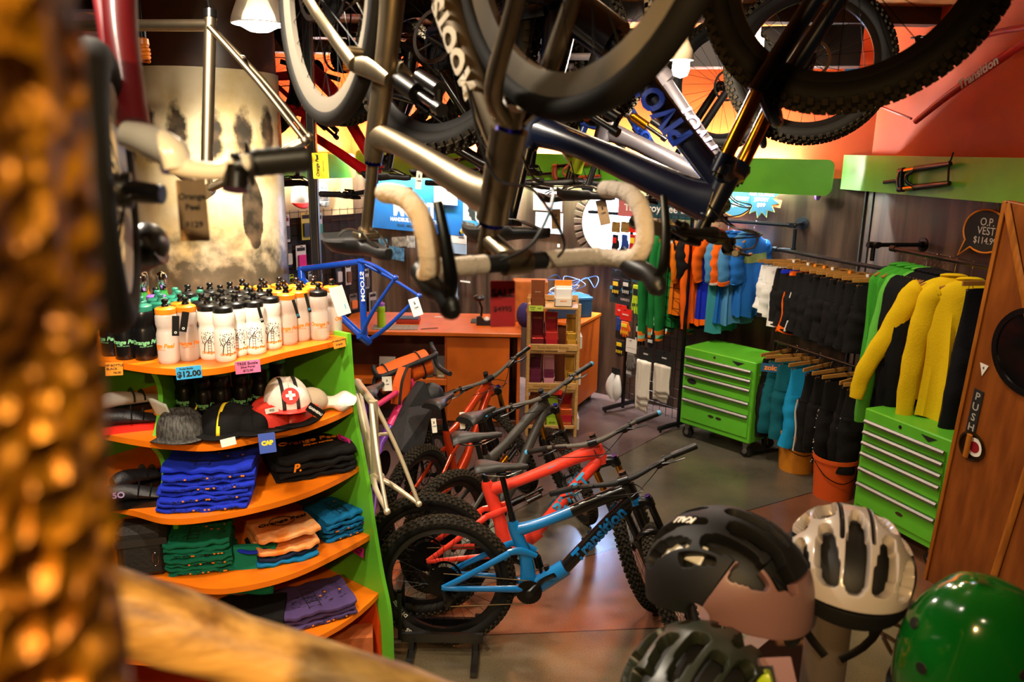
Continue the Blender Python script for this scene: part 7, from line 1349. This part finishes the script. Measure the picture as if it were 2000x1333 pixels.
# ================================================================ PINK BIKE WITH BAGS (against the counter)
def pink_bike():
    pk_ = mat('fade_pink', '#e8357a', .3, coat=.5); pu_ = mat('fade_purple', '#7a3fb0', .3, coat=.5); og = mat('bag_orange', '#f0640f', .6, bump=.2, bscale=60); bg = mat('bag_black', '#17171a', .6, bump=.2, bscale=60)
    d = 5.1; org = atz(742, 905, 0); r = thing('touring_bike', 'pink to purple touring bike with orange bags standing before the counter', 'bicycle', org); L = lambda px, py, dd=d: atd(px, py, dd)-org
    HTp, HBp = L(800, 742, 5.35), L(815, 775, 5.35); BBp = L(735, 905, 4.85)
    mb = MB(); mb.tube([HTp, HBp], .024, 14); mid = HBp*.5+BBp*.5; mb.tube([HBp, L(778, 800, 5.2), L(760, 835, 5.05)], [.034, .034, .03], 14); mb.mat(1).tube([L(760, 835, 5.05), L(742, 868, 4.95), BBp], [.03, .024, .022], 14); mb.tube([BBp, L(722, 780, 4.8)], .018, 12); mb.mat(0).tube([HTp+V((0, 0, -.03)), L(724, 800, 4.8)], .018, 12); mb.build('frame', [pk_, pu_], r)
    g = bike_geo('road'); RA_, FA_ = L(700, 900, 4.55), L(842, 845, 5.45)
    fwd = (FA_-RA_); fwd.z = 0; fwd.normalize(); d_ = dict(g['d']); 
    for nm, c, rear in (('front_wheel', FA_, False), ('rear_wheel', RA_, True)):
        c = V((c.x, c.y, .35)); wq = wheel(r, nm, (0, 0, 0), dict(R=.35), None, rear); wq.matrix_local = basis(c, fwd, V((0, 0, 1)).cross(fwd) if False else V((-fwd.y, fwd.x, 0)))
    FAc = V((FA_.x, FA_.y, .35)); mb = MB(); sd = V((-fwd.y, fwd.x, 0)); mb.tube([HBp, HBp+V((0, 0, -.04))], .026, 12); [mb.tube([HBp+V((0, 0, -.03))+sd*s*.05, FAc+sd*s*.06], [.018, .011], 10) for s in (-1, 1)]; mb.build('fork', bg, r)
    RAc = V((RA_.x, RA_.y, .35)); mb = MB(); [(mb.tube([BBp+sd*s*.02, RAc+sd*s*.07], [.012, .009], 8), mb.tube([L(722, 790, 4.8)+sd*s*.02, RAc+sd*s*.07], [.01, .008], 8)) for s in (-1, 1)]; mb.build('rear_stays', pu_, r)
    # drop bar across the view
    c = L(800, 715, 5.3); bd = (L(850, 672, 5.4)-L(710, 728, 5.2)).normalized(); f2 = V((-bd.y, bd.x, 0)); f2 = f2 if f2.y > 0 else -f2; f2.normalize()
    P = lambda y, x, z: c+bd*y+f2*x+V((0, 0, z))
    mb = MB(); mb.tube([P(-.2, .01, 0), P(0, 0, 0), P(.2, .01, 0)], .016, 12); H = mb.build('handlebar', bg, r)
    for s in (-1, 1):
        mb = MB(); Qs = cr([tuple(P(s*.05, 0, 0)), tuple(P(s*.16, .0, 0)), tuple(P(s*.205, .02, .0)), tuple(P(s*.215, .07, -.01)), tuple(P(s*.225, .085, -.05)), tuple(P(s*.24, .05, -.11)), tuple(P(s*.255, -.04, -.13)), tuple(P(s*.26, -.10, -.13))], 7); mb.tube(Qs, [.0165+.0014*((i*.9) % 1) for i in range(len(Qs))], 12); tp = mb.build('bar_tape', bg, H)
        mb = MB(); mb.tube([P(s*.215, .06, .0), P(s*.215, .11, .02), P(s*.215, .13, .055)], [.017, .018, .013], 12, smooth=4); mb.build('brake_hood', 'matte', H)
    mb = MB(); mb.tube([c, HTp+V((0, 0, .02))], .017, 12); mb.tube([HTp, HTp+V((0, 0, .06))], .018, 12); mb.build('stem', 'steel', r)
    mb = MB(); X = basis(c+f2*.12+V((0, 0, -.07)), bd, (0, 0, 1)); mb.tube([X @ V((-.19, .0, 0)), X @ V((-.185, 0, 0)), X @ V((0, .005, 0)), X @ V((.185, 0, 0)), X @ V((.19, 0, 0))], [(.07, .07), (.092, .092), (.098, .095), (.092, .092), (.07, .07)], 18, up=(0, 0, 1)); hb = mb.build('handlebar_bag', og, r)
    mb = MB(); [mb.tube([X @ V((x, .1*math.cos(a), .1*math.sin(a))) for a in [2*PI*k/20 for k in range(21)]], .006, 6) for x in (-.12, .12)]; mb.build('strap', bg, hb)
    mb = MB(); X = basis(HTp+V((0, -.04, .0))-fwd*.10, fwd, (0, 0, 1)); mb.prism([(-.1, -.1), (.06, -.06), (.08, .1), (.02, .12), (-.06, .04)], .06, X); tb = mb.build('frame_bag', og, r); mb = MB(); mb.tube([X @ V((-.1, -.1, .034)), X @ V((-.06, .045, .034)), X @ V((.02, .125, .034))], .009, 8, smooth=4); mb.build('zip', bg, tb)
    mb = MB(); a, b2, c2, e2 = L(812, 765, 5.3), L(830, 720, 5.35), L(770, 840, 5.0), L(790, 905, 5.1); m0 = (a+c2)/2
    off = sd*.03
    vs = [L(822, 745, 5.3), L(838, 790, 5.32), L(812, 900, 5.1), L(775, 880, 4.98), L(758, 842, 5.0), L(790, 795, 5.18)]; mb.add([v+off for v in vs]+[v-off for v in vs], [(0, 1, 2, 3, 4, 5), (11, 10, 9, 8, 7, 6)]+[(i, i+6, (i+1) % 6+6, (i+1) % 6) for i in range(6)]); mb.build('frame_bag', bg, r, smooth=False)
    sp = L(728, 760, 4.8); so = shared(('saddle',), 'saddle', r, basis(sp, fwd, V((-fwd.y, fwd.x, 0))), saddle_fn, 'leather', mod='sub'); mb = MB(); mb.tube([L(722, 785, 4.8), sp+V((0, 0, -.04))], .014, 12); mb.build('seatpost', 'black', r)
    mb = MB(); mb.prism([(.085*math.cos(PI*k/30), .085*math.sin(PI*k/30)) for k in range(60)], .003, basis(BBp, fwd, (0, 0, 1)) @ T(0, 0, .05)); mb.build('chainring', 'dark', r)
    return r
pink_bike()
p = atd(842, 772, 5.4); mb = MB(); mb.ball((0, 0, 0), (.09, .08, .085), seg=14, rings=9); o = mb.build('stuff_sack', mat('sack_black', '#151517', .6, bump=.5, bscale=30), X=T(p.x, p.y, p.z)); tag(o, 'crumpled black stuff sack strapped in front of the pink bike', 'bag')
# floor stand under the blue bike
p = V((-.33, 3.70, 0)); S_ = thing('bike_stand', 'low black steel floor stand under the blue bike rear wheel', 'stand', (p.x, p.y, 0))
mb = MB(); [mb.box((0, y, .10), (.42, .02, .05)) for y in (-.07, .07)]; mb.build('rail', 'black', S_, smooth=False); mb = MB(); 
for x in (-.16, .17): mb = MB(); mb.box((x, 0, .02), (.035, .52, .025)); [mb.box((x, y, .06), (.025, .025, .09)) for y in (-.07, .07)]; mb.build('cross_foot', 'black', S_, smooth=False)

mb = MB(); [mb.box((-.22, y, .22), (.02, .02, .28)) for y in (-.06, .06)]; mb.box((-.22, 0, .36), (.02, .14, .02)); mb.build('wheel_hoop', 'black', S_, smooth=False)
# ================================================================ HELMETS ON THEIR RACK
HR = thing('helmet_rack', 'metal helmet rack with grey posts and hooks in the right foreground', 'rack', atz(1640, 1400, 0)); hb0 = HR.location.copy()
wire = mat('rack_brown', '#4a3a30', .45, .6); g1 = mat('rack_grey', '#7d7068', .4, .5)
a = atd(1618, 1225, 1.72)-hb0
mb = MB(); mb.tube([(a.x, a.y, 0), (a.x, a.y, a.z+.05)], .046, 24); mb.build('post', g1, HR)
b = atd(1500, 1270, 1.95)-hb0; mb = MB(); mb.prism([(-.085, -.55), (.075, -.55), (.075, .03), (.0, .03), (-.085, -.06)], .06, basis(b+V((0, 0, .03)), (1, 0, 0), (0, 0, 1))); mb.build('bracket', mat('bracket_rose', '#8d6a5c', .6), HR)
mb = MB()
for pts in (((1640, 1195, 1.7), (1750, 1255, 1.62), (1745, 1280, 1.6), (1725, 1245, 1.6)), ((1590, 1190, 1.7), (1520, 1170, 1.6), (1420, 1190, 1.55), (1405, 1230, 1.52)), ((1660, 1190, 1.75), (1780, 1230, 1.75), (1860, 1240, 1.7)), ((1440, 1180, 1.55), (1445, 1240, 1.53), (1418, 1290, 1.5))): mb.tube([atd(*q)-hb0 for q in pts], .0045, 8, smooth=5)
mb.build('hook', wire, HR)
mb = MB(); mb.box((a.x, a.y, .015), (.5, .5, .03), b=.01); mb.build('base', g1, HR)
def dome(ph, th, L=.150, W=.112, H=.128):
    """helmet surface: ph runs front (0) over the crown to the tail (pi), th from right to left"""
    c, q = math.cos(ph), math.sin(ph); k = math.cos(th); x = L*c*abs(k)**.8*(1.08 if c < 0 else 1); z = H*(abs(q)**.85)*(1 if q > 0 else -1)*abs(k)**.8
    return V((x, W*math.sin(th)*(1+.08*q)+0, z-.03*max(0, -c)*(1 if z < .05 else 0)*0))
def vented(label, X, slots, mats, zone, thick=.024, sc=1., pad=False, nu=96, nv=72, tmax=1.5):
    r = thing('bike_helmet', label, 'helmet', X=X @ Matrix.Scale(sc, 4)); mb = MB(); vs = []; fs = []; ms = []; p0, p1 = -.16, PI+.22
    for j in range(nv+1):
        for i in range(nu+1): vs.append(tuple(dome(p0+(p1-p0)*i/nu, -tmax+2*tmax*j/nv)))
    w = nu+1
    for j in range(nv):
        for i in range(nu):
            ph = math.degrees(p0+(p1-p0)*(i+.5)/nu); th = math.degrees(-tmax+2*tmax*(j+.5)/nv); hole = False
            for (a, t, la_, wt, sl) in slots:
                for sg in ((1, -1) if t else (1,)):
                    da = (ph-a)/la_; dt = (th*sg-t-sl*(ph-a))/(wt*(1-.35*da))
                    if abs(da)**3+abs(dt)**3 < 1: hole = True
            if not hole: fs.append((j*w+i, (j+1)*w+i, (j+1)*w+i+1, j*w+i+1)); ms.append(zone(ph, th))
    for k, nm in enumerate(('shell', 'shell_accent')):
        sub = [f for f, m_ in zip(fs, ms) if m_ == k]
        if not sub: continue
        mb = MB(); used = sorted({i for f in sub for i in f}); ix = {u: n for n, u in enumerate(used)}; mb.add([vs[u] for u in used], [tuple(ix[i] for i in f) for f in sub])
        o = mb.build(nm, mats[k], r, angle=60); q = o.modifiers.new('smooth', 'SMOOTH'); q.iterations = 6; q.factor = .5; q = o.modifiers.new('thick', 'SOLIDIFY'); q.thickness = thick; q.offset = 0; q = o.modifiers.new('bevel', 'BEVEL'); q.width = .004; q.segments = 2; q.limit_method = 'ANGLE'; q.angle_limit = .9
    mb = MB(); mb.grid(lambda u, v: dome(p0+(p1-p0)*u, -1.3+2.6*v)*.84, 40, 24); mb.build('liner', 'matte', r)
    mb = MB()
    for s in (-1, 1): mb.tube([tuple(dome(.9, s*1.3)*.9), (.03, s*.07, -.12), (.045, s*.015, -.18)], [(.009, .0015)]*3, 6, smooth=4); mb.tube([tuple(dome(2.3, s*1.3)*.9), (.0, s*.075, -.09), (.03, s*.07, -.12)], [(.008, .0015)]*3, 6, smooth=4)
    mb.build('chin_strap', 'black', r)
    mb = MB(); mb.tube([(-.10, -.06, -.02), (-.135, 0, -.055), (-.10, .06, -.02)], [(.014, .004)]*3, 8, smooth=4); mb.tube([(-.138, -.012, -.055), (-.138, .012, -.055)], .014, 10); mb.build('retention_dial', 'plastic', r)
    if pad:
        for k, (ph, th) in enumerate(pad): mb = MB(); c = dome(ph, th)*.90; n_ = c.normalized(); mb.box((0, 0, 0), (.05, .034, .006), facing(c, n_), b=.002); mb.build('pale_pad', 'white', r)
    return r
hblk = mat('helmet_black', '#0e0e0f', .6, spec=.3); hpk = mat('helmet_mauve', '#7d5a56', .42); hwh = mat('helmet_white', '#bdb4b0', .22, coat=.6); hgr = mat('helmet_green', '#075a18', .16, coat=.8); hlime = mat('helmet_lime', '#a8c21e', .35); hol = mat('helmet_olive', '#20241a', .4)
def hpose(px, py, d, yaw, pitch, roll): p = atd(px, py, d); return T(*p) @ RZ(yaw) @ RY(pitch) @ RX(roll)
S1 = [(48, 0, 30, 6.5, 0), (115, 0, 24, 6.5, 0), (52, 21, 34, 6.5, .06), (122, 20, 22, 6.5, -.05), (46, 41, 30, 6, .12), (112, 40, 26, 6.5, -.08), (84, 56, 22, 4.5, -.04), (152, 26, 14, 6.5, -.3), (138, 48, 16, 8, -.25)]
h1 = vented('matte black vented helmet with mauve tail on the rack', hpose(1414, 1150, 1.62, 2.5, .10, .05) @ Matrix.Diagonal((.98, 1., 1.16, 1.)), S1, (hblk, hpk), lambda ph, th: 1 if (ph > 120 and abs(th) > 36) or (ph > 158) else 0, pad=[(.55, .66), (.85, .74), (1.3, .82)], sc=1.03)
mb = MB(); mb.text('KALI', .03, lambda x, y, z: tuple(dome(1.15-x*5.2-y*2, .34+y*5.2-x*2)*(1.10+z)), .004, bold=.001); mb.build('lettering', 'white', h1, smooth=False)
S2 = [(58, 0, 42, 9, 0), (135, 0, 22, 9, 0), (48, 26, 30, 9, .1), (112, 26, 26, 9, -.12), (40, 52, 26, 9, .12), (104, 52, 30, 9, -.1), (152, 34, 18, 8, -.25)]
vented('glossy white and black vented helmet in the middle of the rack', hpose(1652, 1122, 1.66, -1.9, .05, -.05), S2, (hwh, hblk), lambda ph, th: 1 if (ph < 4 or (abs(th) > 64) or (11 < abs(th) < 14 and ph > 60)) else 0, sc=.98)
# green skate helmet
X = hpose(1905, 1265, 1.45, -.35, -.12, .1); r = thing('skate_helmet', 'glossy green round skate helmet at the right edge', 'helmet', X=X)
def bowl(u, v):
    a = 2*PI*u; c, s = math.cos(a), math.sin(a); e = v*PI/2; drop = .055*(sm(-.2, -.8, c))-.015*abs(s)**2; ce = math.cos(e)**.6
    return V((.140*c*ce, .112*s*ce, .135*math.sin(e)*1.0-(1-v)*(.045+drop)))
mb = MB(); mb.grid(bowl, 48, 18); o = mb.build('shell', hgr, r); q = o.modifiers.new('thick', 'SOLIDIFY'); q.thickness = .012
mb = MB(); mb.grid(lambda u, v: bowl(u, v)*.9, 40, 12); mb.build('liner', 'matte', r)
mb = MB(); mb.ring([tuple(bowl(k/48, 0)*1.0) for k in range(48)], .008, 8); mb.build('edge_trim', 'black', r)
mb = MB()
for u, v in ((.62, .30), (.70, .1), (.38, .30), (.30, .1), (.55, .55), (.45, .55), (.1, .4), (.9, .4), (.82, .25), (.18, .25)):
    p = bowl(u, v); n_ = (bowl(u+.004, v)-p).cross(bowl(u, v+.01)-p).normalized(); n_ = n_ if n_.dot(p) > 0 else -n_; mb.lathe([(.001, .0016), (.010 if v > .2 else .005, .0016), (.011 if v > .2 else .006, 0)], 18, facing(p+n_*.001, n_))
mb.build('vent', 'matte', r)
mb = MB(); [mb.tube([(.0, s*.1, -.06), (.02, s*.06, -.16), (.03, 0, -.19)], [(.009, .0015)]*3, 6, smooth=4) for s in (-1, 1)]; mb.build('chin_strap', 'black', r)
# lower helmet and its box
vented('black and lime vented helmet low on the rack', hpose(1360, 1375, 1.42, .9, .1, .0), S1, (hol, hlime), lambda ph, th: 1 if (ph < 20 or (abs(th) > 48 and ph < 70)) else 0, sc=.98)
p = atd(1432, 1345, 1.40); X = facing(p, (_C-p)*.6+V((0, -.3, .9))) @ RZ(.2); o = card('helmet_box', 'mauve helmet carton with dark logo panel at the bottom edge', 'box', X @ T(0, 0, -.05), .22, .10, hpk, (('PROTECTION', .022, -.06, .02, .0006),), 'ink', th=.1)
mb = MB(); mb.box((.045, .01, .051), (.06, .05, .002)); mb.build('logo_panel', 'ink', o, smooth=False); mb = MB(); mb.text('K', .045, lambda x, y, z: (x+.045, y+.01, .0522+z), .0003, bold=.002); mb.build('lettering', hpk, o, smooth=False)
# ================================================================ LAMPS OF THE ROOM
bulb_on = mat('bulb_lit', '#fff2d8', .3, emit=45.); cfl = mat('cfl_orange', '#d9740f', .35, spec=.6)
p = atd(506, 44, 3.25); r = thing('pendant_lamp', 'silver dome pendant lamp glowing at the upper left', 'lamp', p)
mb = MB(); mb.lathe([(.02, .20), (.035, .19), (.05, .14), (.085, .08), (.108, .02), (.112, -.005), (.108, -.008), (.100, .02), (.08, .075), (.045, .135), (.02, .15)], 40); mb.build('shade', mat('lamp_silver', '#d8d4cc', .6, trans=.45), r)
mb = MB(); mb.lathe([(.001, -.04), (.04, -.034), (.075, -.015), (.095, .012), (.06, .04), (.001, .05)], 32); mb.build('bulb', bulb_on, r); mb = MB(); mb.tube([(0, 0, .19), (0, 0, CEIL-p.z)], .006, 8); mb.build('cord', 'black', r)
p = atd(1330, 128, 3.3); r = thing('bulb_lamp', 'bare lit bulb lamp among the hanging bikes', 'lamp', p); mb = MB(); mb.lathe([(.001, -.05), (.028, -.04), (.036, -.015), (.034, .012), (.022, .035)], 24); mb.build('bulb', mat('bulb_bright', '#fff4e0', .3, emit=120.), r)
mb = MB(); mb.lathe([(.022, .03), (.05, .02), (.045, .06), (.025, .10), (.022, .16), (.001, .16)], 24); mb.build('socket', mat('socket_cream', '#c9bfae', .4), r); mb = MB(); mb.tube([(0, 0, .15), (-.03, .05, .25), (-.04, .06, CEIL-p.z)], .008, 8, smooth=4); mb.build('cord', 'black', r)
for px, py, d_, lab in ((1292, 92, 3.3, 'ribbed cream spotlight bulb beside the lit bare bulb'), (1474, 92, 4.4, 'small ribbed cream spotlight bulb behind the navy bike tire')):
    p = atd(px, py, d_); r = thing('spot_lamp', lab, 'lamp', p); mb = MB(); n = 24
    mb.lathe([(.001, -.012), (.046, -.01), (.05, .0), (.043, .03), (.03, .055), (.026, .06), (.026, .14), (.001, .142)], 24); [mb.box((.042*math.cos(2*PI*k/n), .042*math.sin(2*PI*k/n), .02), (.012, .004, .05), rot=Matrix.Rotation(2*PI*k/n, 3, 'Z')) for k in range(n)]; mb.build('bulb', mat('lamp_cream', '#d8cfb8', .4), r); mb = MB(); mb.tube([(0, 0, .13), (.02, .03, .2), (.03, .05, CEIL-p.z)], .008, 8, smooth=4); mb.build('cord', 'black', r)
for px, py, d_, lab, tl in ((280, 98, 3.0, 'orange spiral bulb hanging above the column', 0), (680, 122, 3.9, 'orange spiral bulb among the hung wheels', .3)):
    p = atd(px, py, d_); r = thing('spiral_bulb', lab, 'bulb', p, (0, tl*.3, 0)); mb = MB(); mb.tube([(.016*math.cos(a)*(1+.2*math.sin(a/8)), .016*math.sin(a), -.04+.055*a/(8*PI)) for a in [8*PI*k/80 for k in range(81)]], .0075, 8); mb.tube([(0, 0, .014), (0, 0, .02), (0, 0, .04), (0, 0, .045)], [.02, .024, .022, .014], 16); mb.build('spiral', cfl, r); mb = MB(); mb.tube([(0, 0, .042), (0, 0, .075)], .015, 14); mb.tube([(0, 0, .075), (0, 0, CEIL-p.z)], .004, 6); mb.build('socket', 'dark', r)
# ================================================================ CAMERA, LIGHT
cd = bpy.data.cameras.new('camera'); cam = bpy.data.objects.new('camera', cd); COL.objects.link(cam); SC.camera = cam
mx = Matrix((_R, _U, -_fw)).transposed().to_4x4(); mx.translation = _C; cam.matrix_world = mx
cd.sensor_width = 36; cd.lens = 36*FPX/2000; cd.clip_start = .05; cd.clip_end = 60
cd.dof.use_dof = True; cd.dof.focus_distance = 3.9; cd.dof.aperture_fstop = 3.8
w = bpy.data.worlds.new('world'); SC.world = w; w.use_nodes = True; w.node_tree.nodes['Background'].inputs[0].default_value = (.5, .6, .8, 1); w.node_tree.nodes['Background'].inputs[1].default_value = .1
def lamp(name, kind, loc, energy, color, size=.1, tgt=None, spot=None, blend=.6):
    l = bpy.data.lights.new(name, kind); l.energy = energy; l.color = color
    if kind == 'AREA': l.size = size
    else: l.shadow_soft_size = size
    if spot: l.spot_size = math.radians(spot); l.spot_blend = blend
    o = bpy.data.objects.new(name, l); COL.objects.link(o); o.location = loc
    if tgt is not None: o.rotation_euler = (V(tgt)-V(loc)).to_track_quat('-Z', 'Y').to_euler()
    return o
WARM = (1, .72, .42); NEUT = (1, .86, .68); COOL = (.75, .87, 1)
SC.view_settings.view_transform = 'Standard'; SC.view_settings.look = 'None'; SC.view_settings.gamma = 1; SC.view_settings.exposure = .2
lamp('lamp_pendant', 'SPOT', atd(506, 44, 3.25)+V((0, 0, -.03)), 230, NEUT, .09, tgt=(-1.0, 3.1, 0), spot=150)
lamp('lamp_bulb', 'POINT', atd(1330, 128, 3.3)+V((0, 0, -.075)), 30, NEUT, .04)
for (x, y, e, c) in ((-1.0, 2.0, 220, NEUT), (.5, 3.3, 70, WARM), (1.5, 4.4, 130, NEUT), (.1, 6.3, 170, NEUT), (2.0, 3.0, 22, WARM)):
    lamp('lamp_ceiling', 'SPOT', (x, y, 3.45), e, c, .08, tgt=(x+.1, y+.2, 0), spot=130)
lamp('board_fill_light', 'SPOT', (.9, 5.5, 3.45), 110, NEUT, .06, tgt=(1.7, 7.5, 2.1), spot=95)  # unseen fill spot, added to brighten the green boards from the front
lamp('lamp_shelf_spot', 'SPOT', (-.85, .8, 3.35), 170, NEUT, .06, tgt=(-1.1, 3.1, 1.2), spot=75)
lamp('post_fill_light', 'SPOT', (-.5, -.9, 3.0), 190, (1, .6, .22), .03, tgt=(-.28, .4, 2.45), spot=60)  # added warm fill behind the camera, only to make the gold post shine
lamp('rail_fill_light', 'SPOT', (.3, -.3, 3.4), 70, (1, .8, .5), .05, tgt=(-.15, .9, 2.15), spot=60)  # extra light out of view, put in for the log rail and red tag
lamp('lamp_counter_spot', 'SPOT', (-.6, 5.2, 3.4), 70, NEUT, .06, tgt=(-.7, 7.1, .7), spot=70)
SC.render.use_motion_blur = False
SC.cycles.use_denoising = True
